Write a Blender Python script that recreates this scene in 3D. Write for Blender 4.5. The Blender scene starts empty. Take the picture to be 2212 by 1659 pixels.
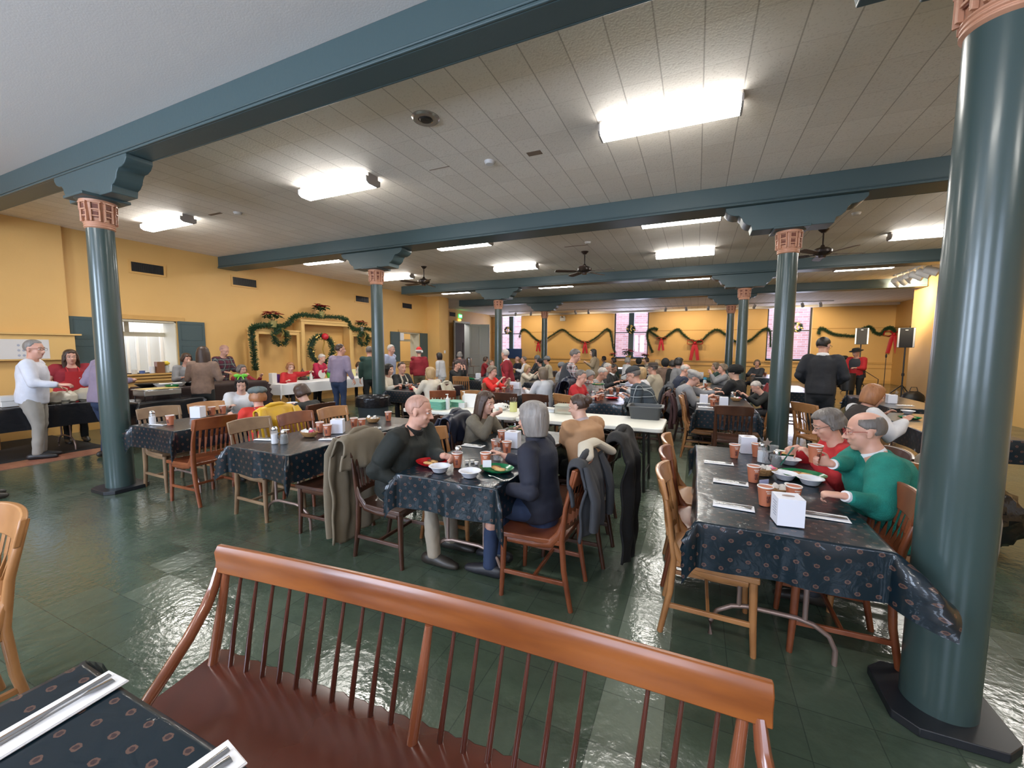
import bpy, math, random
from mathutils import Vector, Matrix, Euler
random.seed(7)
R = math.radians
sc = bpy.context.scene
col = sc.collection
PI = math.pi
# ---------------------------------------------------------------- camera, world, exposure
CAMZ = 1.6
cd = bpy.data.cameras.new('camera'); cam = bpy.data.objects.new('camera', cd); col.objects.link(cam)
_f, _pi, _ro, _ya = 888.3, R(5.009), R(.246), R(24.118)
cF = Vector((-math.sin(_ya)*math.cos(_pi), math.cos(_ya)*math.cos(_pi), -math.sin(_pi)))
_R0 = Vector((math.cos(_ya), math.sin(_ya), 0)); _U0 = _R0.cross(cF)
cR = _R0*math.cos(_ro)+_U0*math.sin(_ro); cU = -_R0*math.sin(_ro)+_U0*math.cos(_ro)
M = Matrix((cR, cU, -cF)).transposed().to_4x4(); M.translation = (0, 0, CAMZ)
cam.matrix_world = M
cd.sensor_fit = 'HORIZONTAL'; cd.sensor_width = 36; cd.lens = _f/2212*36; cd.clip_start = .05; cd.clip_end = 200
sc.camera = cam
def P(px, py, z):                       # point of the plane at height z seen at a pixel of the photo
    r = cF+cR*((px-1106)/_f)-cU*((py-829.5)/_f); t = (z-CAMZ)/r.z
    return (r.x*t, r.y*t)
def PX(px, X):                          # Y of the vertical plane at X along a column of pixels (near the horizon)
    r = cF+cR*((px-1106)/_f)-cU*(-60/_f); return r.y*X/r.x
sc.view_settings.view_transform = 'Standard'; sc.view_settings.look = 'None'
sc.view_settings.gamma = 1; sc.view_settings.use_curve_mapping = False
sc.view_settings.exposure = 1.15
sc.cycles.use_denoising = True
sc.cycles.max_bounces = 7; sc.cycles.diffuse_bounces = 4; sc.cycles.glossy_bounces = 4
sc.cycles.sample_clamp_indirect = 6
w = bpy.data.worlds.new('world'); sc.world = w; w.use_nodes = True
bg = w.node_tree.nodes['Background']; bg.inputs[0].default_value = (.62, .70, .95, 1); bg.inputs[1].default_value = 2.2
LAMP = 25.0                              # radiance of the fluorescent lenses
def area(name, loc, rot, sx, sy, power, color):
    l = bpy.data.lights.new(name, 'AREA'); l.shape = 'RECTANGLE'; l.size = sx; l.size_y = sy; l.energy = power; l.color = color
    o = bpy.data.objects.new(name, l); o.location = loc; o.rotation_euler = rot; col.objects.link(o); return o
# daylight entering by the windows of the wall behind and by those of the far wall
for i, (x, pw) in enumerate(((-6.6, 110), (-3.3, 95), (-.2, 35), (2.8, 25))):
    area('window_daylight', (x, -3.22, 2.2), (R(90), 0, 0), 1.3, 2.0, pw, (.66, .80, 1))
for x in (-11.0, -3.5, 4.2):
    area('window_daylight', (x, 24.9, 2.4), (R(-90), 0, 0), 1.5, 2.5, 45, (.72, .78, 1))
# ---------------------------------------------------------------- tags
def tag(o, label=None, cat=None, group=None, kind=None):
    if label: o['label'] = label
    if cat: o['category'] = cat
    if group: o['group'] = group
    if kind: o['kind'] = kind
    return o
def empty(name, loc=(0, 0, 0), rz=0, label=None, cat=None, group=None, kind=None):
    o = bpy.data.objects.new(name, None); o.empty_display_size = .1; o.location = loc; o.rotation_euler = (0, 0, rz)
    col.objects.link(o); return tag(o, label, cat, group, kind)
KIDS = {}
def link(o, parent=None):
    col.objects.link(o)
    if parent is not None: o.parent = parent; KIDS.setdefault(parent.name, []).append(o)
    return o
def dup(root, loc, rz=None, label=None, group=None, rot=None, scale=None):
    c = root.copy(); col.objects.link(c); c.location = loc
    if rz is not None: c.rotation_euler = (0, 0, rz)
    if rot is not None: c.rotation_euler = rot
    if scale is not None: c.scale = (scale,)*3
    if label: c['label'] = label
    if group: c['group'] = group
    def rec(a, b):
        for ch in KIDS.get(a.name, []):
            d = ch.copy(); col.objects.link(d); d.parent = b; KIDS.setdefault(b.name, []).append(d); rec(ch, d)
    rec(root, c)
    return c
# ---------------------------------------------------------------- materials
MATS = {}
def mat(name, c=(.5, .5, .5), rough=.6, metal=0, bump=None, var=None, coat=0, emit=None, sheen=0, spec=None, trans=0, sss=0, back=None, alpha=1, stretch=None):
    """bump=(scale,strength,detail)  var=(scale,color2,lo,hi)  all in object space"""
    if name in MATS: return MATS[name]
    m = bpy.data.materials.new(name); m.use_nodes = True; nt = m.node_tree; N = nt.nodes; L = nt.links
    b = N['Principled BSDF']; b.inputs['Base Color'].default_value = (*c, 1); b.inputs['Roughness'].default_value = rough
    b.inputs['Metallic'].default_value = metal
    if coat: b.inputs['Coat Weight'].default_value = coat; b.inputs['Coat Roughness'].default_value = .15
    if sheen: b.inputs['Sheen Weight'].default_value = sheen; b.inputs['Sheen Roughness'].default_value = .4
    if spec is not None: b.inputs['Specular IOR Level'].default_value = spec
    if trans: b.inputs['Transmission Weight'].default_value = trans; b.inputs['IOR'].default_value = 1.25
    if sss: b.inputs['Subsurface Weight'].default_value = sss; b.inputs['Subsurface Radius'].default_value = (.012, .004, .002); b.inputs['Subsurface Scale'].default_value = 1
    if emit: b.inputs['Emission Color'].default_value = (*emit[0], 1); b.inputs['Emission Strength'].default_value = emit[1]
    if bump or var:
        tc = N.new('ShaderNodeTexCoord'); src = tc.outputs['Object']
        if stretch:
            mp = N.new('ShaderNodeMapping'); mp.inputs['Scale'].default_value = stretch; L.new(src, mp.inputs[0]); src = mp.outputs[0]
    if bump:
        n = N.new('ShaderNodeTexNoise'); n.inputs['Scale'].default_value = bump[0]; n.inputs['Detail'].default_value = bump[2] if len(bump) > 2 else 3
        L.new(src, n.inputs['Vector']); bp = N.new('ShaderNodeBump'); bp.inputs['Strength'].default_value = bump[1]; bp.inputs['Distance'].default_value = .01
        L.new(n.outputs[0], bp.inputs['Height']); L.new(bp.outputs[0], b.inputs['Normal'])
    if var:
        n2 = N.new('ShaderNodeTexNoise'); n2.inputs['Scale'].default_value = var[0]; n2.inputs['Detail'].default_value = 4
        L.new(src, n2.inputs['Vector']); rp = N.new('ShaderNodeValToRGB'); rp.color_ramp.elements[0].color = (*c, 1); rp.color_ramp.elements[1].color = (*var[1], 1)
        rp.color_ramp.elements[0].position = var[2] if len(var) > 2 else .35; rp.color_ramp.elements[1].position = var[3] if len(var) > 3 else .7
        L.new(n2.outputs[0], rp.inputs[0]); L.new(rp.outputs[0], b.inputs['Base Color'])
    if back:
        g = N.new('ShaderNodeNewGeometry'); b2 = N.new('ShaderNodeBsdfDiffuse'); b2.inputs[0].default_value = (*back, 1)
        mx = N.new('ShaderNodeMixShader'); L.new(g.outputs['Backfacing'], mx.inputs[0]); L.new(b.outputs[0], mx.inputs[1]); L.new(b2.outputs[0], mx.inputs[2])
        L.new(mx.outputs[0], N['Material Output'].inputs[0])
    MATS[name] = m; return m
def mth(nt, op, a, b=None, clamp=False):
    n = nt.nodes.new('ShaderNodeMath'); n.operation = op; n.use_clamp = clamp
    for i, v in enumerate((a, b)):
        if v is None: continue
        if isinstance(v, (int, float)): n.inputs[i].default_value = v
        else: nt.links.new(v, n.inputs[i])
    return n.outputs[0]
def mixc(nt, f, a, b):
    n = nt.nodes.new('ShaderNodeMix'); n.data_type = 'RGBA'
    for k, v in (('Factor', f), ('A', a), ('B', b)):
        s = [i for i in n.inputs if i.name == k and (k == 'Factor' and i.type == 'VALUE' or k != 'Factor' and i.type == 'RGBA')][0]
        if isinstance(v, tuple): s.default_value = (*v, 1)
        elif isinstance(v, (int, float)): s.default_value = v
        else: nt.links.new(v, s)
    return [o for o in n.outputs if o.type == 'RGBA'][0]
# ---------------------------------------------------------------- mesh builder
def frame(d, up=(0, 0, 1)):
    d = Vector(d).normalized(); u = Vector(up)
    if abs(d.dot(u)) > .98: u = Vector((1, 0, 0)) if abs(d.x) < .9 else Vector((0, 1, 0))
    s = d.cross(u).normalized(); return d, s, s.cross(d).normalized()
class MB:
    def __init__(self): self.v = []; self.f = []; self.mi = []; self.uv = None; self.cur = 0
    def add(self, vs, fs, M=None):
        o = len(self.v)
        self.v += [tuple(M @ Vector(p)) for p in vs] if M is not None else [tuple(p) for p in vs]
        for q in fs: self.f.append(tuple(i+o for i in q)); self.mi.append(self.cur)
        return self
    def box(self, c, s, M=None, rz=0, taper=1):
        x, y, z = s[0]/2, s[1]/2, s[2]/2; vs = []
        for k in (-1, 1):
            t = taper if k < 0 else 1
            for a, b in ((-1, -1), (1, -1), (1, 1), (-1, 1)):
                p = Vector((a*x*t, b*y*t, k*z))
                if rz: p = Matrix.Rotation(rz, 3, 'Z') @ p
                vs.append(p+Vector(c))
        return self.add(vs, [(3, 2, 1, 0), (4, 5, 6, 7), (0, 1, 5, 4), (1, 2, 6, 5), (2, 3, 7, 6), (3, 0, 4, 7)], M)
    def bx(self, a, b, M=None):
        return self.box([(a[i]+b[i])/2 for i in range(3)], [abs(b[i]-a[i]) for i in range(3)], M)
    def bar(self, p, q, w, h, up=(0, 0, 1), w2=None, h2=None):
        p, q = Vector(p), Vector(q); d, s, u = frame(q-p, up); vs = []
        for c, ww, hh in ((p, w, h), (q, w2 or w, h2 or h)):
            for a, b in ((-1, -1), (1, -1), (1, 1), (-1, 1)): vs.append(c+s*(a*ww/2)+u*(b*hh/2))
        return self.add(vs, [(3, 2, 1, 0), (4, 5, 6, 7), (0, 1, 5, 4), (1, 2, 6, 5), (2, 3, 7, 6), (3, 0, 4, 7)])
    def tube(self, pts, r, n=8, up=(0, 0, 1), closed=False, round_=False, M=None):
        pts = [Vector(p) for p in pts]; m = len(pts); vs = []; fs = []
        rr = [r]*m if isinstance(r, (int, float)) else list(r)
        rr = [(a, a) if isinstance(a, (int, float)) else a for a in rr]
        if round_ and not closed:
            def end(i, j):
                d = (pts[i]-pts[j]).normalized(); R_ = rr[i]; av = (R_[0]+R_[1])/2
                return [(pts[i]+d*av*k, (R_[0]*q, R_[1]*q)) for k, q in ((.5, .86), (.86, .5), (1, .12))]
            a = end(0, 1)[::-1]; b = end(m-1, m-2)
            pts = [p for p, _ in a]+pts+[p for p, _ in b]; rr = [q for _, q in a]+rr+[q for _, q in b]; m = len(pts)
        pu = Vector(up)
        for i in range(m):
            if closed: d = pts[(i+1) % m]-pts[i-1]
            else: d = pts[min(i+1, m-1)]-pts[max(i-1, 0)]
            d, s, u = frame(d, pu)
            for k in range(n):
                a = 2*PI*k/n; vs.append(pts[i]+s*(math.cos(a)*rr[i][0])+u*(math.sin(a)*rr[i][1]))
        for i in range(m if closed else m-1):
            for k in range(n):
                a, b = i*n+k, i*n+(k+1) % n; c, d = ((i+1) % m)*n+(k+1) % n, ((i+1) % m)*n+k; fs.append((a, b, c, d))
        if not closed: fs.append(tuple(range(n-1, -1, -1))); fs.append(tuple((m-1)*n+k for k in range(n)))
        return self.add(vs, fs, M)
    def lathe(self, prof, n=24, c=(0, 0, 0), M=None, sy=1):
        vs = []; fs = []; m = len(prof)
        for r, z in prof:
            for k in range(n): a = 2*PI*k/n; vs.append((c[0]+r*math.cos(a), c[1]+r*sy*math.sin(a), c[2]+z))
        for i in range(m-1):
            for k in range(n): fs.append((i*n+k, i*n+(k+1) % n, (i+1)*n+(k+1) % n, (i+1)*n+k))
        if prof[0][0] > 1e-6: fs.append(tuple(range(n-1, -1, -1)))
        if prof[-1][0] > 1e-6: fs.append(tuple((m-1)*n+k for k in range(n)))
        return self.add(vs, fs, M)
    def ell(self, c, r, nu=16, nv=10, M=None, fn=None):
        vs = []; fs = []
        for j in range(nv+1):
            t = PI*j/nv
            for i in range(nu):
                a = 2*PI*i/nu; d = Vector((math.sin(t)*math.cos(a), math.sin(t)*math.sin(a), -math.cos(t)))
                p = Vector((c[0]+d.x*r[0], c[1]+d.y*r[1], c[2]+d.z*r[2]))
                if fn: p = fn(p, d)
                vs.append(p)
        for j in range(nv):
            for i in range(nu): fs.append((j*nu+i, j*nu+(i+1) % nu, (j+1)*nu+(i+1) % nu, (j+1)*nu+i))
        return self.add(vs, fs, M)
    def prism(self, poly, a, b, axis='y', M=None):
        n = len(poly); vs = []
        for t in (a, b):
            for p, q in poly: vs.append({'y': (p, t, q), 'x': (t, p, q), 'z': (p, q, t)}[axis])
        fs = [tuple(range(n)), tuple(range(2*n-1, n-1, -1))]+[(i, i+n, (i+1) % n+n, (i+1) % n) for i in range(n)]
        return self.add(vs, fs, M)
    def grid(self, fn, nu, nv, M=None):
        vs = [fn(i/nu, j/nv) for j in range(nv+1) for i in range(nu+1)]
        fs = [(j*(nu+1)+i, j*(nu+1)+i+1, (j+1)*(nu+1)+i+1, (j+1)*(nu+1)+i) for j in range(nv) for i in range(nu)]
        return self.add(vs, fs, M)
    def build(self, name, ms, parent=None, bevel=0, sharp=.7, loc=None, rz=0, link_=True, fixn=False):
        me = bpy.data.meshes.new(name); me.from_pydata(self.v, [], self.f)
        ms = ms if isinstance(ms, (list, tuple)) else [ms]
        for m in ms: me.materials.append(m)
        if len(ms) > 1: me.polygons.foreach_set('material_index', self.mi)
        me.validate()
        if fixn:
            import bmesh
            b = bmesh.new(); b.from_mesh(me); bmesh.ops.recalc_face_normals(b, faces=b.faces); b.to_mesh(me); b.free()
        if sharp is not None: me.shade_smooth(); me.set_sharp_from_angle(angle=sharp)
        if self.uv:
            ul = me.uv_layers.new(name='uv')
            for lp in me.loops: ul.data[lp.index].uv = self.uv[lp.vertex_index]
        o = bpy.data.objects.new(name, me)
        if bevel:
            bm_ = o.modifiers.new('bevel', 'BEVEL'); bm_.width = bevel; bm_.segments = 2; bm_.limit_method = 'ANGLE'; bm_.angle_limit = R(40)
        if loc: o.location = loc
        if rz: o.rotation_euler = (0, 0, rz)
        if link_: link(o, parent)
        return o
def box(name, a, b, m, parent=None, bevel=0): return MB().bx(a, b).build(name, m, parent, bevel, sharp=None if not bevel else .7)
def struct(o, label=None): return tag(o, label, kind='structure')
def textobj(cu, m):
    tmp = bpy.data.objects.new('tmp', cu); me = bpy.data.meshes.new_from_object(tmp); bpy.data.objects.remove(tmp)
    me.materials.clear(); me.materials.append(m); return bpy.data.objects.new('lettering', me)
def text(body, size, m, parent, loc, rot, extrude=.0005):
    cu = bpy.data.curves.new('lettering', 'FONT'); cu.body = body; cu.size = size; cu.extrude = extrude; cu.align_x = 'CENTER'; cu.align_y = 'CENTER'; cu.resolution_u = 3
    o = textobj(cu, m); o.location = loc; o.rotation_euler = rot; return link(o, parent)
# ---------------------------------------------------------------- room materials
WALL = mat('wall_yellow', (.70, .425, .145), .55, bump=(60, .12), var=(1.2, (.66, .395, .13)))
TEAL = mat('teal_paint', (.040, .068, .066), .28, bump=(14, .06, 2), coat=.3)
TEALB = mat('teal_beam', (.052, .086, .092), .42, bump=(30, .08))
COPPER = mat('capital_copper', (.50, .25, .155), .42, bump=(40, .2))
COPPERD = mat('capital_copper_dark', (.16, .05, .03), .6)
DARK = mat('dark_base', (.012, .014, .018), .4)
CREAM = mat('cream_paint', (.62, .55, .40), .5)
OCHRE = mat('ochre_wood', (.62, .36, .11), .45, var=(3, (.56, .31, .09)))
WHITEP = mat('white_paint', (.66, .68, .66), .45)
METALW = mat('white_metal', (.7, .7, .7), .4)
BLACKM = mat('black_metal', (.015, .015, .016), .4)
H = 3.74; XL = -10.55; XR = 6.18; YF = 24.7; XLF = -12.5; XRF = 8.3; YB = -3.1
def ceiling_mat():
    m = bpy.data.materials.new('ceiling_tiles'); m.use_nodes = True; nt = m.node_tree; N = nt.nodes; L = nt.links; b = N['Principled BSDF']
    tc = N.new('ShaderNodeTexCoord'); sp = N.new('ShaderNodeSeparateXYZ'); L.new(tc.outputs['Object'], sp.inputs[0])
    def line(s, off, per, wd):
        a = mth(nt, 'DIVIDE', mth(nt, 'ADD', s, off), per); fr = mth(nt, 'FRACT', a); d = mth(nt, 'MINIMUM', fr, mth(nt, 'SUBTRACT', 1.0, fr))
        return mth(nt, 'LESS_THAN', d, wd/per), mth(nt, 'FLOOR', a)
    lx, ix = line(sp.outputs[0], .34, .3035, .005); ly, iy = line(sp.outputs[1], .0, .455, .003)
    cm = N.new('ShaderNodeCombineXYZ'); L.new(ix, cm.inputs[0]); L.new(iy, cm.inputs[1])
    wn = N.new('ShaderNodeTexWhiteNoise'); L.new(cm.outputs[0], wn.inputs[0])
    nz = N.new('ShaderNodeTexNoise'); nz.inputs['Scale'].default_value = 55; nz.inputs['Detail'].default_value = 5; L.new(tc.outputs['Object'], nz.inputs[0])
    mu = N.new('ShaderNodeTexNoise'); mu.inputs['Scale'].default_value = 1.3; L.new(tc.outputs['Object'], mu.inputs[0])
    pore = mth(nt, 'MULTIPLY', mth(nt, 'LESS_THAN', nz.outputs[0], .40), mth(nt, 'ADD', mth(nt, 'MULTIPLY', mu.outputs[0], .5), .05))
    c1 = mixc(nt, wn.outputs[0], (.80, .755, .70), (.86, .82, .77)); c2 = mixc(nt, pore, c1, (.56, .51, .46))
    ln = mth(nt, 'MAXIMUM', lx, mth(nt, 'MULTIPLY', ly, .45)); c3 = mixc(nt, mth(nt, 'MULTIPLY', ln, .5), c2, (.16, .13, .11))
    L.new(c3, b.inputs['Base Color']); b.inputs['Roughness'].default_value = .7
    bp = N.new('ShaderNodeBump'); bp.inputs['Strength'].default_value = .25; bp.inputs['Distance'].default_value = .01; L.new(nz.outputs[0], bp.inputs['Height']); L.new(bp.outputs[0], b.inputs['Normal'])
    return m
def floor_mat():
    m = bpy.data.materials.new('floor_tiles'); m.use_nodes = True; nt = m.node_tree; N = nt.nodes; L = nt.links; b = N['Principled BSDF']
    tc = N.new('ShaderNodeTexCoord'); sp = N.new('ShaderNodeSeparateXYZ'); L.new(tc.outputs['Object'], sp.inputs[0]); T = .272
    def cell(s, off):
        a = mth(nt, 'DIVIDE', mth(nt, 'ADD', s, off), T); fr = mth(nt, 'FRACT', a); d = mth(nt, 'MINIMUM', fr, mth(nt, 'SUBTRACT', 1.0, fr)); return mth(nt, 'FLOOR', a), d
    ix, dx = cell(sp.outputs[0], .34+40*T); iy, dy = cell(sp.outputs[1], -1.275+40*T)
    cm = N.new('ShaderNodeCombineXYZ'); L.new(ix, cm.inputs[0]); L.new(iy, cm.inputs[1]); wn = N.new('ShaderNodeTexWhiteNoise'); L.new(cm.outputs[0], wn.inputs[0])
    marb = N.new('ShaderNodeTexNoise'); marb.inputs['Scale'].default_value = 5; marb.inputs['Detail'].default_value = 6; marb.inputs['Roughness'].default_value = .65; marb.inputs['Distortion'].default_value = 1.5
    L.new(tc.outputs['Object'], marb.inputs[0])
    f = mth(nt, 'ADD', mth(nt, 'MULTIPLY', wn.outputs[0], .22), mth(nt, 'MULTIPLY', marb.outputs[0], .70))
    base = mixc(nt, f, (.034, .052, .036), (.088, .118, .082))
    strip = mth(nt, 'MULTIPLY', mth(nt, 'COMPARE', ix, 40.0), .55)
    for n in N:
        if n.type == 'MATH' and n.operation == 'COMPARE': n.inputs[2].default_value = .5
    lt = mixc(nt, f, (.16, .19, .15), (.25, .28, .22)); c = mixc(nt, strip, base, lt)
    seam = mth(nt, 'LESS_THAN', mth(nt, 'MINIMUM', dx, dy), .008); c = mixc(nt, mth(nt, 'MULTIPLY', seam, .55), c, (.02, .03, .024))
    L.new(c, b.inputs['Base Color'])
    r = mth(nt, 'ADD', mth(nt, 'MULTIPLY', wn.outputs[0], .09), .07); r2 = mth(nt, 'ADD', r, mth(nt, 'MULTIPLY', marb.outputs[0], .10)); L.new(r2, b.inputs['Roughness'])
    b.inputs['Specular IOR Level'].default_value = .6
    # each tile lies at its own slight tilt and has wavy wax
    wv = N.new('ShaderNodeTexNoise'); wv.inputs['Scale'].default_value = 22; wv.inputs['Detail'].default_value = 3; L.new(tc.outputs['Object'], wv.inputs[0])
    bp = N.new('ShaderNodeBump'); bp.inputs['Strength'].default_value = .22; bp.inputs['Distance'].default_value = .012; L.new(wv.outputs[0], bp.inputs['Height'])
    vm = N.new('ShaderNodeVectorMath'); vm.operation = 'SUBTRACT'; L.new(wn.outputs['Color'], vm.inputs[0]); vm.inputs[1].default_value = (.5, .5, .5)
    vs = N.new('ShaderNodeVectorMath'); vs.operation = 'MULTIPLY'; L.new(vm.outputs[0], vs.inputs[0]); vs.inputs[1].default_value = (.016, .016, 0)
    va = N.new('ShaderNodeVectorMath'); va.operation = 'ADD'; L.new(bp.outputs[0], va.inputs[0]); L.new(vs.outputs[0], va.inputs[1])
    vn = N.new('ShaderNodeVectorMath'); vn.operation = 'NORMALIZE'; L.new(va.outputs[0], vn.inputs[0]); L.new(vn.outputs[0], b.inputs['Normal'])
    return m
CEIL = ceiling_mat(); FLOOR = floor_mat()
PLASTER = mat('plaster_ceiling', (.72, .68, .66), .75, bump=(80, .08))
# floor, ceilings
struct(box('floor', (-14, YB, -.12), (9.5, YF+.3, 0), FLOOR))
struct(box('floor', (-10.5, -.6, 0), (-8.55, 3.25, .012), mat('black_mat', (.012, .013, .014), .8, bump=(90, .4))), 'black rubber floor mat').name = 'floor_mat'
brick = mat('brick_strip', (.30, .13, .085), .35, var=(14, (.24, .095, .06)))
mb = MB()
for i in range(34): mb.bx((-8.53, -.6+i*.112, 0), (-8.1, -.6+i*.112+.109, .006+random.random()*.0015))
struct(mb.build('floor_brick_strip', brick, sharp=None), 'strip of reddish brick paving beside the black mat')
struct(box('ceiling', (-14, 2.42, H), (9.5, YF+.3, H+.15), CEIL))
struct(box('ceiling', (-14, YB-.2, H), (9.5, 2.42, H+.15), PLASTER))
# walls with openings
def wall_x(name, x0, x1, y0, y1, holes, m=WALL):     # wall in a plane x=const, holes (ya,yb,za,zb)
    mb = MB(); ys = [y0]
    for h in sorted(holes):
        if h[0] > ys[-1]: mb.bx((x0, ys[-1], 0), (x1, h[0], H))
        if h[2] > 0: mb.bx((x0, h[0], 0), (x1, h[1], h[2]))
        if h[3] < H: mb.bx((x0, h[0], h[3]), (x1, h[1], H))
        ys.append(h[1])
    mb.bx((x0, ys[-1], 0), (x1, y1, H)); return struct(mb.build(name, m, sharp=None))
def wall_y(name, y0, y1, x0, x1, holes, m=WALL):
    mb = MB(); xs = [x0]
    for h in sorted(holes):
        if h[0] > xs[-1]: mb.bx((xs[-1], y0, 0), (h[0], y1, H))
        if h[2] > 0: mb.bx((h[0], y0, 0), (h[1], y1, h[2]))
        if h[3] < H: mb.bx((h[0], y0, h[3]), (h[1], y1, H))
        xs.append(h[1])
    mb.bx((xs[-1], y0, 0), (x1, y1, H)); return struct(mb.build(name, m, sharp=None))
wall_x('wall_left', XL-.45, XL, 3.6, 14.66, [(4.10, 5.34, 1.03, 2.15), (12.86, 14.12, 1.03, 2.2)])
struct(box('wall_left_near', (XL-.45, YB, 0), (XL+.09, 3.6, H), WALL))
struct(box('wall_left_pilaster', (XL-.45, 14.66, 0), (-9.93, 15.3, H), WALL))
struct(box('wall_left_return', (XLF-.2, 15.3, 0), (-10.0, 15.5, H), WALL))
wall_x('wall_left_far', XLF-.3, XLF, 15.5, YF, [(19.9, 21.6, 0, 3.05)])
WX = [(-11.95, -10.42), (-4.5, -2.56), (3.23, 5.14)]
wall_y('wall_far', YF, YF+.35, XLF-.3, XRF+.3, [(a, b, 1.0, 3.72) for a, b in WX])
wall_x('wall_right_far', XRF, XRF+.3, 17.2, YF, [])
struct(box('wall_right_return', (XR, 17.0, 0), (XRF+.3, 17.2, H), WALL))
wall_x('wall_right', XR, XR+.3, YB, 17.0, [])
wall_y('wall_back', YB-.2, YB, -11, XR+.3, [(x-.7, x+.7, 1.1, 3.3) for x in (-6.6, -3.3, -.2, 2.8)])
# picture rail on the far and right walls
rail = mat('rail_paint', (.50, .27, .07), .5)
for a, b in ((XLF, WX[0][0]), (WX[0][1], WX[1][0]), (WX[1][1], WX[2][0]), (WX[2][1], XRF)): struct(box('trim_rail', (a, YF-.02, 2.60), (b, YF, 2.625), rail))
struct(box('trim_rail', (XRF-.02, 17.2, 2.60), (XRF, YF, 2.625), rail))
struct(box('trim_dado', (XLF, YF-.045, .92), (XRF, YF, 1.0), OCHRE)); struct(box('trim_dado', (XLF, YF-.03, .70), (XRF, YF, .74), OCHRE))
struct(box('baseboard_left', (XL, 3.6, 0), (XL+.02, 14.66, .16), OCHRE)); struct(box('baseboard_far', (XLF, YF-.02, 0), (XRF, YF, .16), OCHRE))
struct(box('trim_far_cove', (XLF, YF-.35, H-.1), (XRF, YF, H), mat('cove_white', (.72, .66, .58), .5)))
# far windows: frame, mullion, sashes, glass, brick building outside
FR = mat('window_frame_dark', (.012, .016, .02), .35); BRICKW = mat('window_jamb', (.34, .18, .06), .5)
GL = mat('window_glass', (1, 1, 1), .02, alpha=1); _n = GL.node_tree
_t = _n.nodes.new('ShaderNodeBsdfTransparent'); _g = _n.nodes.new('ShaderNodeBsdfGlossy'); _g.inputs['Roughness'].default_value = .02
_x = _n.nodes.new('ShaderNodeMixShader'); _x.inputs[0].default_value = .03; _n.links.new(_t.outputs[0], _x.inputs[1]); _n.links.new(_g.outputs[0], _x.inputs[2]); _n.links.new(_x.outputs[0], _n.nodes['Material Output'].inputs[0])
for k, (a, b) in enumerate(WX):
    wd = empty(f'window_{k+1}', ((a+b)/2, YF+.2, 1.0), label='tall dark framed sash window in the far wall', kind='structure')
    hw = (b-a)/2; mb = MB()
    for s in (-1, 1): mb.bx((s*hw-.0, -.05, 0), (s*(hw-.07), .05, 2.72))
    mb.bx((-hw, -.05, 0), (hw, .05, .1)); mb.bx((-hw, -.05, 2.66), (hw, .05, 2.72)); mb.build('window_frame', FR, wd, sharp=None)
    MB().bx((-.15, -.09, 0), (.15, .06, 2.72)).build('mullion', TEALB, wd, bevel=.01)
    mb = MB()
    for s in (-1, 1): mb.bx((s*.15, -.03, 1.5), (s*(hw-.05), .03, 1.55))
    mb.build('meeting_rail', FR, wd, sharp=None)
    for s in (-1, 1): MB().bx((s*.15, -.006, .08), (s*(hw-.05), .006, 2.66)).build('glass', GL, wd, sharp=None)
    MB().bx((-hw-.03, -.3, -.07), (hw+.03, 0, 0)).build('window_sill', OCHRE, wd, bevel=.005)
def brick_mat():
    m = bpy.data.materials.new('outside_brick'); m.use_nodes = True; nt = m.node_tree; N = nt.nodes; L = nt.links; b = N['Principled BSDF']
    tc = N.new('ShaderNodeTexCoord'); mp = N.new('ShaderNodeMapping'); mp.inputs['Rotation'].default_value = (R(90), 0, 0); L.new(tc.outputs['Object'], mp.inputs[0])
    br = N.new('ShaderNodeTexBrick'); br.inputs['Scale'].default_value = 1; br.inputs['Brick Width'].default_value = .42; br.inputs['Row Height'].default_value = .13; br.inputs['Mortar Size'].default_value = .012
    br.inputs['Color1'].default_value = (.52, .27, .25, 1); br.inputs['Color2'].default_value = (.66, .40, .38, 1); br.inputs['Mortar'].default_value = (.62, .55, .56, 1)
    L.new(mp.outputs[0], br.inputs[0]); L.new(br.outputs[0], b.inputs['Base Color']); b.inputs['Roughness'].default_value = .9; return m
struct(box('exterior_brick_building', (-17, 28.5, -1), (13, 29, 9), brick_mat())); mb = MB()
for i in range(16): mb.bx((-17, 28.44, 1.0-i*.09), (13, 28.5, 1.05-i*.09))
struct(mb.build('exterior_louvres', mat('pale_louvre', (.5, .55, .68), .6), sharp=None)); struct(box('exterior_ground', (-17, YF+.35, -1.1), (13, 29, -1), mat('asphalt', (.3, .3, .3), .9)))
# back wall windows behind the camera
for k, x in enumerate((-6.6, -3.3, -.2, 2.8)):
    wd = empty(f'window_{k+4}', (x, YB-.1, 1.1), kind='structure'); mb = MB()
    for s in (-1, 1): mb.bx((s*.7, -.04, 0), (s*.64, .04, 2.2))
    mb.bx((-.7, -.04, 0), (.7, .04, .06)); mb.bx((-.7, -.04, 2.14), (.7, .04, 2.2)); mb.bx((-.03, -.04, 0), (.03, .04, 2.2)); mb.bx((-.7, -.04, 1.08), (.7, .04, 1.12)); mb.build('window_frame', FR, wd, sharp=None)
# beams with moulding
def beam(y0, y1, x0, x1, n):
    z0 = 3.47; mb = MB(); mb.bx((x0, y0, z0), (x1, y1, H))
    for y, s in ((y0, -1), (y1, 1)):
        mb.bx((x0, y+s*.012, z0+.035), (x1, y, z0+.05)); mb.bx((x0, y+s*.02, z0), (x1, y, z0+.022))
    o = mb.build('beam', TEALB, bevel=.006); return struct(o, f'dark teal ceiling beam, {n} from the front')
beam(2.28, 2.47, -10.4, XR, 'first'); beam(6.3, 6.7, XL, XR, 'second'); beam(11.85, 12.25, -9.6, XR, 'third'); beam(16.26, 16.66, -9.93, XR-.05, 'fourth')
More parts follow.
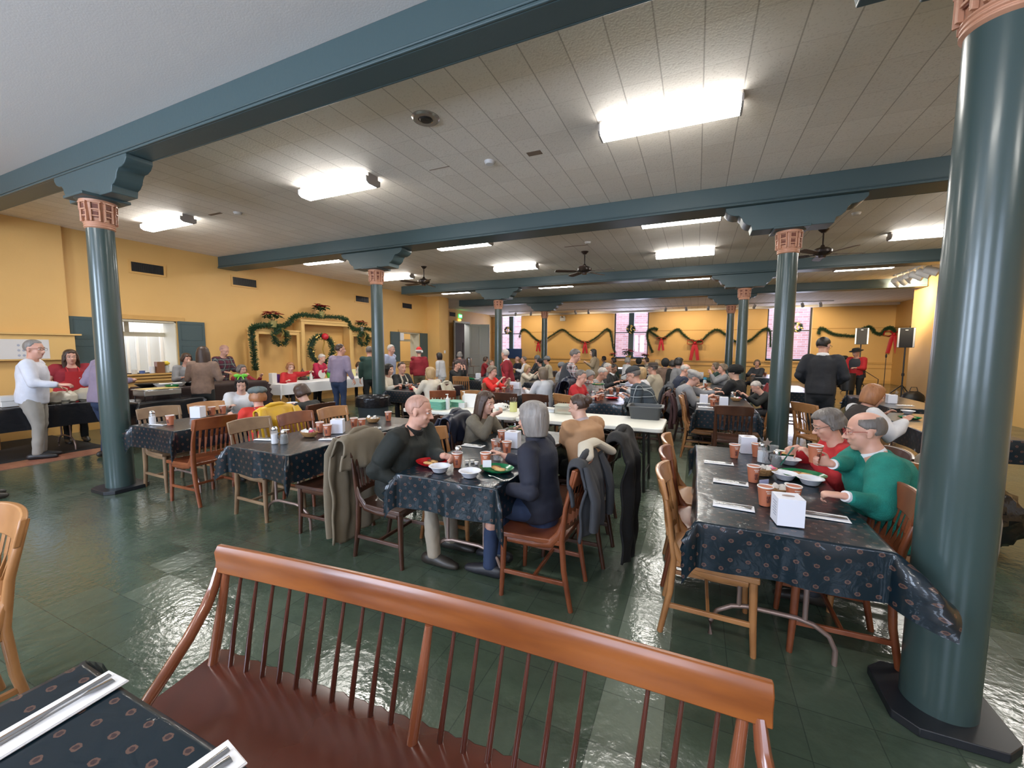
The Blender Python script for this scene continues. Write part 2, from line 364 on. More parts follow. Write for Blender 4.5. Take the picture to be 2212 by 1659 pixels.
# columns
XA, XB = -5.884, 1.038
def bracket_profile(s=1):
    pts = [(.56, 3.47), (.72, 3.47)]
    pts = [(.76, 3.47), (.76, 3.43), (.72, 3.385), (.66, 3.36), (.60, 3.355), (.565, 3.32), (.545, 3.27), (.50, 3.23), (.455, 3.215), (.44, 3.16), (.44, 3.13)]
    return pts
def make_column(x, y, label, yb=None, hw=.14):
    t = empty('column', (x, y, 0), label=label, cat='column', group='teal columns with copper capitals', kind='structure')
    MB().lathe([(.127, .03), (.125, 1.2), (.118, 2.0), (.113, 2.85)], 40).build('shaft', TEAL, t, sharp=1.2)
    q_ = .205; MB().prism([(-q_, -q_+.07), (-q_+.07, -q_), (q_-.07, -q_), (q_, -q_+.07), (q_, q_-.07), (q_-.07, q_), (-q_+.07, q_), (-q_, q_-.07)], 0, .04, 'z').build('base_plate', DARK, t, bevel=.004)
    pr = [(.113, 2.836)]
    for i in range(3): z = 2.842+i*.022; pr += [(.121, z), (.127, z+.005), (.127, z+.012), (.121, z+.017)]
    pr += [(.118, 2.915), (.120, 2.93), (.134, 3.085), (.150, 3.11), (.150, 3.13)]
    cp = MB().lathe(pr, 40).build('capital', COPPER, t, sharp=.6)
    mb = MB(); md = MB()
    for k in range(8):
        a = 2*PI*k/8+.2; Mz = Matrix.Rotation(a, 4, 'Z')
        mb.bx((.118, -.034, 2.95), (.138, .034, 2.962), Mz)
        for s in (-1, 1): mb.bx((.118, s*.034-.007, 2.90), (.142, s*.034+.007, 3.02), Mz)
        mb.bx((.122, -.041, 3.012), (.146, .041, 3.026), Mz); mb.bx((.122, -.05, 3.085), (.150, .05, 3.1), Mz)
        md.bx((.118, -.024, 3.035), (.137, .024, 3.075), Mz); md.bx((.116, -.02, 2.94), (.131, .02, 3.0), Mz)
        for s in (-1, 1): mb.bx((.124, s*.034-.006, 3.026), (.148, s*.034+.006, 3.085), Mz)
    mb.build('fretwork', COPPER, cp, bevel=.002); md.build('recess', COPPERD, cp, sharp=None)
    MB().bx((-.2, -.2, 3.13), (.2, .2, 3.16)).lathe([(.15, 3.12), (.185, 3.13)], 24).build('abacus', TEALB, t, bevel=.006)
    pts = bracket_profile(); poly = [(-p, q) for p, q in pts]+[(p, q) for p, q in pts[::-1]]
    oy = (yb-y) if yb else 0
    MB().prism([(p, max(q, 3.15)) for p, q in poly], oy-hw, oy+hw, 'y').build('bracket', TEALB, t, bevel=.006, sharp=.9, fixn=True)
    return t
YC = [2.33, 6.506, 12.045, 16.463]
names = ['front', 'second', 'third', 'far']
for j, y in enumerate(YC):
    for x, sd in ((XA, 'left'), (XB, 'right')):
        make_column(x, y, f'glossy dark teal column with copper capital, {sd} one of the {names[j]} row', yb=2.375 if j == 0 else None, hw=.11 if j == 0 else .15)
# serving hatches in the left wall, shutters, kitchen beyond
LK = mat('kitchen_white', (.75, .78, .80), .4); STEEL = mat('steel', (.55, .56, .57), .3, metal=.9)
struct(box('kitchen_wall', (-14.2, 3.0, 0), (-14.0, 15.2, H), LK)); 
struct(box('kitchen_wall', (-14.0, 9.5, 0), (XL-.45, 9.6, H), LK))
# openings: jambs, header, mid frame
def hatch(y0, y1, z0, z1, nm, light):
    t = empty('serving_hatch', (XL, (y0+y1)/2, z0), label=nm, kind='structure'); h = (y1-y0)/2; dz = z1-z0; mb = MB()
    mb.bx((-.45, -h, 0), (0, -h+.03, dz)); mb.bx((-.45, h-.03, 0), (0, h, dz)); mb.bx((-.45, -h, dz-.04), (0, h, dz)); mb.build('jamb', CREAM, t, bevel=.004)
    mb = MB(); zz = dz*.70; mb.bx((-.45, -h, zz), (-.40, h, zz+.09)); mb.bx((-.45, -.12, zz), (-.41, -.04, dz)); mb.build('mid_frame', CREAM, t, bevel=.003)
    mb = MB(); mb.bx((-.45, -h-.02, -.035), (.10, h+.05, .0)); mb.bx((-.05, -h-.02, -.10), (.07, h+.05, -.05)); mb.bx((0, -h-.02, -.17), (.05, h+.05, -.12)); mb.build('counter_shelf', OCHRE, t, bevel=.006)
    MB().bx((0, -h-.08, dz), (.03, h+.16, dz+.09)).build('header_trim', OCHRE, t, bevel=.004); return t
hatch(4.10, 5.34, 1.03, 2.15, 'cream framed serving hatch looking into a bright kitchen', 1); hatch(12.86, 14.12, 1.03, 2.2, 'far serving hatch with cream jambs', 1)
def shutter(y0, y1, z0, z1, label):
    t = empty('shutter', (XL+.012, (y0+y1)/2, z0), label=label, cat='shutter', group='dark green hatch shutters'); h = (y1-y0)/2; d = z1-z0
    MB().bx((0, -h, 0), (.03, h, d)).build('panel', TEALB, t, bevel=.003); mb = MB()
    for a, b in ((0, .55), (.57, 1)):
        a, b = a*d+.05, b*d-.05; mb.bx((.03, -h+.05, a), (.036, h-.05, a+.012)); mb.bx((.03, -h+.05, b-.012), (.036, h-.05, b)); mb.bx((.03, -h+.05, a), (.036, -h+.062, b)); mb.bx((.03, h-.062, a), (.036, h-.05, b))
    mb.build('moulding', TEALB, t, bevel=.001); return t
shutter(3.62, 4.05, 1.06, 2.15, 'dark green panelled shutter behind the woman in the red apron'); shutter(5.36, 5.90, 1.06, 2.16, 'dark green panelled shutter behind the buffet women')
shutter(12.32, 12.84, 1.06, 2.2, 'dark green shutter beside the papered hatch post'); shutter(14.14, 14.64, 1.06, 2.2, 'dark green shutter beside the wall pilaster')
# kitchen furniture seen through the hatch
t = empty('refrigerator', (-13.6, 4.9, 0), label='tall pale kitchen refrigerator seen through the serving hatch', cat='refrigerator'); MB().bx((-.35, -.5, 0), (.35, .5, 2.0)).build('body', mat('pale_blue', (.55, .62, .7), .35), t, bevel=.01)
MB().bx((.35, -.48, .05), (.37, -.01, 1.4)).build('door', LK, t, bevel=.004); MB().bx((.35, .01, .05), (.37, .48, 1.4)).build('door', LK, t, bevel=.004); MB().bx((.35, -.48, 1.43), (.37, .48, 1.98)).build('upper_door', LK, t, bevel=.004)
tag(MB().bx((-.003, -.12, 0), (.003, .12, .22)).build('notice', mat('yellow_paper', (.85, .80, .22), .7), sharp=None, loc=(-13.2, 5.0, 1.22)), 'square yellow notice taped up inside the kitchen', 'notice')
mb = MB()
for y in (5.75, 5.95, 6.2, 6.5): mb.bx((-.03, y-4.9, 0), (.03, y-4.83, 2.4))
struct(mb.build('kitchen_pipes', METALW, bevel=.01, loc=(-13.7, 4.9, 0)))
mb = MB(); mb.bx((-13.9, 3.2, 0), (-13.3, 4.3, .9)); struct(mb.build('kitchen_counter', STEEL, bevel=.01))
area('kitchen_lamp', (-12.6, 5.4, H-.05), (0, 0, 0), 1.4, 2.6, 75, (.93, .97, 1)); area('kitchen_lamp', (-12.6, 13.2, H-.05), (0, 0, 0), 1.4, 2.4, 40, (1, .97, .9))
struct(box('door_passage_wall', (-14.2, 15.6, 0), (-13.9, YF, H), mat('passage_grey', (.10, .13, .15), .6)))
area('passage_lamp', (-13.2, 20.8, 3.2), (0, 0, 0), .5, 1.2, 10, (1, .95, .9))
# tall white folding doors in the left far wall
def door_leaf(parent, x, y, ang, wd, nm='door_leaf'):
    M = Matrix.Translation((x, y, 0)) @ Matrix.Rotation(ang, 4, 'Z'); mb = MB(); mb.bx((0, -.02, .01), (wd, .02, 3.0), M)
    for a, b in ((.15, 1.05), (1.2, 2.85)):
        for s in (-1, 1): mb.bx((.08, s*.02, a), (wd-.08, s*.028, a+.03), M); mb.bx((.08, s*.02, b-.03), (wd-.08, s*.028, b), M); mb.bx((.08, s*.02, a), (.11, s*.028, b), M); mb.bx((wd-.11, s*.02, a), (wd-.08, s*.028, b), M)
    return mb.build(nm, WHITEP, parent, bevel=.004)
d = empty('door_1', (XLF, 20.7, 0), label='tall white panelled double doors standing open at the left', kind='structure')
MB().bx((-.3, -.85, 0), (.04, -.75, 3.1)).bx((-.3, .85, 0), (.04, .95, 3.1)).bx((-.3, -.85, 3.02), (.04, .95, 3.12)).build('door_frame', WHITEP, d, bevel=.005)
l = door_leaf(d, .05, .85, R(40), .62); MB().bx((.06, .02, 1.0), (.09, .05, 1.9)).build('pull_handle', FR, l).matrix_parent_inverse = Matrix.Identity(4)
door_leaf(d, .05+.62*math.cos(R(40)), .85+.62*math.sin(R(40)), R(20), .6); door_leaf(d, .05, -.78, R(-60), .55)
# ---------------------------------------------------------------- ceiling fittings
LENS = mat('lamp_lens', (.9, .9, .88), .4, emit=((1, .965, .90), LAMP)); LENSS = mat('lamp_lens_side', (.9, .9, .88), .4, emit=((1, .965, .90), LAMP*.3)); HOUS = mat('lamp_housing', (.35, .32, .30), .5)
def make_light(x, y, label):
    t = empty('ceiling_light', (x, y, H), label=label, cat='ceiling light', group='fluorescent wraparound ceiling lights')
    MB().bx((-.60, -.085, -.05), (.60, .085, 0)).build('housing', HOUS, t, bevel=.004)
    mb = MB(); pr = [(-.115, -.045), (-.112, -.105), (-.07, -.13), (.07, -.13), (.112, -.105), (.115, -.045)]; mb.prism(pr, -.585, .585, 'x'); mb.mi = [1]*len(mb.f); mb.mi[4] = 0; mb.mi[3] = 0; mb.mi[5] = 0; mb.build('lens', [LENS, LENSS], t, sharp=.9)
    mb = MB()
    for s in (-1, 1): MB().prism([(p*1.05, q*1.02) for p, q in pr], s*.585, s*.602, 'x').build('end_cap', HOUS, t, sharp=None)
    return t
LY = (('front row', 4.15), ('second row', 7.35), ('third row', 9.95), ('far row', 13.3)); LX = (('leftmost', -8.25), ('second from the left', -4.36), ('third from the left', -.33), ('rightmost', 3.75))
first = None
for rn, y in LY:
    for cn, x in LX:
        lb = f'glowing fluorescent ceiling light, {cn} in the {rn}'
        if first is None: first = make_light(x, y, lb)
        else: dup(first, (x, y, H), 0, lb)
for x in (-8.25, -4.36, -.33, 3.75):      # the same row carries on above and behind the camera
    o = dup(first, (x, -.9, H), 0, 'fluorescent ceiling light above the front bay'); o['kind'] = 'structure'; del o['category']; del o['group']
# ceiling fans
FANM = mat('fan_bronze', (.035, .022, .018), .35, metal=.3); FANB = mat('fan_blade', (.075, .04, .03), .45)
def make_fan(x, y, rz, label):
    t = empty('ceiling_fan', (x, y, H), rz, label=label, cat='ceiling fan', group='dark ceiling fans')
    MB().lathe([(.0, -.06), (.03, -.06), (.075, -.015), (.085, 0)], 20).build('canopy', FANM, t); MB().tube([(0, 0, -.05), (0, 0, -.30)], .013).build('rod', FANM, t)
    MB().lathe([(.0, -.50), (.05, -.50), (.06, -.46), (.10, -.45), (.155, -.41), (.155, -.37), (.10, -.33), (.04, -.31), (.02, -.27)], 28).build('motor', FANM, t)
    for k in range(5):
        Mz = Matrix.Rotation(2*PI*k/5, 4, 'Z'); Mt = Mz @ Matrix.Translation((0, 0, -.435)) @ Matrix.Rotation(R(10), 4, 'X')
        b = MB().prism([(.19, -.045), (.24, -.06), (.60, -.072), (.66, -.05), (.66, .05), (.60, .072), (.24, .06), (.19, .045)], -.004, .004, 'z', Mt).build('blade', FANB, t, sharp=None)
        MB().bx((.09, -.018, -.008), (.24, .018, 0), Mt).build('blade_arm', FANM, b)
    return t
f = make_fan(-6.70, 9.2, .5, 'dark ceiling fan, leftmost of the three'); dup(f, (-2.36, 9.2, H), 1.1, 'dark ceiling fan, middle of the three'); dup(f, (1.99, 9.2, H), .25, 'dark ceiling fan, nearest the right columns')
# round speaker and smoke detectors
t = empty('ceiling_speaker', (-2.4, 3.36, H), label='round metal ceiling speaker with dark grille', cat='ceiling speaker')
MB().lathe([(.0, -.012), (.065, -.012), (.07, -.02), (.115, -.022), (.13, -.008), (.13, 0)], 32).build('ring', mat('chrome_ring', (.45, .43, .42), .25, metal=.8), t)
MB().lathe([(0, -.03), (.05, -.028), (.062, -.014)], 24).build('grille', BLACKM, t)
for i, (x, y, lb) in enumerate(((-2.265, 4.4, 'round white smoke detector beside a stained ceiling patch'), (-6.79, 4.4, 'round white smoke detector over the left tables'), (-2.1, 8.4, 'round white smoke detector behind the middle fan'), (2.2, 8.3, 'round white smoke detector near the right fan'))):
    tag(MB().lathe([(0, -.035), (.045, -.035), (.05, -.03), (.06, -.01), (.062, 0)], 24).build('smoke_detector', METALW, loc=(x, y, H)), lb, 'smoke detector', 'smoke detectors')
st = mat('stain', (.22, .16, .12), .8)
for x, y, sx, sy in ((-2.9, 4.32, .28, .01), (-1.72, 4.42, .16, .09), (-7.2, 4.3, .3, .05), (-2.4, 8.62, .5, .03)): struct(box('ceiling_patch', (x-sx/2, y-sy/2, H-.004), (x+sx/2, y+sy/2, H), st))
# wall vents
def vent(x, y, z, wd, h, label, m, rz=0):
    t = empty('wall_vent', (x, y, z), rz, label=label, cat='vent', group='air vents high on the walls')
    MB().bx((0, -wd/2-.04, -h/2-.04), (.015, wd/2+.04, -h/2)).bx((0, -wd/2-.04, h/2), (.015, wd/2+.04, h/2+.04)).bx((0, -wd/2-.04, -h/2), (.015, -wd/2, h/2)).bx((0, wd/2, -h/2), (.015, wd/2+.04, h/2)).build('frame', m, t, sharp=None)
    mb = MB().bx((0, -wd/2, -h/2), (.004, wd/2, h/2))
    n = int(wd/.03)
    for i in range(n): y0 = -wd/2+wd*(i+.5)/n; mb.bx((.004, y0-.005, -h/2), (.012, y0+.005, h/2))
    mb.build('grille', BLACKM, t, sharp=None)
vm = mat('vent_frame', (.66, .38, .12), .5)
vent(XL, 4.89, 3.22, .56, .19, 'dark wall vent nearest the camera on the left wall', vm); vent(XL, 6.92, 3.23, .60, .19, 'dark wall vent just beyond the second beam end', vm)
vent(XL, 10.95, 3.24, .60, .19, 'dark wall vent half hidden by a teal column', vm); vent(XL, 13.35, 3.24, .58, .19, 'dark wall vent above the far hatch', vm); vent(XLF, 19.75, 3.45, .6, .22, 'dark wall vent by the green exit sign', vm)
vent(XRF, 22.0, 3.4, .8, .3, 'dark wall vent high above the musicians', vm, PI)
# emergency light, exit sign, switch
t = empty('emergency_light', (-7.63, YF, 3.42), label='white two-headed emergency light on the far wall', cat='emergency light')
MB().bx((-.17, -.08, -.15), (.17, 0, .05)).build('battery_box', METALW, t, bevel=.01)
for s in (-1, 1): MB().ell((s*.1, -.07, .1), (.07, .06, .065)).build('lamp_head', METALW, t)
t = empty('exit_sign', (XLF+.02, 20.55, 3.40), label='small glowing green exit sign over the white doors', cat='exit sign')
MB().bx((0, -.16, -.10), (.03, .16, .10)).build('body', mat('exit_green', (.03, .35, .08), .5, emit=((.05, 1, .22), 1.6)), t, bevel=.004)
cu = bpy.data.curves.new('lettering', 'FONT'); cu.body = 'EXIT'; cu.size = .14; cu.extrude = .002; cu.align_x = 'CENTER'; cu.align_y = 'CENTER'
lt = textobj(cu, mat('exit_letters', (.8, 1, .85), .5, emit=((.6, 1, .7), 2.5))); lt.rotation_euler = (R(90), 0, R(90)); lt.location = (.034, 0, 0); link(lt, t)
t = empty('strobe_light', (XLF+.02, 20.4, 3.17), label='small amber alarm beacon under the exit sign', cat='beacon'); MB().ell((.06, 0, 0), (.08, .13, .05)).build('dome', mat('amber', (.9, .55, .05), .3, emit=((1, .6, .1), 1.2)), t)
tag(MB().bx((-.01, -.05, -.06), (.02, .05, .06)).build('thermostat', METALW, loc=(-9.93, 15.05, 1.42), bevel=.004), 'small white thermostat on the wall pilaster', 'thermostat')
# track lights: far wall row, and the cluster at the right
def spot(loc, aim, label, grp, sc_=1, on=0):
    t = empty('track_light', loc, label=label, cat='track light', group=grp); d = Vector(aim).normalized()
    MB().tube([(0, 0, .0), (0, 0, -.1*sc_)], .012, 6).bx((-.06, -.02, -.01), (.06, .02, .02)).build('stem', METALW, t)
    c = Vector((0, 0, -.13*sc_)); MB().tube([c-d*.09*sc_, c-d*.075*sc_, c+d*.10*sc_], [.04*sc_, .06*sc_, .066*sc_], 14).build('lamp_head', METALW, t)
    if on: MB().tube([c+d*.101*sc_, c+d*.106*sc_], .055*sc_, 14).build('lamp_face', mat('spot_glow', (1, .9, .6), .5, emit=((1, .85, .55), 9)), t)
TX = (-9.85, -8.88, -6.23, -5.5, -1.53, -.57, .43, 2.39, 4.26, 4.93); ordn = ('first', 'second', 'third', 'fourth', 'fifth', 'sixth', 'seventh', 'eighth', 'ninth', 'tenth')
struct(MB().bx((-10.3, 22.45, H-.03), (5.4, 22.51, H)).build('trim_light_track', METALW, sharp=None))
for i, x in enumerate(TX): spot((x, 22.48, H-.02), (random.uniform(-.7, .7), .8, -.9), f'grey track spotlight before the far wall, {ordn[i]} from the left', 'track spotlights before the far wall')
def spotlamp(x, y, z, tx, ty, tz, e, colr=(1, .78, .45), ang=75):
    l = bpy.data.lights.new('track_spot', 'SPOT'); l.energy = e; l.spot_size = R(ang); l.spot_blend = .8; l.color = colr; l.shadow_soft_size = .06
    o = bpy.data.objects.new('track_spot', l); o.location = (x, y, z); o.rotation_euler = (Vector((tx, ty, tz))-Vector((x, y, z))).to_track_quat('-Z', 'Y').to_euler(); col.objects.link(o)
for x in TX: spotlamp(x, 22.75, 3.5, x+.1, YF, 2.2, 46, (1, .82, .55), 110)
struct(MB().bx((5.10, 13.2, H-.03), (5.16, 15.6, H)).build('trim_light_track', METALW, sharp=None))
for i in range(6):
    y = 13.5+i*.38; spot((5.13, y, H-.02), (.9, -.5 if i < 3 else .9, -.55), f'white track spotlight of the cluster near the right wall, {ordn[i]} in line', 'white spotlight cluster at the right', 1.5, on=(i > 2))
for y in (14.3, 15.1, 15.4): spotlamp(5.3, y, 3.5, 7.4, 21.5, 1.6, 260, (1, .84, .6), 80)
# ---------------------------------------------------------------- chairs
def wood(name, c1, c2, rough=.32, coat=.3): return mat(name, c1, rough, bump=(20, .05), var=(5, c2, .35, .65), coat=coat, stretch=(1, 1, 1))
WOODS = {'red': wood('wood_redbrown', (.235, .070, .026), (.14, .035, .014)), 'dark': wood('wood_darkbrown', (.085, .032, .017), (.045, .018, .011)),
         'tan': wood('wood_tan', (.42, .20, .075), (.30, .13, .045)), 'dull': wood('wood_dull', (.26, .165, .09), (.17, .10, .055), .45, 0)}
def make_chair(kind):
    m = WOODS[kind]; t = empty('dining_chair', (0, 0, 0)); t['category'] = 'chair'
    W, D, SZ, HT = .215, .21, .44, .89
    def seat(u, v):
        x = (u-.5)*2; y = (v-.5)*2; dip = .018*(1-min(1, (x*x+y*y)*.9)); hw = W+.012*y; return (x*hw, y*D, SZ-dip)
    mb = MB(); mb.grid(seat, 10, 10); n = len(mb.v)
    mb.grid(lambda u, v: ((u-.5)*2*(W+.012*(v-.5)*2), (v-.5)*2*D, SZ-.034), 10, 10)
    for q in range(n and 121, 121): pass
    fs = mb.f[100:]; mb.f = mb.f[:100]+[f[::-1] for f in fs]; mb.mi = [0]*len(mb.f)
    ring = [i for i in range(11)]+[j*11+10 for j in range(1, 11)]+[110+i for i in range(9, -1, -1)]+[j*11 for j in range(9, 0, -1)]
    for a, b in zip(ring, ring[1:]+ring[:1]): mb.f.append((b, a, a+121, b+121)); mb.mi.append(0)
    mb.build('seat', m, t, bevel=.006)
    for s in (-1, 1):
        MB().tube([(s*.19, .185, SZ-.03), (s*.195, .19, .2), (s*.2, .2, 0)], [(.021, .023), (.019, .02), (.015, .016)], 8).build('leg', m, t, sharp=1.2)
        MB().tube([(s*.185, -.26, 0), (s*.19, -.215, .25), (s*.193, -.20, .45), (s*.197, -.225, .65), (s*.20, -.275, HT-.03), (s*.20, -.285, HT-.005)], [(.016, .019), (.018, .023), (.019, .026), (.017, .021), (.015, .017), (.012, .014)], 8).build('leg', m, t, sharp=1.2)
        MB().tube([(s*.19, .16, SZ-.055), (s*.195, -.02, SZ-.05), (s*.2, -.13, SZ-.03), (s*.203, -.185, SZ+.04), (s*.205, -.215, SZ+.13)], [(.011, .022), (.011, .026), (.011, .028), (.011, .022), (.009, .012)], 8).build('side_brace', m, t)
        MB().bar((s*.198, .185, .17), (s*.19, -.225, .17), .018, .026).build('stretcher', m, t, bevel=.003)
    MB().bar((-.19, -.02, .17), (.19, -.02, .17), .018, .024).build('stretcher', m, t, bevel=.003)
    MB().bar((-.185, .17, SZ-.055), (.185, .17, SZ-.055), .018, .04).build('front_apron', m, t, bevel=.003); 
    def curve(x): return .035*(x/.2)**2
    def yb(z): return -.205-.08*((z-.47)/.42)**1.3 if z > .47 else -.205
    mb = MB(); nn = 12; vs = []
    for i in range(nn+1):
        x = -.218+.436*i/nn; c = curve(x)-.03; bow = .012*(1-(x/.22)**2)
        for z, dy in ((HT-.115, -.012), (HT+.0+bow, -.012), (HT+.0+bow, .012), (HT-.115, .012)): vs.append((x, yb(z)+c+dy, z))
    fs = [(i*4+k, i*4+(k+1) % 4, (i+1)*4+(k+1) % 4, (i+1)*4+k) for i in range(nn) for k in range(4)]+[(3, 2, 1, 0), (nn*4, nn*4+1, nn*4+2, nn*4+3)]
    mb.add(vs, fs); mb.build('top_rail', m, t, bevel=.006, fixn=True)
    mb = MB()
    for i in range(7):
        x = -.15+.05*i; mb.tube([(x*.97, yb(z)+curve(x)-.03, z) for z in (.53, .6, .7, HT-.10)], [(.014, .005)]*4, 6)
    mb.build('back_slats', m, t, sharp=.6)
    mb = MB(); vs = []
    for i in range(7):
        x = -.19+.38*i/6
        for z, dy in ((.50, -.01), (.54, -.01), (.54, .01), (.50, .01)): vs.append((x, yb(z)+curve(x)-.03+dy, z))
    mb.add(vs, [(i*4+k, i*4+(k+1) % 4, (i+1)*4+(k+1) % 4, (i+1)*4+k) for i in range(6) for k in range(4)]).build('lower_rail', m, t, bevel=.002, fixn=True)
    t['_used'] = 0; return t
CH = {k: make_chair(k) for k in WOODS}
WN = {'red': 'glossy red-brown', 'dark': 'dark brown', 'tan': 'light tan', 'dull': 'worn grey-brown'}
def chair(kind, x, y, head, desc, tilt=0):
    """desc singles the chair out; head = heading it faces in degrees"""
    p = CH[kind]; lb = f'{WN[kind]} wooden slat-back chair {desc}'
    if not p['_used']:
        p['_used'] = 1; p.location = (x, y, 0); p.rotation_euler = (0, 0, R(head-90)); p['label'] = lb; p['group'] = 'wooden slat-back dining chairs'; return p
    c = dup(p, (x, y, 0), R(head-90), lb, 'wooden slat-back dining chairs'); return c
# ---------------------------------------------------------------- tables and cloths
PIPE = mat('pipe_legs', (.30, .215, .185), .35, metal=.55); TOPM = mat('table_top', (.25, .18, .12), .5)
def cloth_mat():
    m = bpy.data.materials.new('vinyl_cloth'); m.use_nodes = True; nt = m.node_tree; N = nt.nodes; L = nt.links; b = N['Principled BSDF']
    uv = N.new('ShaderNodeUVMap'); uv.uv_map = 'uv'; sp = N.new('ShaderNodeSeparateXYZ'); L.new(uv.outputs[0], sp.inputs[0])
    T = .076
    u = mth(nt, 'DIVIDE', sp.outputs[0], T); v = mth(nt, 'DIVIDE', sp.outputs[1], T*.62); row = mth(nt, 'FLOOR', v)
    u2 = mth(nt, 'ADD', u, mth(nt, 'MULTIPLY', mth(nt, 'MODULO', mth(nt, 'ABSOLUTE', row), 2.0), .5))
    fu = mth(nt, 'MULTIPLY', mth(nt, 'SUBTRACT', mth(nt, 'FRACT', u2), .5), T); fv = mth(nt, 'MULTIPLY', mth(nt, 'SUBTRACT', mth(nt, 'FRACT', v), .5), T*.62)
    d = mth(nt, 'SQRT', mth(nt, 'ADD', mth(nt, 'POWER', mth(nt, 'MULTIPLY', fu, .85), 2.0), mth(nt, 'POWER', fv, 2.0)))
    nz = N.new('ShaderNodeTexNoise'); nz.inputs['Scale'].default_value = 160; L.new(uv.outputs[0], nz.inputs[0]); d2 = mth(nt, 'ADD', d, mth(nt, 'MULTIPLY', mth(nt, 'SUBTRACT', nz.outputs[0], .5), .006))
    dot = mth(nt, 'LESS_THAN', d2, .0095); hole = mth(nt, 'LESS_THAN', d2, .0055)
    c = mixc(nt, dot, (.003, .011, .018), (.10, .055, .042)); c = mixc(nt, hole, c, (.035, .02, .022))
    L.new(c, b.inputs['Base Color']); b.inputs['Roughness'].default_value = .35
    b.inputs['Coat Weight'].default_value = .40; b.inputs['Specular IOR Level'].default_value = .3; b.inputs['Coat Roughness'].default_value = .09; b.inputs['Coat IOR'].default_value = 1.5
    w1 = N.new('ShaderNodeTexNoise'); w1.inputs['Scale'].default_value = 9; w1.inputs['Detail'].default_value = 4; w1.inputs['Distortion'].default_value = 1.2; L.new(uv.outputs[0], w1.inputs[0])
    bp = N.new('ShaderNodeBump'); bp.inputs['Strength'].default_value = .35; bp.inputs['Distance'].default_value = .02; L.new(w1.outputs[0], bp.inputs['Height']); L.new(bp.outputs[0], b.inputs['Coat Normal']); 
    g = N.new('ShaderNodeNewGeometry'); b2 = N.new('ShaderNodeBsdfDiffuse'); b2.inputs[0].default_value = (.33, .40, .42, 1); mx = N.new('ShaderNodeMixShader')
    L.new(g.outputs['Backfacing'], mx.inputs[0]); L.new(b.outputs[0], mx.inputs[1]); L.new(b2.outputs[0], mx.inputs[2]); L.new(mx.outputs[0], N['Material Output'].inputs[0]); return m
VINYL = cloth_mat(); TZ = .748
def cloth(x0, x1, y0, y1, drop, label, m=None, z=.742, flare=None, name='tablecloth', seed=1, grp='navy patterned vinyl tablecloths'):
    cx, cy = (x0+x1)/2, (y0+y1)/2; hx, hy = (x1-x0)/2, (y1-y0)/2; rnd = random.Random(seed); ph = [rnd.uniform(0, 6.28) for _ in range(6)]
    def fn(u, v):
        ou = max(0, abs(u)-hx); ov = max(0, abs(v)-hy); su = 1 if u > 0 else -1; sv = 1 if v > 0 else -1
        bx = max(-hx, min(hx, u)); by = max(-hy, min(hy, v)); r = math.hypot(ou, ov)
        if r == 0: return (bx, by, z+.0015*math.sin(u*9+ph[0])*math.sin(v*7+ph[1]))
        dx, dy = su*ou/r, sv*ov/r; corner = min(ou, ov)/max(ou, ov) if max(ou, ov) > 0 else 0
        fold = (.012+.018*r/drop)*(math.sin((v if ou > ov else u)*11+ph[2]+ph[3]*su)*.5+.3); out = .012+fold*min(1, r/.06)+corner*.09*min(1, r/.1)
        zz = z-max(0, r-.012)*(1-.03*corner)
        if flare and su == flare[0] and sv == flare[1] and ou > 0:
            k = max(0, 1-max(0, abs(v)-hy < 0 and hy-abs(v))/.55); e = ou/drop
            if ov == 0: out += flare[2]*.8*e*k**2; zz += flare[3]*e*e*k**2
            else: out += flare[2]*e*(1-.3*ov/drop); zz += flare[3]*.6*e*e
        return (bx+dx*out, by+dy*out, zz)
    def axis(h, nn):
        inner = [-h+2*h*i/nn for i in range(nn+1)]; dr = [drop*k/9 for k in (.35, .8, 1.6, 2.6, 3.8, 5, 6.3, 7.6, 9)]
        return [-h-q for q in dr[::-1]]+inner+[h+q for q in dr]
    us = axis(hx, 22); vs = axis(hy, 40); mb = MB(); mb.uv = []
    for v in vs:
        for u in us: mb.v.append(fn(u, v)); mb.uv.append((u, v))
    n = len(us)
    for j in range(len(vs)-1):
        for i in range(n-1): mb.f.append((j*n+i, j*n+i+1, (j+1)*n+i+1, (j+1)*n+i)); mb.mi.append(0)
    o = mb.build(name, m or VINYL, sharp=None, loc=(cx, cy, 0)); o.data.shade_smooth()
    return tag(o, label, 'tablecloth', grp)
def make_table(L_, W_):
    t = empty('folding_table'); t['category'] = 'table'
    MB().bx((-W_/2, -L_/2, .715), (W_/2, L_/2, .738)).build('tabletop', TOPM, t, bevel=.005)
    for s in (-1, 1):
        y = s*(L_/2-.26); b = W_/2-.09; mb = MB()
        mb.tube([(-b, y, 0), (-b, y, .08), (-b+.03, y, .145), (-b+.1, y, .19), (-b+.17, y, .205), (b-.17, y, .205), (b-.1, y, .19), (b-.03, y, .145), (b, y, .08), (b, y, 0)], .0125, 10)
        mb.tube([(-.15, y, .205), (-.15, y, .72)], .0125, 10); mb.tube([(.15, y, .205), (.15, y, .72)], .0125, 10); mb.build('leg_frame', PIPE, t)
    return t
tabp = {}; TABS = []
def snap(x, y, lim=2.2):
    best = min(TABS, key=lambda r: max(r[0]-x, x-r[1], 0)**2+max(r[2]-y, y-r[3], 0)**2); m_ = .07
    d = math.hypot(max(best[0]-x, x-best[1], 0), max(best[2]-y, y-best[3], 0))
    return (min(max(x, best[0]+m_), best[1]-m_), min(max(y, best[2]+m_), best[3]-m_)) if d < lim else (x, y)
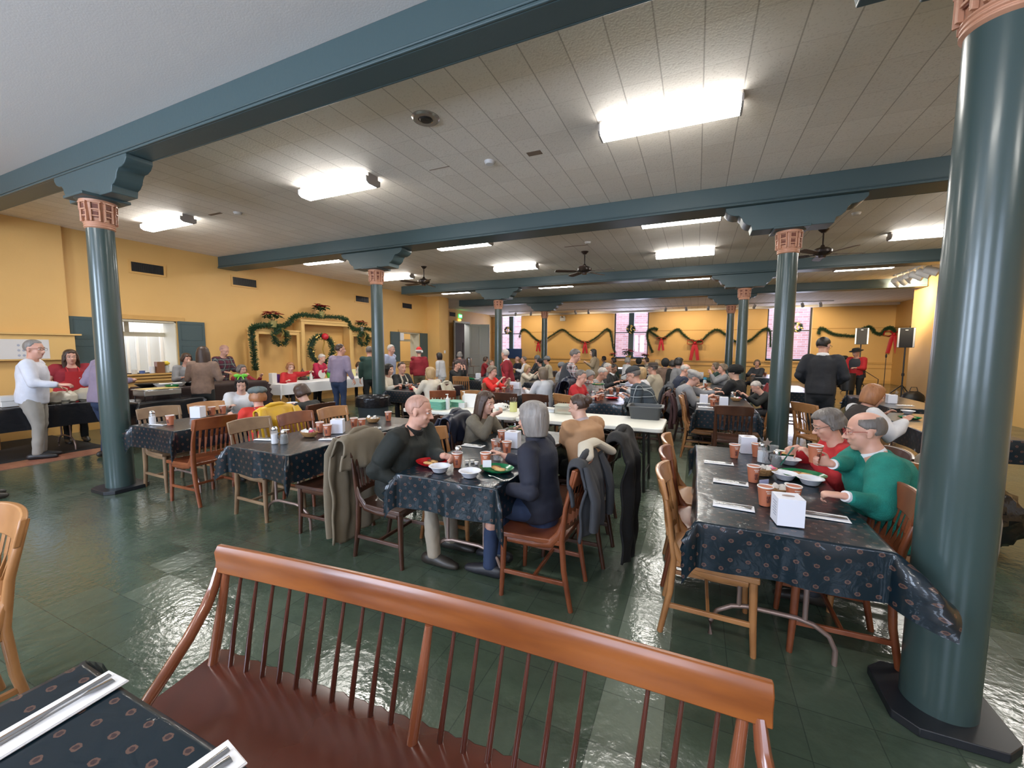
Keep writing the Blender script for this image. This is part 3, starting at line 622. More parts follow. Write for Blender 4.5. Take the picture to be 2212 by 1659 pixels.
def table(x0, x1, y0, y1, lab, drop=.24, seed=1, flare=None, tl=None):
    TABS.append((x0, x1, y0, y1)); key = (round(x1-x0, 2), round(y1-y0, 2)); lb = 'folding pipe-leg table '+(tl or 'under '+lab)
    if key not in tabp: t = make_table(key[1], key[0]); tabp[key] = t; t.location = ((x0+x1)/2, (y0+y1)/2, 0); t['label'] = lb; t['group'] = 'folding tables under cloths'
    else: t = dup(tabp[key], ((x0+x1)/2, (y0+y1)/2, 0), 0, lb, 'folding tables under cloths')
    cloth(x0, x1, y0, y1, drop, 'navy medallion vinyl tablecloth on '+lab, seed=seed, flare=flare)
table(-1.83, -1.09, 2.2, 3.98, 'the table between the bald man and the grey-haired woman', seed=2)
table(.04, .79, 2.2, 3.98, 'the right table of the man in the green sweater', seed=3, flare=(1, -1, .16, .10))
table(-3.68, -2.94, 2.2, 3.98, 'the empty table with the pink sweetener basket', seed=4)
table(-5.58, -4.83, 2.36, 4.22, 'the table beside the left teal column', seed=5)
table(.03, .78, 6.35, 8.1, 'the table before the man in the grey cap', seed=6, drop=.27)
table(-1.72, -1.0, 6.4, 8.2, 'the table between the plaid shirts', seed=7)
table(-3.62, -2.92, 6.5, 8.2, 'the table of the woman in the bright red top', seed=8)
table(-5.65, -4.95, 6.45, 8.2, 'the table of the blonde woman in cream', seed=9)
table(-5.8, -5.1, 9.4, 11.1, 'the table of the person covering their face', seed=10)
table(-3.9, -3.2, 9.5, 11.2, 'the table between the two women in cream', seed=11)
table(-1.6, -.9, 9.6, 11.3, 'the table of the bowed bald men', seed=12)
table(.0, .75, 9.7, 11.5, 'the table with the blue-capped bottle', seed=13)
table(1.45, 2.2, 9.8, 11.5, 'the half empty table behind the thin column pair', seed=14)
table(.04, .79, 8.2, 9.5, 'the table end beside the fuzzy black hat', seed=20)
table(1.6, 2.3, 14.1, 16.2, 'the far right table under the window', seed=22)
table(-.15, .55, 13.3, 14.9, 'the far table past the blue-capped bottle', seed=23)
table(2.65, 3.4, 7.8, 9.7, 'the table beyond the white puffed sleeves', seed=19)
table(2.2, 2.9, 5.5, 7.2, 'the table before the woman with white puffed sleeves', seed=15)
table(-5.6, -4.9, 13.4, 15.1, 'the far table by the grey beanie', seed=16)
table(-1.4, -.7, 13.4, 15.1, 'the far table of the man in the brown hat', seed=17)
table(-3.8, -2.8, 17.6, 19.2, 'the far table below the middle window', seed=18)
# chairs around them
chair('red', -4.72, 2.55, 180, 'drawn close to the table beside the left column')
chair('dull', -5.44, 2.66, 0, 'behind the salt shaker of the column table'); chair('tan', -5.42, 3.16, 0, 'second along the far side of the column table')
chair('red', -4.60, 3.1, 180, 'under the yellow raincoat'); chair('dark', -4.58, 3.72, 180, 'behind the child in the black hoodie')
chair('dull', -3.72, 2.60, 0, 'nearest on the far side of the empty table'); chair('red', -3.66, 3.06, 0, 'second on the far side of the empty table'); chair('tan', -3.62, 3.52, 0, 'third on the far side of the empty table')
chair('dark', -2.86, 2.58, 180, 'with its back to the khaki jacket'); chair('dark', -2.78, 3.45, 180, 'behind the shoulder of the bald man')
chair('dark', -2.08, 2.47, 0, 'the bald man sits on'); chair('tan', -1.80, 2.93, 0, 'empty between the bald man and the eating woman'); chair('dark', -1.88, 3.52, 0, 'under the navy padded coat')
chair('red', -.90, 2.50, 180, 'the grey-haired woman sits on'); chair('dark', -.82, 3.08, 180, 'buried under the long black coat'); chair('dark', -.90, 3.66, 180, 'the woman in the camel coat sits on')
chair('tan', .13, 2.55, 0, 'nearest on the left side of the right table'); chair('red', .11, 3.03, 0, 'in the middle of the left side of the right table'); chair('tan', .09, 3.50, 0, 'farthest on the left side of the right table')
chair('red', .71, 2.68, 180, 'empty between the right table and the big column'); chair('tan', 1.0, 3.17, 180, 'the man in the green sweater sits on'); chair('dark', 1.04, 3.68, 180, 'the woman in red glasses sits on')
chair('dark', .45, 6.02, 90, 'at the near end of the table before the grey-capped man'); chair('tan', .10, 6.66, 0, 'front left at the grey-capped man’s table'); chair('dark', .12, 7.14, 0, 'second left at the grey-capped man’s table'); chair('dark', -.05, 7.75, 0, 'the grey-capped man sits on')
chair('tan', .75, 6.75, 180, 'empty front right beside the second teal column'); chair('dark', 1.0, 8.3, 180, 'the white-haired bent woman sits on')
chair('dark', -1.75, 6.95, 0, 'half under the dark puffer coat'); chair('dark', -.72, 7.0, 180, 'the man in the dark flannel shirt sits on'); chair('tan', -.70, 7.6, 180, 'behind the dark flannel shirt'); chair('tan', -1.72, 6.3, 60, 'turned out beside the white sweatshirt')
chair('dark', -2.75, 6.12, 90, 'left of the dark pair behind the white tables'); chair('dark', -2.25, 6.16, 90, 'right of the dark pair behind the white tables')
chair('red', -3.95, 5.95, 120, 'red-toned one behind the soap pump'); chair('tan', -3.42, 6.2, 100, 'behind the white napkin carton'); chair('dull', -3.55, 7.3, 0, 'behind the woman in the bright red top')
chair('dark', -4.7, 6.7, 180, 'the blonde woman in cream sits on'); chair('dark', -5.9, 7.2, 0, 'the man in the black jacket sits on'); chair('red', -2.4, 4.0, 150, 'left of the navy padded coat')
chair('tan', -5.35, 9.0, 100, 'tan one beyond the blonde woman'); chair('dark', 1.65, 9.5, 0, 'red draped one right of the thin column pair'); chair('tan', -.6, 10.2, 180, 'behind the man in the brown hat')
chair('dark', -.45, 8.55, 180, 'with a black coat behind the grey coat'); chair('dark', 1.72, 5.85, 5, 'the woman with white puffed sleeves sits on')
chair('tan', 1.55, 6.6, 30, 'left of the woman with white puffed sleeves'); chair('dark', 2.35, 3.7, 120, 'cut by the right edge of the photo'); chair('tan', 2.9, 4.7, 200, 'half hidden right of the big column')
chair('tan', -2.72, .40, 270, 'cut by the left edge of the photo in front')
# white folding tables in the middle
WTM = mat('white_plastic', (.74, .73, .66), .45)
def white_table(x, y, label):
    t = empty('white_folding_table', (x, y, 0), label=label, cat='table', group='white plastic folding tables')
    r = .06; L_, W_ = .86, .37; pts = []
    for cx, cy, a0 in ((L_-r, W_-r, 0), (-L_+r, W_-r, 90), (-L_+r, -W_+r, 180), (L_-r, -W_+r, 270)):
        for k in range(6): a = R(a0+18*k); pts.append((cx+r*math.cos(a), cy+r*math.sin(a)))
    MB().prism(pts, .70, .745, 'z').build('tabletop', WTM, t, bevel=.008)
    MB().bx((-.62, -.30, .675), (.62, -.27, .70)).build('rail', BLACKM, t, sharp=None); MB().bx((-.62, .27, .675), (.62, .30, .70)).build('rail', BLACKM, t, sharp=None)
    MB().bx((-.15, -.374, .66), (.15, -.34, .70)).build('latch', BLACKM, t, bevel=.01)
    for s in (-1, 1):
        for q in (-1, 1): MB().tube([(s*.66, q*.26, .68), (s*.68, q*.27, 0)], .016).build('leg', BLACKM, t)
        MB().tube([(s*.675, -.27, .18), (s*.675, .27, .18)], .012).build('crossbar', BLACKM, t); MB().tube([(s*.25, 0, .66), (s*.66, 0, .35)], .01).build('brace', BLACKM, t)
    return t
TABS += [(-2.02, -.30, 4.6, 5.32), (-3.76, -2.04, 4.6, 5.34), (-1.46, -.60, -.25, .45), (-9.42, -8.66, 6.4, 10.0)]
white_table(-1.16, 4.95, 'white folding table holding the grey bus tub'); white_table(-2.90, 4.97, 'white folding table holding the green trays')
# ---------------------------------------------------------------- bench in front
BW = mat('bench_rail_wood', (.27, .080, .014), .35, bump=(6, .04), var=(2.5, (.15, .038, .008), .35, .7), coat=.25, stretch=(1, 6, 6)); BS = mat('bench_seat_wood', (.075, .018, .009), .2, bump=(5, .03), var=(3, (.085, .02, .012)), coat=.9)
BD = mat('bench_spindle_wood', (.075, .020, .012), .25, coat=.5); BP = mat('bench_post_wood', (.21, .065, .028), .25, coat=.6)
ba = math.atan2(1.003-.89, .19+1.588); bt = empty('spindle_back_bench', (-1.60, .885, 0), ba, label='long brown wooden spindle-back bench across the foreground', cat='bench')
LN = 1.785
mb = MB(); vs = []; nn = 40
prof = [(-.002, .765), (.004, .80), (.0, .84), (.014, .862), (.028, .862), (.036, .845), (.034, .80), (.024, .765)]
for i in range(nn+1):
    x = -.005+(LN+.01)*i/nn; c = .018*math.sin(PI*i/nn)
    for y, z in prof: vs.append((x, y-.0+c, z+.01*math.sin(PI*i/nn)))
k = len(prof)
mb.add(vs, [(i*k+j, i*k+(j+1) % k, (i+1)*k+(j+1) % k, (i+1)*k+j) for i in range(nn) for j in range(k)]+[tuple(range(k))[::-1], tuple(nn*k+j for j in range(k))])
mb.build('top_rail', BW, bt, bevel=.003, fixn=True)
def syb(x): return -.015+.018*math.sin(PI*x/LN)
nsp = [.11+.0775*i for i in range(10)]; m0 = .905; nsp2 = [m0+.078*i for i in range(1, 11) if i != 7]
for x in nsp+nsp2:
    MB().tube([(x-.035+.0*x, -.02+.018*math.sin(PI*x/LN), .425), (x-.02, -.01+.018*math.sin(PI*x/LN), .56), (x, .016+.018*math.sin(PI*x/LN), .775)], [.0095, .0085, .0055], 10).build('spindle', BD, bt)
for x in (.035, m0, LN-.05):
    MB().tube([(x-.035, -.03, .42), (x-.02, -.01, .56), (x, .018, .775)], [.017, .018, .0125], 12).build('back_post', BP, bt)
# arms sweeping from the rail down to the seat front
for x in (.0, LN-.02):
    MB().tube([(x, .015, .775), (x+.005, -.01, .72), (x+.015, -.05, .665), (x+.04, -.13, .60), (x+.09, -.25, .545), (x+.15, -.38, .50), (x+.17, -.42, .44)], [(.014, .018), (.017, .02), (.018, .022), (.019, .02), (.018, .018), (.017, .017), (.016, .016)], 10).build('arm', BP, bt)
mb = MB(); nx, ny = 60, 14
def seatf(u, v):
    x = -.04+(LN+.08)*u; y = .035-.50*v; z = .43
    if v < .12: y += .006*math.cos(x*80)*(1-v/.12)
    z -= .016*math.sin(PI*min(1, max(0, (v-.12)/.8)))
    return (x, y, z)
mb.grid(seatf, nx, ny); mb.f = [f[::-1] for f in mb.f]; n0 = len(mb.v)
mb.grid(lambda u, v: (-.04+(LN+.08)*u, .035-.50*v, .395), nx, ny)
W1 = nx+1; ring = list(range(W1))+[j*W1+nx for j in range(1, ny+1)]+[ny*W1+i for i in range(nx-1, -1, -1)]+[j*W1 for j in range(ny-1, 0, -1)]
for a, b in zip(ring, ring[1:]+ring[:1]): mb.f.append((a, b, b+n0, a+n0)); mb.mi.append(0)
mb.build('seat', BS, bt, bevel=.004, fixn=True)
for x in (.1, LN/2, LN-.1):
    for y in (-.02, -.40): MB().tube([(x, y, .40), (x, y-.01 if y < -.1 else y+.03, 0)], [.02, .015], 10).build('leg', BP, bt)
# foreground table at the bottom left
t = make_table(.9, .72); t.location = (-1.03, .11, 0); t.rotation_euler = (0, 0, R(90)); t['label'] = 'folding table in the bottom left corner of the photo'; t['group'] = 'folding tables under cloths'
cloth(-1.48, -.58, -.27, .47, .2, 'navy vinyl tablecloth with copper medallions on the table in the bottom left corner', seed=21)
# ---------------------------------------------------------------- people
SKINS = [mat('skin_rosy', (.56, .29, .21), .5, sss=.12, var=(9, (.62, .36, .27))), mat('skin_fair', (.64, .40, .30), .5, sss=.12, var=(9, (.58, .33, .25))), mat('skin_deep', (.24, .12, .075), .5, var=(9, (.28, .15, .10)))]
LIP = mat('lips', (.42, .16, .13), .4); EYEW = mat('eye_white', (.62, .60, .57), .25); IRIS = mat('iris', (.03, .025, .02), .2); BROW = mat('brow', (.16, .11, .08), .8)
HAIRC = dict(brown=(.045, .024, .015), dark=(.012, .009, .008), grey=(.17, .16, .15), white=(.36, .33, .30), blond=(.32, .21, .10), silver=(.20, .18, .165), ginger=(.26, .11, .045), salt=(.11, .095, .085), ash=(.12, .085, .055), stubble=(.36, .20, .15))
def hairmat(k): c = HAIRC[k]; return mat('hair_'+k, c, .45, bump=(70, .5, 3), var=(40, tuple(min(1, q*1.5) for q in c), .3, .75), stretch=(1, 1, .12))
def fab(name, c, kind='plain'):
    if kind == 'knit': return mat('fabric_'+name, c, .85, bump=(170, .5, 1), var=(20, tuple(q*.8 for q in c)))
    if kind == 'shiny': return mat('fabric_'+name, c, .38, bump=(16, .35, 3))
    return mat('fabric_'+name, c, .8, bump=(26, .22, 3), var=(6, tuple(q*.85 for q in c)))
def plaid(name, c1, c2, c3, s=14):
    k = 'fabric_'+name
    if k in MATS: return MATS[k]
    m = mat(k, c1, .85, bump=(30, .2)); nt = m.node_tree; N = nt.nodes; L = nt.links; tc = N.new('ShaderNodeTexCoord'); sp = N.new('ShaderNodeSeparateXYZ'); L.new(tc.outputs['Object'], sp.inputs[0])
    def st(o, w_, off=0): return mth(nt, 'LESS_THAN', mth(nt, 'FRACT', mth(nt, 'ADD', mth(nt, 'MULTIPLY', o, s), off)), w_)
    xy = mth(nt, 'ADD', sp.outputs[0], sp.outputs[1]); a = mth(nt, 'ADD', st(xy, .5), st(sp.outputs[2], .5)); c = mixc(nt, mth(nt, 'MULTIPLY', a, .5), c1, c2)
    th = mth(nt, 'MAXIMUM', st(xy, .1, .3), st(sp.outputs[2], .1, .3)); c = mixc(nt, th, c, c3); L.new(c, N['Principled BSDF'].inputs['Base Color']); return m
POST = []                                   # meshes to turn into one smooth surface at the end
def skin_obj(mb, name, m, parent, vox, smooth, wr=None, extra=None, paint=None):
    o = mb.build(name, m, parent, sharp=None); POST.append((o, vox, smooth, wr, extra, paint)); return o
def hand(mb, w, d, n, side, curl, s=1, spread=1):
    """w wrist, d direction of the fingers, n palm normal (out of the palm), side +1 if the thumb lies towards cross(d,n)"""
    d = d.normalized(); n = (n-d*n.dot(d)).normalized(); t = d.cross(n).normalized()*side
    mb.tube([w-d*.02*s, w+d*.01*s, w+d*.045*s, w+d*.085*s], [(.021*s, .026*s), (.019*s, .030*s), (.0155*s, .040*s), (.0125*s, .038*s)], 10, up=t, round_=True)
    for i, (off, ln) in enumerate(((.028, .072), (.0095, .080), (-.0095, .074), (-.027, .058))):
        b = w+d*(.082-.004*abs(i-1.2))*s+t*off*s*spread; a = 0; pts = [b-d*.012*s, b]; r = .0088*s
        for q, f in ((.45, .9), (.30, 1.1), (.25, .8)):
            a += curl*f*(1+.06*i); dd = d*math.cos(a)+n*math.sin(a)+t*off*1.2*(1-curl*.4); pts.append(pts[-1]+dd.normalized()*ln*q*s)
        mb.tube(pts, [r, r, r*.98, r*.92, r*.8], 7, round_=True)
    b = w+d*.022*s+t*.026*s; a1 = (d*.55+t*.78+n*.30).normalized(); a2 = (d*.85+t*.30+n*(.25+.5*curl)).normalized()
    mb.tube([b-a1*.014*s, b+a1*.02*s, b+a1*.040*s, b+a1*.040*s+a2*.028*s, b+a1*.040*s+a2*.050*s], [.0135*s, .0125*s, .0105*s, .0095*s, .0082*s], 7, round_=True)
def ik(a, b, l1, l2, pole):
    v = b-a; D = v.length; mx = (l1+l2)*.995
    if D > mx: b = a+v*(mx/D); v = b-a; D = mx
    dn = v.normalized(); p = (pole-dn*pole.dot(dn)).normalized(); x = (l1*l1-l2*l2+D*D)/(2*D); h = math.sqrt(max(0, l1*l1-x*x)); return a+dn*x+p*h, b
def haircap(mb, Mh, style, s, near):
    L_ = {'bob': .142, 'long': .30, 'ear': .09, 'full': .11}.get(style, 0); th = {'short': 1.05, 'bald': 1.015, 'stub': 1.012, 'crop': 1.03}.get(style, 1.13)
    nu, nv = (72, 44) if near else (36, 22)
    def fn(p, d):
        az = abs(math.degrees(math.atan2(d.x, d.y))); el = math.degrees(math.asin(max(-1, min(1, d.z)))); k = 1.0; out = th
        if style in ('short', 'stub', 'crop'): lim = 34 if az < 50 else (34-(az-50)*1.4 if az < 75 else (-1 if az < 100 else -38)); hair = (el-lim)/7
        elif style == 'bald': lo = 14-(az-52)*.8 if az < 88 else (-6 if az < 105 else -38); hi = 40 if az < 120 else 46; hair = min((el-lo)/6, (hi-el)/9, (az-52)/8)
        elif style == 'full': lim = 26 if az < 45 else (26-(az-45)*1.3 if az < 75 else -40); hair = (el-lim)/6
        else: lim = 24+6*math.cos(az*.12) if az < 40 else (24-(az-40)*2.6 if az < 62 else -75); hair = (el-lim)/6
        w_ = max(0, min(1, hair*.5+.5)); w_ = w_*w_*(3-2*w_)
        if el > 20 and style in ('bob', 'long', 'ear', 'full'): out *= 1+.03*math.sin(el*.05)
        r = Vector((p.x*out, (p.y+.012)*out-.012, (p.z-.035)*out+.035))
        if L_ and el < 0 and w_ > .2:
            q = min(1, -el/70); rad = (.096, .105) if style != 'full' else (.10, .11); hx = math.hypot(d.x, d.y) or 1
            tp = .018 if style == 'bob' else .004
            r = Vector((d.x/hx*(rad[0]+.012*math.sin(q*PI)-tp*q*2), d.y/hx*(rad[1]+.006*math.sin(q*PI)-tp*q)-.014, .03-L_*q))
            if style == 'long' and q > .5: r.y -= .02*(q-.5)
            if el < -70: r = Vector((r.x*max(.05, (90+el)/20), r.y*max(.05, (90+el)/20), .03-L_))
        if near: g = .0028*(math.sin(math.atan2(d.x, d.y)*31+math.sin(el*.11)*1.5)+.6*math.sin(math.atan2(d.x, d.y)*57)); r += Vector((d.x, d.y, 0))*g*(1 if style not in ('bald', 'stub') else .1)
        inn = Vector((p.x*.80, (p.y+.012)*.80-.012, (p.z-.035)*.80+.035)); r = inn.lerp(r, w_); return r
    Ms = Mh @ Matrix.Scale(s, 4); mb.ell((0, -.012, .035), (.0765, .0965, .090), nu, nv, Ms, fn)
def person(label, x, y, head, top, pose='sit', lod=1, skin=0, hair=('short', 'grey'), topm=None, botm=None, shoe=(.03, .025, .02), lean=8, look=(0, 0), hands=None, girth=1, sleeves=1,
           collar=None, glasses=None, hat=None, apron=None, extras=None, legs=1, s=None, feet=None, grp='people', back=.0, shh=1.0, open_=None, thigh=None, pitch=0):
    """x,y: where the top of the head stands over the floor; head: heading faced (degrees); hands: (left,right) wrists in body space (x right,y front,z up from the floor)"""
    sit = pose == 'sit'; hipz = .54 if sit else None
    th = R(lean)
    if s is None: s = (top-hipz)/(.53*math.cos(th)+.30*math.cos(th*.6)) if sit else top/1.76
    s_ = max(.78, min(1.14, s)); leg = .93*s_
    if not sit: hipz = top-(.53*math.cos(th)+.30*math.cos(th*.6))*s_; leg = hipz
    elif hipz+(.53*math.cos(th)+.30*math.cos(th*.6))*s_ < top: pass
    dz = top-(hipz+(.53*math.cos(th)+.30*math.cos(th*.6))*s_) if sit else 0
    vox = (.0065, .0115, .017)[2-lod] if lod < 3 else .0055; near = lod >= 2
    vox = {0: .017, 1: .0115, 2: .0062}[lod]; cv = {0: .022, 1: .016, 2: .0105}[lod]
    S = skin if not isinstance(skin, int) else SKINS[skin]
    g = girth*1.10; girth = g
    up = Vector((0, math.sin(th), math.cos(th))); fw = Vector((0, math.cos(th), -math.sin(th)))
    hip = Vector((0, 0, hipz+dz*.3))
    def T(h, f=0, xx=0):                    # point of the trunk: h up the spine (unit 1.76 m person)
        k = min(1, h/.5); bend = Vector((0, (k*k)*.02, 0)); return hip+up*(h*s_)+fw*(f*s_)+bend+Vector((xx*s_, 0, dz*.7*k))
    hp = T(.53)+Vector((0, .0, 0)); thh = th*.6
    lx, lp = R(look[0]), R(look[1])
    hc = hp+Vector((0, math.sin(thh)*.14, math.cos(thh)*.14))*s_ + Vector((0, .012+max(0, math.sin(lp))*.05, -max(0, math.sin(lp))*.02))*s_
    Mh = Matrix.Translation(hc) @ Matrix.Rotation(-lx, 4, 'Z') @ Matrix.Rotation(-lp-thh*.3, 4, 'X')
    rootx = hc.x; rooty = hc.y
    sh = .178*s_*(.55+.45*g)*shh; SL = T(.445, -.01, 0)+Vector((-sh, 0, 0)); SR = T(.445, -.01, 0)+Vector((sh, 0, 0))
    if hands is None:
        hands = ((-.17, .40, .80), (.17, .40, .80)) if sit else ((-.24, .06, hipz-.10), (.24, .06, hipz-.10))
    b = MB()
    # trunk
    tr = [(-.07, .125, .10, 0), (.0, .155, .112, -.005), (.10, .140, .10, 0), (.20, .137, .10, .005), (.32, .158, .112, .0), (.42, .160, .102, -.01), (.475, .11, .07, -.012), (.52, .062, .058, -.01)]
    b.tube([T(h, f) for h, a, c, f in tr], [(a*s_*g*.84, c*s_*g*.84) for h, a, c, f in tr], 20 if near else 12, up=(0, 1, 0), round_=True)
    b.tube([T(.46, -.01), T(.53, -.005), hc+Vector((0, -.015, -.035))*s_, hc], [.070*s_, .063*s_, .061*s_, .055*s_], 12)
    Ms = Mh @ Matrix.Scale(s_*1.13, 4) @ Matrix.Translation((0, 0, -.012))
    b.ell((0, -.012, .035), (.0745, .0945, .0875), 24 if near else 14, 16 if near else 10, Ms)
    b.ell((0, .022, -.030), (.060, .066, .080), 20 if near else 12, 12 if near else 8, Ms); b.ell((0, .052, -.088), (.030, .030, .024), 10, 7, Ms); b.ell((0, .018, -.07), (.052, .055, .038), 14, 8, Ms)
    if lod >= 1:
        b.tube([Ms @ Vector(q) for q in ((0, .080, .018), (0, .098, -.008), (0, .110, -.026))], [(.008*s_, .010*s_), (.0105*s_, .011*s_), (.0135*s_, .011*s_)], 8, round_=True)
        for q in (-1, 1):
            b.ell((q*.0125, .096, -.030), (.0085, .010, .0075), 8, 6, Ms); b.ell((q*.030, .072, .030), (.026, .013, .0085), 10, 6, Ms); b.ell((q*.036, .064, -.022), (.021, .018, .020), 10, 6, Ms)
            b.ell((q*.077, -.008, -.002), (.008, .018, .030), 10, 8, Ms); b.ell((q*.079, .0, -.020), (.006, .010, .012), 8, 6, Ms)
        b.ell((0, .084, -.054), (.022, .010, .0055), 10, 6, Ms); b.ell((0, .081, -.064), (.019, .010, .006), 10, 6, Ms)
    else: b.ell((0, .094, -.01), (.012, .022, .024), 8, 6, Ms)
    arms = []
    for k, (sp, tg) in enumerate(((SL, hands[0]), (SR, hands[1]))):
        q = -1 if k == 0 else 1
        opt = tg[3] if len(tg) > 3 else {}
        if tg[0] == 'w':
            wv_ = Matrix.Rotation(-R(head-90), 3, 'Z') @ Vector((tg[1]-x, tg[2]-y, 0)); tg = (wv_.x+rootx, wv_.y+rooty, tg[3])+tuple(tg[4:]); opt = tg[3] if len(tg) > 3 else {}
        w_ = Vector(tg[:3])
        l1, l2 = .285*s_, .255*s_; pole = Vector(opt.get('pole', (q*.34, -.30, -1)))
        el, wr = ik(sp, w_, l1, l2, pole); fd = (wr-el).normalized(); arms.append((sp, el, wr, opt))
        b.tube([sp+Vector((-q*.05, 0, .0)), sp, sp.lerp(el, .3), el, el.lerp(wr, .35), wr], [.042*s_, .044*s_*g, .042*s_*g, .037*s_, .038*s_, .025*s_], 12 if near else 8, round_=True)
        hd = Vector(opt.get('dir', fd)); nn_ = Vector(opt.get('n', (-q*.35, .1, -1) if abs(fd.z) < .8 else (-q, 0, .1)))
        hand(b, wr+hd.normalized()*.012, hd, nn_, opt.get('side', 1 if (hd.normalized().cross(nn_)).x*(-q) > 0 or opt.get('flip') else -1), opt.get('curl', .55), s_*.98)
    # legs
    LG = []
    for k, q in enumerate((-1, 1)):
        h0 = hip+Vector((q*.088*s_, 0, -.02))
        if sit:
            kx, ky = (thigh or (.13, .42)); kn = Vector((q*kx*s_, hip.y+ky*s_, .50)); fx = (feet[k] if feet else (q*.13, ky*s_+.04)); an = Vector((fx[0], fx[1], .085))
        else:
            fx = (feet[k] if feet else (q*.10, .02)); an = Vector((fx[0], fx[1], .085)); kn, an = ik(h0, an, (h0.z-.085)*.504, (h0.z-.085)*.502, Vector((0, 1, 0)))
        LG.append((h0, kn, an))
        b.tube([h0, h0.lerp(kn, .5), kn, kn.lerp(an, .3), an], [.082*s_*g, .072*s_*g, .053*s_, .052*s_, .035*s_], 10, round_=True)
    t = empty('person', (x, y, 0), R(head-90), label=label, cat='person', group=grp)
    off = Vector((-rootx, -rooty, 0)); mo = Matrix.Translation(off)
    def shift(mb_): mb_.v = [(v[0]+off.x, v[1]+off.y, v[2]) for v in mb_.v]; return mb_
    # eyes and brows, painted lips
    ex = None
    if lod >= 1:
        ex = []
        for q in (-1, 1):
            e = MB().ell((q*.0295, .0725, .011), (.0120, .0120, .0095), 12, 8, Ms); ex.append((shift(e), EYEW)); lk = MB().ell((q*.0295+0, .0812, .0105), (.0062, .0045, .0066), 8, 6, Ms); ex.append((shift(lk), IRIS))
            ld = MB().ell((q*.0295, .0735, .0175), (.0150, .0125, .0075), 10, 6, Ms); ex.append((shift(ld), S)); ld = MB().ell((q*.0295, .0725, .0025), (.0140, .0118, .0050), 10, 6, Ms); ex.append((shift(ld), S))
            br = MB().tube([Ms @ Vector((q*a, c, d_)) for a, c, d_ in ((.012, .088, .031), (.03, .0875, .037), (.047, .075, .032))], [.0025*s_, .0034*s_, .002*s_], 6, round_=True)
            ex.append((shift(br), hairmat(hair[1]) if hair else BROW))
        if open_: mo_ = MB().ell((0, .0865, -.060), (.013, .008, .011), 10, 8, Ms); ex.append((shift(mo_), mat('open_mouth', (.08, .015, .012), .4)))
    lipc = (mo @ Ms) @ Vector((0, .092, -.059)); skin_obj(shift(b), 'body', [S, LIP], t, vox, 3 if near else 2, None, ex, (lipc, (.021*s_, .0105*s_)))
    # hair
    if hair and hair[0] != 'none':
        hb = MB(); haircap(hb, Ms, hair[0], 1, near); ho = shift(hb).build('hair', hairmat(hair[1]), t, sharp=None); ho.data.shade_smooth()
        if hair[0] == 'bob' and len(hair) > 2:
            pass
        if len(hair) > 2 and hair[2] == 'bun':
            bb = MB().ell((0, -.115, .055), (.042, .036, .042), 14, 10, Ms, lambda p, d: p+Vector((d.x, d.y, d.z))*.005*math.sin(9*math.atan2(d.x, d.z)+5*d.y)); shift(bb).build('hair_bun', hairmat(hair[1]), t, sharp=None).data.shade_smooth()
        if len(hair) > 2 and hair[2] == 'beard':
            bb = MB().ell((0, .045, -.078), (.050, .050, .042), 14, 10, Ms); shift(bb).build('beard', hairmat(hair[1]), t, sharp=None).data.shade_smooth()
    # top garment
    topm = topm or fab('grey', (.2, .2, .2)); G = g
    c = MB(); lo = -.10 if sit else (-.12 if not apron else -.12)
    tr2 = [(lo, .158, .135, .0), (.0, .176, .140, .005), (.10, .166, .134, .010), (.20, .164, .134, .010), (.32, .176, .138, .0), (.42, .168, .122, -.012), (.468, .122, .092, -.016), (.497, .084, .076, -.010)]
    c.tube([T(h, f) for h, a, d_, f in tr2], [(a*s_*(G if h < .44 else 1+(G-1)*.35), d_*s_*(G if h < .44 else 1+(G-1)*.35)) for h, a, d_, f in tr2], 24 if near else 14, up=(0, 1, 0))
    for k, (sp, el, wr, opt) in enumerate(arms):
        q = -1 if k == 0 else 1; wv = .010 if near else .014
        c.tube([T(.466, -.015, q*.045), T(.452, -.014, q*.10), sp+Vector((0, 0, .004))], [(.046*s_, .046*s_), (.058*s_*G, .056*s_), (.070*s_*G, .066*s_)], 10, up=(0, 1, 0), round_=True)
        if sleeves: e2 = wr.lerp(el, .06 if sleeves == 1 else .45); c.tube([sp+Vector((-q*.06, 0, .005)), sp+Vector((0, 0, .0)), sp.lerp(el, .35), sp.lerp(el, .8), el, el.lerp(e2, .25), el.lerp(e2, .7), e2], [.070*s_*G, .076*s_*G, .070*s_*G, .063*s_*G, .062*s_*G, .060*s_, .052*s_, .040*s_], 14 if near else 9, round_=False); c.ell(el, (.058*s_*G,)*3, 12, 8)
        else: c.tube([sp+Vector((-q*.06, 0, .005)), sp, sp.lerp(el, .45)], [.066*s_*G, .068*s_*G, .060*s_*G], 10)
    skin_obj(shift(c), 'top', topm, t, cv, 4 if near else 3, (.012 if near else .010, 7))
    if collar:
        cc = MB(); cc.tube([T(.468, -.012), T(.50, -.006), T(.53, .0)], [(.098*s_, .092*s_), (.086*s_, .084*s_), (.080*s_, .078*s_)], 20, up=(0, 1, 0))
        shift(cc).build('collar', collar, t, sharp=None).data.shade_smooth()
        if near:
            for k, (sp, el, wr, opt) in enumerate(arms):
                d_ = (wr-el).normalized(); shift(MB().tube([wr-d_*.035, wr+d_*.004], [.035*s_, .034*s_], 16)).build('cuff', collar, t, sharp=.6)
    botm = botm or fab('trouser_dark', (.02, .02, .025))
    c = MB(); c.tube([T(-.09), T(-.03), T(.05)], [(.135*s_*G, .115*s_*G), (.165*s_*G, .125*s_*G), (.150*s_*G, .112*s_*G)], 14, up=(0, 1, 0), round_=True)
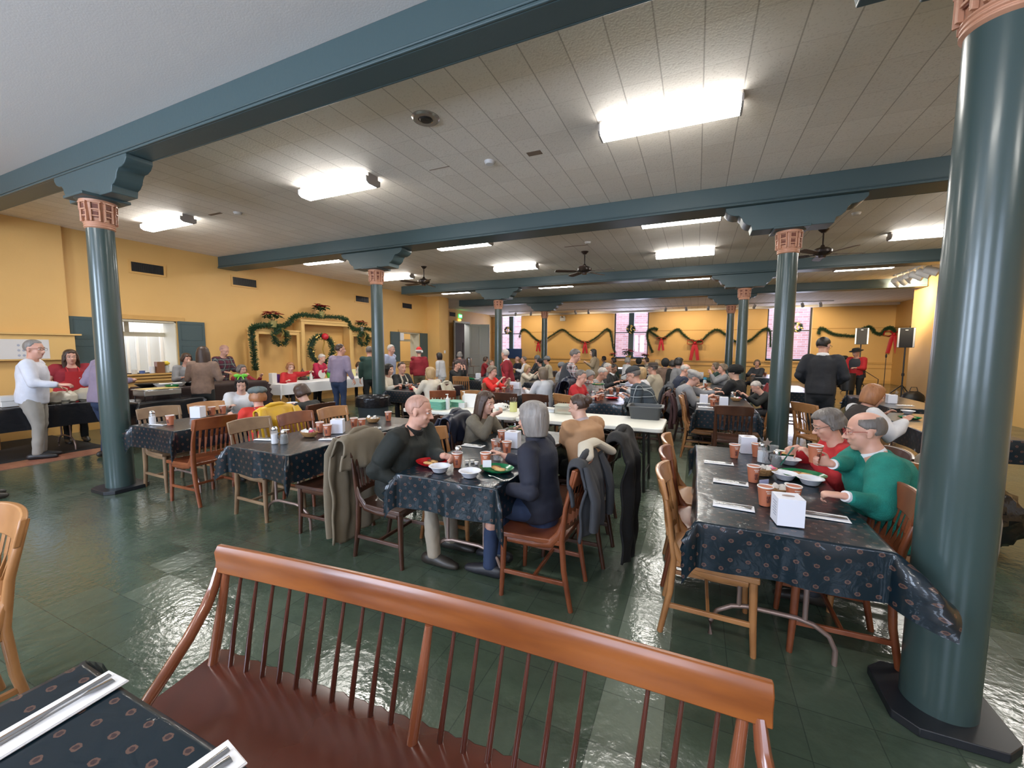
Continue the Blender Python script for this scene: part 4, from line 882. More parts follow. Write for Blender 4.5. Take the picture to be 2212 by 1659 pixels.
    for h0, kn, an in LG: c.tube([h0+Vector((0, 0, .01)), h0.lerp(kn, .5), kn, kn.lerp(an, .4), an+Vector((0, 0, -.02))], [.096*s_*G, .083*s_*G, .068*s_, .062*s_, .056*s_], 12, round_=False); c.ell(kn, (.074*s_, .074*s_, .074*s_), 12, 8)
    skin_obj(shift(c), 'trousers', botm, t, cv*1.1, 3, (.010, 9))
    sm = mat('shoe_%02d' % int(sum(shoe)*100), shoe, .45)
    for k, (h0, kn, an) in enumerate(LG):
        d_ = Vector((an.x*.15, 1, 0)).normalized(); o_ = Vector((an.x, an.y, 0))
        shift(MB().tube([o_-d_*.07+Vector((0, 0, .045)), o_+Vector((0, 0, .052)), o_+d_*.10+Vector((0, 0, .040)), o_+d_*.175+Vector((0, 0, .030))], [(.036, .043), (.040, .050), (.046, .036), (.034, .026)], 10, round_=True)).build('shoe', sm, t, sharp=None).data.shade_smooth()
    if glasses:
        gm = mat('glasses_'+('red' if glasses == 'red' else 'dark'), (.30, .02, .02) if glasses == 'red' else (.03, .022, .02), .3); gb = MB()
        for q in (-1, 1):
            gb.tube([Ms @ Vector((q*.031+.022*math.cos(a*PI/7), .099, .010+.017*math.sin(a*PI/7))) for a in range(14)], .0016*s_, 6, closed=True)
            gb.tube([Ms @ Vector(v) for v in ((q*.052, .097, .016), (q*.074, .07, .016), (q*.080, .01, .014), (q*.081, -.012, .004))], .0017*s_, 6)
        gb.tube([Ms @ Vector((-.01, .1, .012)), Ms @ Vector((.01, .1, .012))], .0016*s_, 6); shift(gb).build('glasses', gm, t, sharp=None)
    if hat:
        kind, hm = hat; hb = MB()
        if kind == 'cap':
            hb.ell((0, -.012, .062), (.088, .106, .078), 24, 14, Ms, lambda p, d: Vector((p.x, p.y, max(p.z, .058)))); Mb = Ms
            hb.prism([(.075*math.cos(a), .085+.07*math.sin(a)) for a in [PI*i/10 for i in range(11)]]+[(-.075, .05), (.075, .05)], .058, .064, 'z', Ms @ Matrix.Translation((0, .0, .012)) @ Matrix.Rotation(-.2, 4, 'X'))
        elif kind == 'flat': hb.ell((0, .0, .085), (.108, .125, .050), 32, 12, Ms, lambda p, d: p+Vector((0, -.02 if d.y < 0 else 0, .006*math.sin(8*math.atan2(d.x, d.y))-.03*max(0, d.y))))
        elif kind == 'beanie': hb.ell((0, -.014, .062), (.096, .114, .10), 24, 14, Ms, lambda p, d: Vector((p.x, p.y, max(p.z, .030))))
        elif kind == 'fuzzy': hb.ell((0, -.014, .062), (.125, .135, .095), 30, 18, Ms, lambda p, d: Vector((p.x, p.y, max(p.z, .010)))+d*.006*math.sin(37*d.x+29*d.z))
        elif kind == 'brim':
            hb.lathe([(.0, .13), (.07, .135), (.085, .12), (.092, .065), (.15, .056), (.155, .062), (.10, .072), (.088, .07)], 28, (0, -.012, 0), Ms, sy=1.15)
        elif kind == 'hood': hb.ell((0, -.03, .02), (.115, .125, .135), 28, 18, Ms, lambda p, d: p if d.y < .35 else Vector((p.x*.9, .03, p.z*.9)))
        elif kind == 'santa':
            hb.lathe([(.095, .035), (.092, .07), (.075, .12), (.04, .16), (0, .17)], 20, (0, -.012, 0), Ms, sy=1.15)
        ho = shift(hb).build('hat', hm, t, sharp=.8, fixn=True)
        if kind == 'santa': shift(MB().lathe([(.098, .03), (.108, .045), (.104, .07), (.09, .075)], 20, (0, -.012, 0), Ms, sy=1.15).ell((.09, -.08, .02), (.03, .03, .03), 10, 8, Ms)).build('hat_trim', mat('santa_fur', (.7, .68, .64), .9, bump=(90, 1)), ho)
    if apron:
        def ap(u, v):
            h = .40-(.86 if not sit else .5)*v; aw = .42 if v < .18 else .42+.75*min(1, (v-.18)/.15); an_ = (-1+2*u)*aw; c0 = T(h) if h > 0 else hip+Vector((0, .0, h*s_))
            q_ = .012+.02*max(0, -h)*4; return tuple(c0+Vector((math.sin(an_)*(.185*G+q_)*s_, math.cos(an_)*(.148*G+q_)*s_+.008, 0)))
        a_ = MB().grid(ap, 14, 16); ao = shift(a_).build('apron', apron, t, sharp=None); so = ao.modifiers.new('solid', 'SOLIDIFY'); so.thickness = .004
        sb = MB()
        for q in (-1, 1): sb.tube([T(.39, .13*G, q*.06), T(.46, .09*G, q*.07), T(.49, -.03, q*.065), T(.46, -.09, q*.03)], (.010, .003), 6) if False else sb.tube([T(.39, .138*G, q*.065), T(.455, .105*G, q*.075), T(.497, .0, q*.075), T(.47, -.10*G, q*.045)], .007, 6)
        shift(sb).build('apron_strap', apron, t)
    if extras: extras(t, T, Ms, shift, arms, s_, G, hip, LG)
    t['_h'] = 0
    return t, off
def ray(px, py): return cF+cR*((px-1106)/_f)-cU*((py-829.5)/_f)
def HX(px, py, X): r = ray(px, py); t = X/r.x; return (X, r.y*t, CAMZ+r.z*t)
def HY(px, py, Y): r = ray(px, py); t = Y/r.y; return (r.x*t, Y, CAMZ+r.z*t)
def HZ(px, py, z): q = P(px, py, z); return (q[0], q[1], z)
F = fab
SW = dict(black=F('black', (.012, .013, .013)), navy=F('navy', (.014, .016, .030)), white=F('white', (.62, .62, .64)), cream=F('cream', (.60, .54, .44)), red=F('red', (.50, .018, .022)), dkred=F('dark_red', (.26, .012, .022)),
          grey=F('mid_grey', (.25, .25, .26)), jeans=F('denim', (.022, .040, .095)), khaki=F('khaki', (.36, .31, .24)), brown=F('brown_knit', (.24, .155, .115), 'knit'), green=F('forest', (.02, .055, .045)), olive=F('olive_knit', (.155, .135, .10), 'knit'),
          teal=F('teal_knit', (.006, .20, .155), 'knit'), camel=F('camel', (.40, .22, .11)), lilac=F('lilac_shirt', (.27, .215, .30)), blue=F('pale_blue', (.40, .44, .62)), beige=F('beige_jacket', (.46, .40, .30)), charcoal=F('charcoal', (.03, .033, .04)), pink=F('crimson', (.42, .01, .05)))
CUFF = mat('shirt_white', (.70, .70, .72), .7); RIB = mat('knit_cap_grey', (.15, .155, .16), .9, bump=(200, .5)); NAVYHAT = mat('cap_dark', (.03, .033, .036), .8)
def person_at(hp, label, head, **k): return person(label, hp[0], hp[1], head, hp[2], **k)
PP = {}
# --- the people at the front tables
def glasses_cord(t, T, Ms, shift, arms, s_, G, hip, LG):
    m = BLACKM; shift(MB().tube([T(.49, .06, -.06), T(.40, .135, -.05), T(.34, .155, -.01), T(.40, .145, .05), T(.49, .06, .06)], .0025, 6)).build('glasses_cord', m, t)
    shift(MB().tube([T(.35, .158, -.05), T(.335, .165, -.02), T(.345, .165, .02)], .003, 6)).build('hanging_glasses', STEEL, t)
    shift(MB().tube([T(.465, -.01), T(.50, .0), T(.525, .006)], [(.092, .082), (.075, .072), (.066, .066)], 20, up=(0, 1, 0))).build('fleece_collar', SW['black'], t).data.shade_smooth()
hp = HZ(905, 845, 1.27)
PP['bald'] = person_at(hp, 'person bald in a black fleece, holding a paper cup at the middle table', 2, lod=2, skin=0, hair=('stub', 'stubble'), topm=fab('black_fleece', (.010, .013, .010)), botm=SW['khaki'], lean=17, look=(-20, 8), girth=1.22,
    hands=(('w', *P(958, 985, .815), .815, {'curl': .75, 'n': (.5, .7, -.2), 'dir': (.25, 1, .05)}), ('w', -1.90, 2.33, .60)), extras=glasses_cord, thigh=(.14, .40))
def turtleneck(t, T, Ms, shift, arms, s_, G, hip, LG): shift(MB().tube([T(.465, -.01), T(.50, -.0), T(.535, .006)], [(.088, .078), (.070, .066), (.064, .062)], 20, up=(0, 1, 0))).build('high_collar', SW['navy'], t).data.shade_smooth()
PP['bob'] = person_at(HZ(1150, 858, 1.27), 'person with a straight grey bob in a navy fleece, back to the camera', 178, lod=2, skin=0, hair=('bob', 'silver'), topm=SW['navy'], botm=SW['jeans'], lean=5, look=(10, 4), hands=(('w', -1.13, 2.37, .69), ('w', -1.28, 2.72, .80)), extras=turtleneck, shoe=(.02, .02, .025), thigh=(.11, .38), feet=((-.12, .34), (.10, .38)))
PP['eater'] = person_at(HZ(1050, 840, 1.20), 'person with long brown hair in an olive sweater, eating from one hand', -4, lod=2, skin=1, hair=('long', 'brown'), topm=SW['olive'], botm=SW['charcoal'], lean=15, look=(6, 6), open_=1, hands=(('w', -1.62, 3.72, .80), ('w', -1.70, 3.36, .985, {'curl': .8, 'dir': (-.35, .9, .35), 'n': (-.5, -.3, .8)})))
PP['camel'] = person_at(HZ(1250, 845, 1.215), 'person with a dark bun in a camel coat, back to the camera', 152, lod=2, skin=1, hair=('short', 'brown', 'bun'), topm=SW['camel'], botm=SW['black'], lean=13, look=(-16, 10), girth=1.28, collar=mat('collar_pinkish', (.45, .36, .36), .7), hands=(('w', *HY(1222, 935, 3.78), {'dir': (.2, .2, 1)}), (.20, .42, .80)))
PP['red_lady'] = person_at(HZ(1790, 875, 1.205), 'person with short grey hair and glasses in a red jacket', 186, lod=2, skin=0, hair=('full', 'salt'), topm=SW['red'], botm=SW['black'], lean=16, look=(0, 20), glasses='dark', hands=(('w', *P(1757, 992, .83), .83, {'curl': .6}), ('w', *P(1722, 966, .86), .86, {'curl': 1.1, 'dir': (-.3, .9, -.4)})))
PP['green'] = person_at(HZ(1872, 880, 1.25), 'person balding with glasses in a bright green sweater', 178, lod=2, skin=0, hair=('bald', 'salt'), topm=SW['teal'], botm=SW['charcoal'], lean=15, look=(4, 6), glasses='red', girth=1.38, collar=CUFF, hands=(('w', *P(1826, 1072, .825), .825, {'curl': .75, 'n': (.2, .2, -1), 'dir': (.25, 1, -.05)}), ('w', *P(1797, 1003, .925), .925, {'curl': .8, 'n': (-.9, .2, 0), 'dir': (-.1, 1, .25)})))
# --- left group beside the column
def bow(t, T, Ms, shift, arms, s_, G, hip, LG):
    m = mat('green_bow', (.16, .55, .05), .4); b = MB()
    for q in (-1, 1): b.ell((q*.045, -.01, .145), (.045, .02, .030), 12, 8, Ms); b.tube([Ms @ Vector((q*.01, -.01, .14)), Ms @ Vector((q*.03, .02, .125)), Ms @ Vector((q*.04, .05, .11))], (.008), 6)
    b.ell((0, -.01, .145), (.015, .018, .018), 8, 6, Ms); shift(b).build('hair_bow', m, t)
person_at(HX(520, 808, -5.85), 'person with black fringe, green bow and white jumper behind the table', -25, skin=1, hair=('bob', 'dark'), topm=SW['white'], lean=10, look=(10, 22), extras=bow)
def straps(t, T, Ms, shift, arms, s_, G, hip, LG):
    m = mat('strap_grey', (.30, .31, .31), .8); b = MB()
    for q in (-1, 1): b.tube([T(.40, .14, q*.08), T(.47, .06, q*.09), T(.475, -.07, q*.085), T(.36, -.145, q*.06), T(.20, -.15, q*.02), T(.02, -.14, 0)], [(.018, .004)]*6, 6, up=(1, 0, 0))
    shift(b).build('overall_straps', m, t)
person_at(HX(555, 832, -4.62), 'person in a red shirt, grey overall straps and a grey newsboy cap', 165, skin=0, hair=('ear', 'ginger'), topm=F('bright_red', (.60, .035, .02)), lean=10, hat=('flat', mat('newsboy_grey', (.10, .125, .125), .8)), extras=straps, hands=((-.2, .36, .79), (.2, .36, .79)))
person_at(HX(650, 825, -4.6), 'person with tousled brown hair and a black hoodie, a child leaning over food', 190, skin=1, hair=('ear', 'brown'), topm=SW['black'], lean=18, look=(0, 25), s=.82)
# --- the left wall: standing figures
def nametag(t, T, Ms, shift, arms, s_, G, hip, LG): shift(MB().box((0, 0, 0), (.08, .004, .05), Matrix.Translation(T(.33, .152*G, -.03)))).build('name_tag', CUFF, t)
person_at(HZ(68, 730, 1.715) if 0 else (-8.50, 2.55, 1.72), 'person grey-haired in a white shirt and khakis, seen from behind', 60, pose='stand', skin=0, hair=('short', 'grey'), topm=F('white_shirt', (.62, .64, .72)), botm=F('grey_khaki', (.30, .28, .25)), look=(25, 4), lean=3, girth=1.1, glasses='dark', hands=((-.25, .20, 1.0), (.27, .34, 1.06, {'dir': (.3, 1, 0)})), shoe=(.012, .012, .014), grp='people along the left wall')
person_at((-9.35, 3.2, 1.57), 'person with long dark hair, glasses and a red apron behind the serving table', -10, pose='stand', skin=0, hair=('long', 'brown'), topm=SW['dkred'], botm=SW['black'], apron=mat('apron_red', (.50, .025, .03), .7), girth=1.3, glasses='dark', sleeves=0, extras=nametag, hands=((-.3, .25, 1.0), (.3, .3, 1.0)), grp='people along the left wall')
person_at((-7.75, 3.07, 1.70), 'person in a lilac shirt mostly hidden behind the left column', 100, pose='stand', skin=0, hair=('short', 'grey'), topm=SW['lilac'], botm=SW['jeans'], girth=1.15, hands=((-.36, .16, 1.12, {'dir': (1, .6, 0)}), (.36, .16, 1.12, {'dir': (-1, .6, 0)})), grp='people along the left wall')
person_at((-6.72, 1.60, 1.62), 'person in a pale jacket cut off by the left edge of the photo', 80, pose='stand', skin=0, hair=('short', 'grey'), topm=F('pale_jacket', (.36, .36, .37)), botm=SW['charcoal'], girth=1.25, grp='people along the left wall')
person_at(HX(402, 760, -9.3), 'person in a grey hooded top bending towards a friend at the buffet', 0, pose='stand', skin=0, hair=('ear', 'brown'), topm=SW['grey'], botm=F('patterned_plum', (.09, .07, .10)), lean=12, look=(0, 10), hands=((-.1, .38, 1.15), (.2, .36, 1.0)), grp='people along the left wall')
person_at(HX(438, 745, -8.0), 'person with long brown hair, brown sweater and black skirt, back to the camera', 130, pose='stand', skin=1, hair=('long', 'brown'), topm=SW['brown'], botm=SW['black'], hands=((-.2, .30, 1.15), (.22, .26, 1.05)), grp='people along the left wall')
person_at(HX(484, 742, -9.9), 'person with cropped hair in a dark striped holiday sweater looking down', 10, pose='stand', skin=0, hair=('crop', 'stubble'), topm=plaid('stripe_knit', (.02, .025, .04), (.10, .015, .03), (.16, .18, .16), 9), botm=SW['charcoal'], lean=10, look=(0, 22), hands=((-.15, .40, 1.05), (.2, .38, 1.03)), grp='people along the left wall')
person_at(HX(522, 785, -9.0), 'person with grey bob and glasses in red and green behind the wall table', 5, skin=0, hair=('ear', 'salt'), topm=SW['dkred'], lean=8, hands=((-.2, .4, .95), (.25, .5, 1.02)), glasses='dark', grp='people behind the white serving table')
person_at(HX(627, 780, -9.0), 'person with auburn fringe in a red cardigan behind the white table', -10, skin=1, hair=('ear', 'ginger'), topm=SW['red'], lean=6, look=(10, 8), hands=((-.26, .5, 1.0), (.24, .36, .80)), grp='people behind the white serving table')
person_at(HX(695, 762, -9.45), 'person white-haired in a crimson sweater bowing behind the purple shirt', 15, pose='stand', skin=0, hair=('short', 'white'), topm=SW['pink'], botm=SW['charcoal'], lean=16, look=(0, 25), s=.92, hands=((-.1, .42, 1.0), (.16, .4, .98)), grp='people behind the white serving table')
person_at(HX(775, 780, -9.4), 'person bending with dark hair and white sleeves behind the white table', -30, skin=1, hair=('ear', 'brown'), topm=SW['white'], lean=26, look=(0, 30), grp='people behind the white serving table')
person_at(HX(735, 740, -7.45), 'person in a lilac shirt and jeans standing at the white table', 100, pose='stand', skin=0, hair=('short', 'brown'), topm=SW['lilac'], botm=SW['jeans'], girth=1.08, look=(40, 0), hands=((-.20, .30, 1.05), (.31, .12, .86)), grp='people standing by the white serving table')
person_at(HX(797, 745, -7.6), 'person in a dark green jacket partly behind the second teal column', 140, pose='stand', skin=0, hair=('short', 'salt'), topm=SW['green'], botm=SW['black'], grp='people standing by the white serving table')
person_at(HX(845, 742, -7.7), 'person in a pale blue shirt with sunglasses on top of the head', 10, pose='stand', skin=0, hair=('short', 'white'), topm=SW['blue'], botm=SW['khaki'], girth=1.15, look=(0, 8), grp='people standing by the white serving table')
person_at(HX(905, 750, -7.6), 'person in a dark red sweater and red holiday hat, back to the camera', 125, pose='stand', skin=0, hair=('short', 'grey'), topm=SW['dkred'], botm=F('olive_cord', (.13, .105, .06)), girth=1.1, hat=('santa', mat('santa_red', (.55, .02, .02), .8, bump=(60, .6))), grp='people standing by the white serving table')
person_at(HX(948, 760, -7.5), 'person with a dark bob in a white dress standing near the pilaster', 185, pose='stand', skin=1, hair=('bob', 'dark'), topm=SW['white'], botm=SW['white'], s=.88, grp='people standing by the white serving table')
person_at(HX(993, 758, -7.4), 'person with curly grey hair in a black floral dress before the white doors', 120, pose='stand', skin=0, hair=('ear', 'grey'), topm=plaid('floral', (.012, .01, .012), (.02, .012, .014), (.45, .30, .30), 23), botm=plaid('floral', (.012, .01, .012), (.02, .012, .014), (.45, .30, .30), 23), s=.88, grp='people standing by the white serving table')
# --- second row of tables
def scarf(t, T, Ms, shift, arms, s_, G, hip, LG): shift(MB().tube([T(.15, .15, -.09), T(.38, .145, -.08), T(.50, .04, -.07), T(.51, -.06, 0), T(.50, .04, .07), T(.38, .145, .08), T(.15, .15, .09)], [(.022, .012)]*7, 8)).build('scarf', SW['beige'], t)
person_at(HX(840, 783, -5.95), 'person with black hair and a cream top beside the second teal column', 0, skin=1, hair=('bob', 'dark'), topm=SW['cream'], lean=6, look=(-10, 4), grp='people at the second row of tables')
person_at(HX(868, 779, -5.85), 'person in a black jacket and tan scarf talking across the table', -8, skin=0, hair=('short', 'brown'), topm=SW['black'], lean=6, extras=scarf, grp='people at the second row of tables', look=(10, 0))
person_at(HX(928, 790, -4.72), 'person with wavy blonde bob and cream sweater, back to the camera', 160, skin=1, hair=('bob', 'blond'), topm=SW['cream'], lean=8, look=(-20, 0), grp='people at the second row of tables')
person_at(HX(988, 777, -5.9), 'person in black covering the face with both hands', -5, skin=0, hair=('short', 'dark'), topm=SW['black'], lean=12, look=(0, 15), hands=((-.07, .36, 1.03, {'dir': (.1, -.1, 1), 'n': (0, -1, 0)}), (.07, .36, 1.03, {'dir': (-.1, -.1, 1), 'n': (0, -1, 0)})), grp='people at the second row of tables')
person_at(HX(1064, 787, -3.82), 'person with short grey-brown hair in a bright red V-neck top', -5, skin=0, hair=('full', 'ash'), topm=F('scarlet', (.72, .022, .016)), lean=14, look=(0, 8), sleeves=2, hands=((-.14, .44, .92), (.14, .44, .95)), grp='people at the second row of tables')
person_at(HY(1091, 752, 9.1), 'person in a red apron and white collar standing among the tables', -160, pose='stand', skin=0, hair=('short', 'white'), topm=SW['dkred'], botm=SW['khaki'], collar=CUFF, apron=mat('apron_crimson', (.48, .03, .045), .7), look=(35, 0), extras=nametag, grp='people at the second row of tables')
person_at(HY(1062, 776, 12.2), 'person with short fair hair behind the bright red top', 0, skin=0, hair=('short', 'ash'), topm=SW['grey'], lean=8, grp='people at the third row of tables')
person_at(HX(1140, 786, -4.1), 'person with a wavy golden bob and cream sweater, hands raised over a plate', -5, skin=0, hair=('bob', 'blond'), topm=SW['cream'], lean=12, look=(0, 14), hands=((-.12, .42, .95), (.14, .42, .93)), grp='people at the second row of tables')
person_at(HY(1172, 790, 7.3), 'person with a straight fair bob and white sweatshirt, back turned', 150, skin=1, hair=('bob', 'ash'), topm=SW['white'], lean=8, grp='people at the second row of tables', look=(-15, 0))
def vest(t, T, Ms, shift, arms, s_, G, hip, LG):
    b = MB(); b.tube([T(h, f) for h, a, d, f in ((-.12, .172, .142, 0), (.10, .168, .132, 0), (.32, .182, .142, 0), (.42, .165, .132, -.008), (.485, .10, .09, -.01))], [(a*s_*G, d*s_*G) for a, d in ((.178, .142), (.168, .134), (.180, .144), (.158, .134), (.10, .095))], 18, up=(0, 1, 0)); shift(b).build('vest', SW['charcoal'], t).data.shade_smooth()
person_at(HY(1243, 750, 7.35), 'person in a black vest and white plaid shirt standing over the table', 20, pose='stand', skin=0, hair=('short', 'salt'), topm=plaid('plaid_white', (.55, .54, .53), (.06, .035, .035), (.30, .12, .12), 9), botm=SW['jeans'], lean=14, look=(10, 22), extras=vest, hands=((-.1, .42, 1.0), (.14, .46, .98)), girth=1.08, grp='people at the second row of tables')
person_at(HY(1256, 795, 6.75), 'person with rosy cheeks half hidden by the plaid sleeve', -10, skin=0, hair=('short', 'salt'), topm=SW['red'], lean=12, look=(0, 12), grp='people at the second row of tables')
person_at(HY(1274, 796, 7.55), 'person with silver swept hair looking down at the plaid men’s table', -5, skin=0, hair=('full', 'grey'), topm=SW['grey'], lean=16, look=(0, 28), grp='people at the second row of tables')
person_at(HY(1302, 790, 8.1), 'person bald and bowed with pale shirt, nearer of the two bald heads', -5, skin=0, hair=('stub', 'white'), topm=plaid('plaid_pale', (.5, .48, .45), (.3, .28, .28), (.2, .2, .25), 12), lean=22, look=(0, 30), grp='people at the second row of tables')
person_at(HY(1313, 781, 9.9), 'person bald with pink scalp behind the bowed bald head', -5, skin=0, hair=('stub', 'white'), topm=SW['charcoal'], lean=14, look=(0, 18), grp='people at the third row of tables')
person_at(HY(1326, 784, 10.5), 'person with brown skin and black vest over a white shirt', -10, skin=2, hair=('crop', 'dark'), topm=SW['black'], collar=CUFF, lean=10, look=(0, 15), grp='people at the third row of tables')
person_at(HY(1368, 788, 6.95), 'person in a navy cap and dark plaid flannel shirt leaning over the table', 176, skin=0, hair=('short', 'salt'), topm=plaid('plaid_dark', (.015, .022, .030), (.045, .06, .075), (.30, .33, .34), 8), botm=SW['charcoal'], lean=24, look=(0, 14), hat=('cap', NAVYHAT), glasses='dark', girth=1.2, grp='people at the second row of tables')
person_at(HY(1384, 790, 8.4), 'person with blonde hair just behind the navy cap', 185, skin=1, hair=('bob', 'blond'), topm=SW['white'], lean=12, grp='people at the second row of tables')
person_at(HY(1410, 781, 9.6), 'person in a brown brimmed hat and beige jacket, back to the camera', 165, skin=0, hair=('short', 'salt'), topm=SW['beige'], lean=10, hat=('brim', mat('hat_brown', (.045, .032, .026), .8)), girth=1.15, grp='people at the third row of tables')
person_at(HY(1482, 783, 9.3), 'person balding in a navy jacket in profile behind the grey cap', 15, skin=0, hair=('bald', 'white'), topm=F('navy_jacket', (.02, .028, .055)), lean=12, look=(10, 18), girth=1.2, grp='people at the third row of tables')
person_at(HY(1500, 798, 7.7), 'person in a pale grey flat cap and grey sweater reaching over the table', 5, skin=0, hair=('short', 'grey'), topm=SW['grey'], lean=26, look=(0, 18), hat=('flat', mat('flatcap_grey', (.34, .32, .30), .8)), girth=1.15, hands=((-.10, .66, .86), (.2, .5, .80)), grp='people at the second row of tables')
person_at(HY(1634, 820, 8.2), 'person with cropped white hair in black, bent low over the plate', 195, skin=0, hair=('short', 'white'), topm=SW['black'], lean=34, look=(0, 35), hands=((-.16, .52, .80), (.12, .52, .81)), grp='people at the second row of tables')
person_at(HY(1588, 787, 8.75), 'person in a fuzzy black hat and long black coat, seen from behind', 150, skin=1, hair=('short', 'dark'), topm=fab('black_coat', (.008, .008, .009)), lean=4, hat=('fuzzy', mat('fuzzy_hat', (.008, .008, .008), .95, bump=(120, 1))), girth=1.15, grp='people at the third row of tables')
person_at(HY(1561, 783, 11.2), 'person with tinted short hair and grey top, smiling, hands folded', 190, skin=0, hair=('full', 'ash'), topm=SW['grey'], lean=8, hands=((-.05, .36, 1.0), (.05, .36, 1.0)), grp='people at the third row of tables')
person_at(HY(1546, 781, 12.6), 'person with brown hair and dark green top beyond the grey top', 185, skin=0, hair=('ear', 'ash'), topm=SW['green'], lean=6, grp='people at the third row of tables')
person_at(HY(1636, 775, 15.2), 'person in a dark jacket seated alone under the far right window', 230, skin=0, hair=('ear', 'ash'), topm=SW['charcoal'], lean=2, look=(-30, 0), grp='people before the far wall')
def lany(t, T, Ms, shift, arms, s_, G, hip, LG): shift(MB().tube([T(.36, .13, -.03), T(.50, .03, -.065), T(.515, -.06, 0), T(.50, .03, .065), T(.36, .13, .03)], .005, 6)).build('lanyard', mat('lanyard_orange', (.35, .12, .05), .7), t)
person_at((1.90, 8.30, 1.835), 'person in a dark suit with trimmed beard and glasses standing beside the column', 75, pose='stand', skin=0, hair=('short', 'dark', 'beard'), topm=F('suit_dark', (.016, .018, .024)), botm=F('suit_dark', (.016, .018, .024)), look=(28, 12), collar=CUFF, glasses='dark', extras=lany, girth=1.08, shoe=(.01, .01, .01), hands=((-.2, .24, 1.02, {'pole': (-.5, -.3, -.9)}), (.2, .24, 1.02, {'pole': (.5, -.3, -.9)})), grp='people at the second row of tables')
def puffs(t, T, Ms, shift, arms, s_, G, hip, LG):
    for sp, el, wr, o in arms: shift(MB().tube([sp, sp.lerp(el, .4), el, el.lerp(wr, .5), wr.lerp(el, .08)], [.072, .088, .092, .078, .045], 14, round_=True)).build('sleeve', F('puff_white', (.66, .66, .68)), t, sharp=None).data.shade_smooth()
person_at(HY(1890, 825, 5.75), 'person with ginger bob, dark vest and white puffed sleeves', 15, skin=0, hair=('bob', 'ginger'), topm=fab('vest_brown', (.025, .018, .016)), lean=22, look=(0, 14), extras=puffs, hands=((-.1, .42, .86), (.16, .46, .84)), grp='people at the second row of tables')
# --- far tables and windows
far = [(1050, 769, 14.6, 'brown', 'dkred', 0, 20, None, 'dark-haired in dark red before the first window'), (1117, 769, 15.2, 'stubble', 'navy', 0, 170, None, 'with sunlit glasses beside the navy banner'), (1131, 768, 14.2, 'salt', 'white', 0, 200, None, 'balding with a white shirt near the far left window'),
       (1160, 767, 14.8, 'grey', 'charcoal', 0, 170, 'beanie', 'in a pale grey beanie at the far table'), (1166, 774, 12.9, 'dark', 'black', 0, 160, 'beanie', 'in a black cap with striped black sweater'), (1181, 769, 13.6, 'dark', 'beige', 0, 190, 'beanie', 'in a grey cap and light jacket beside the thin column'),
       (1214, 782, 10.8, 'brown', 'grey', 0, 10, 'beanie', 'in a dark knit cap and light jacket behind the vest'), (1304, 768, 18.6, 'dark', 'grey', 2, 190, None, 'with black hair and grey shirt by the far garland'), (1325, 771, 16.0, 'dark', 'green', 2, 200, None, 'dark-skinned in olive under the small poinsettia'),
       (1357, 770, 15.4, 'grey', 'white', 0, 40, None, 'with wavy grey hair and a white top under the poinsettia'), (1380, 772, 16.2, 'dark', 'black', 1, 100, 'hood', 'in a black hood before the middle window'), (1396, 771, 17.5, 'brown', 'cream', 1, 200, None, 'with round glasses facing the camera at the far wall'),
       (1420, 775, 15.0, 'blond', 'beige', 0, 150, None, 'fair and blurred behind the brown hat'), (1437, 773, 13.4, 'dark', 'brown', 1, 110, 'hood', 'in a dark hood and brown tweed coat, back turned'), (1468, 770, 12.2, 'dark', 'grey', 0, 20, None, 'black-haired with glasses in profile above the navy jacket'),
       (1455, 776, 13.0, 'dark', 'black', 0, 30, None, 'dark-haired peeking left of the black-haired profile')]
for px, py, Y, hr, tp, sk, hd, ht, lb in far:
    person_at(HY(px, py, Y), 'person '+lb, hd, lod=0, skin=sk, hair=('short' if hr in ('stubble', 'salt') or ht else 'ear', hr), topm=SW[tp], lean=8, hat=(ht, RIB if hr == 'grey' or tp in ('grey', 'beige') else SW['black']) if ht else None, grp='people before the far wall')
person_at(HY(1281, 752, 13.8), 'person with long dark hair in a tan hooded coat standing beyond the tables', 200, pose='stand', skin=1, hair=('long', 'dark'), topm=F('tan_coat', (.30, .23, .15)), botm=F('tan_skirt', (.26, .17, .10)), s=.93, girth=1.12, hands=((-.1, .32, 1.12), (.12, .32, 1.1)), grp='people before the far wall')
# --- musicians
person_at((4.33, 15.4, 1.66), 'person in a black brimmed hat, red shirt and vest by the right wall', 225, pose='stand', skin=0, hair=('short', 'grey'), topm=SW['red'], botm=SW['black'], girth=1.15, hat=('brim', SW['black']), extras=vest, look=(10, 12), hands=((-.16, .36, 1.06), (.16, .36, 1.04)), grp='musicians by the right wall')
person_at((4.15, 15.95, 1.42), 'person in a dark flat cap playing a stringed instrument beside the drummer', 210, skin=0, hair=('short', 'grey', 'beard'), topm=SW['dkred'], botm=SW['black'], hat=('flat', SW['black']), s=1.1, look=(10, 12), hands=((-.25, .40, .98), (.18, .25, .82)), grp='musicians by the right wall')
# --- at the right edge
person_at((3.35, 4.35, 1.30), 'person in a white quilted coat right of the big column', 20, skin=1, hair=('bob', 'dark'), topm=F('white_quilt', (.58, .57, .55), 'shiny'), lean=8, girth=1.2, grp='people at the second row of tables')
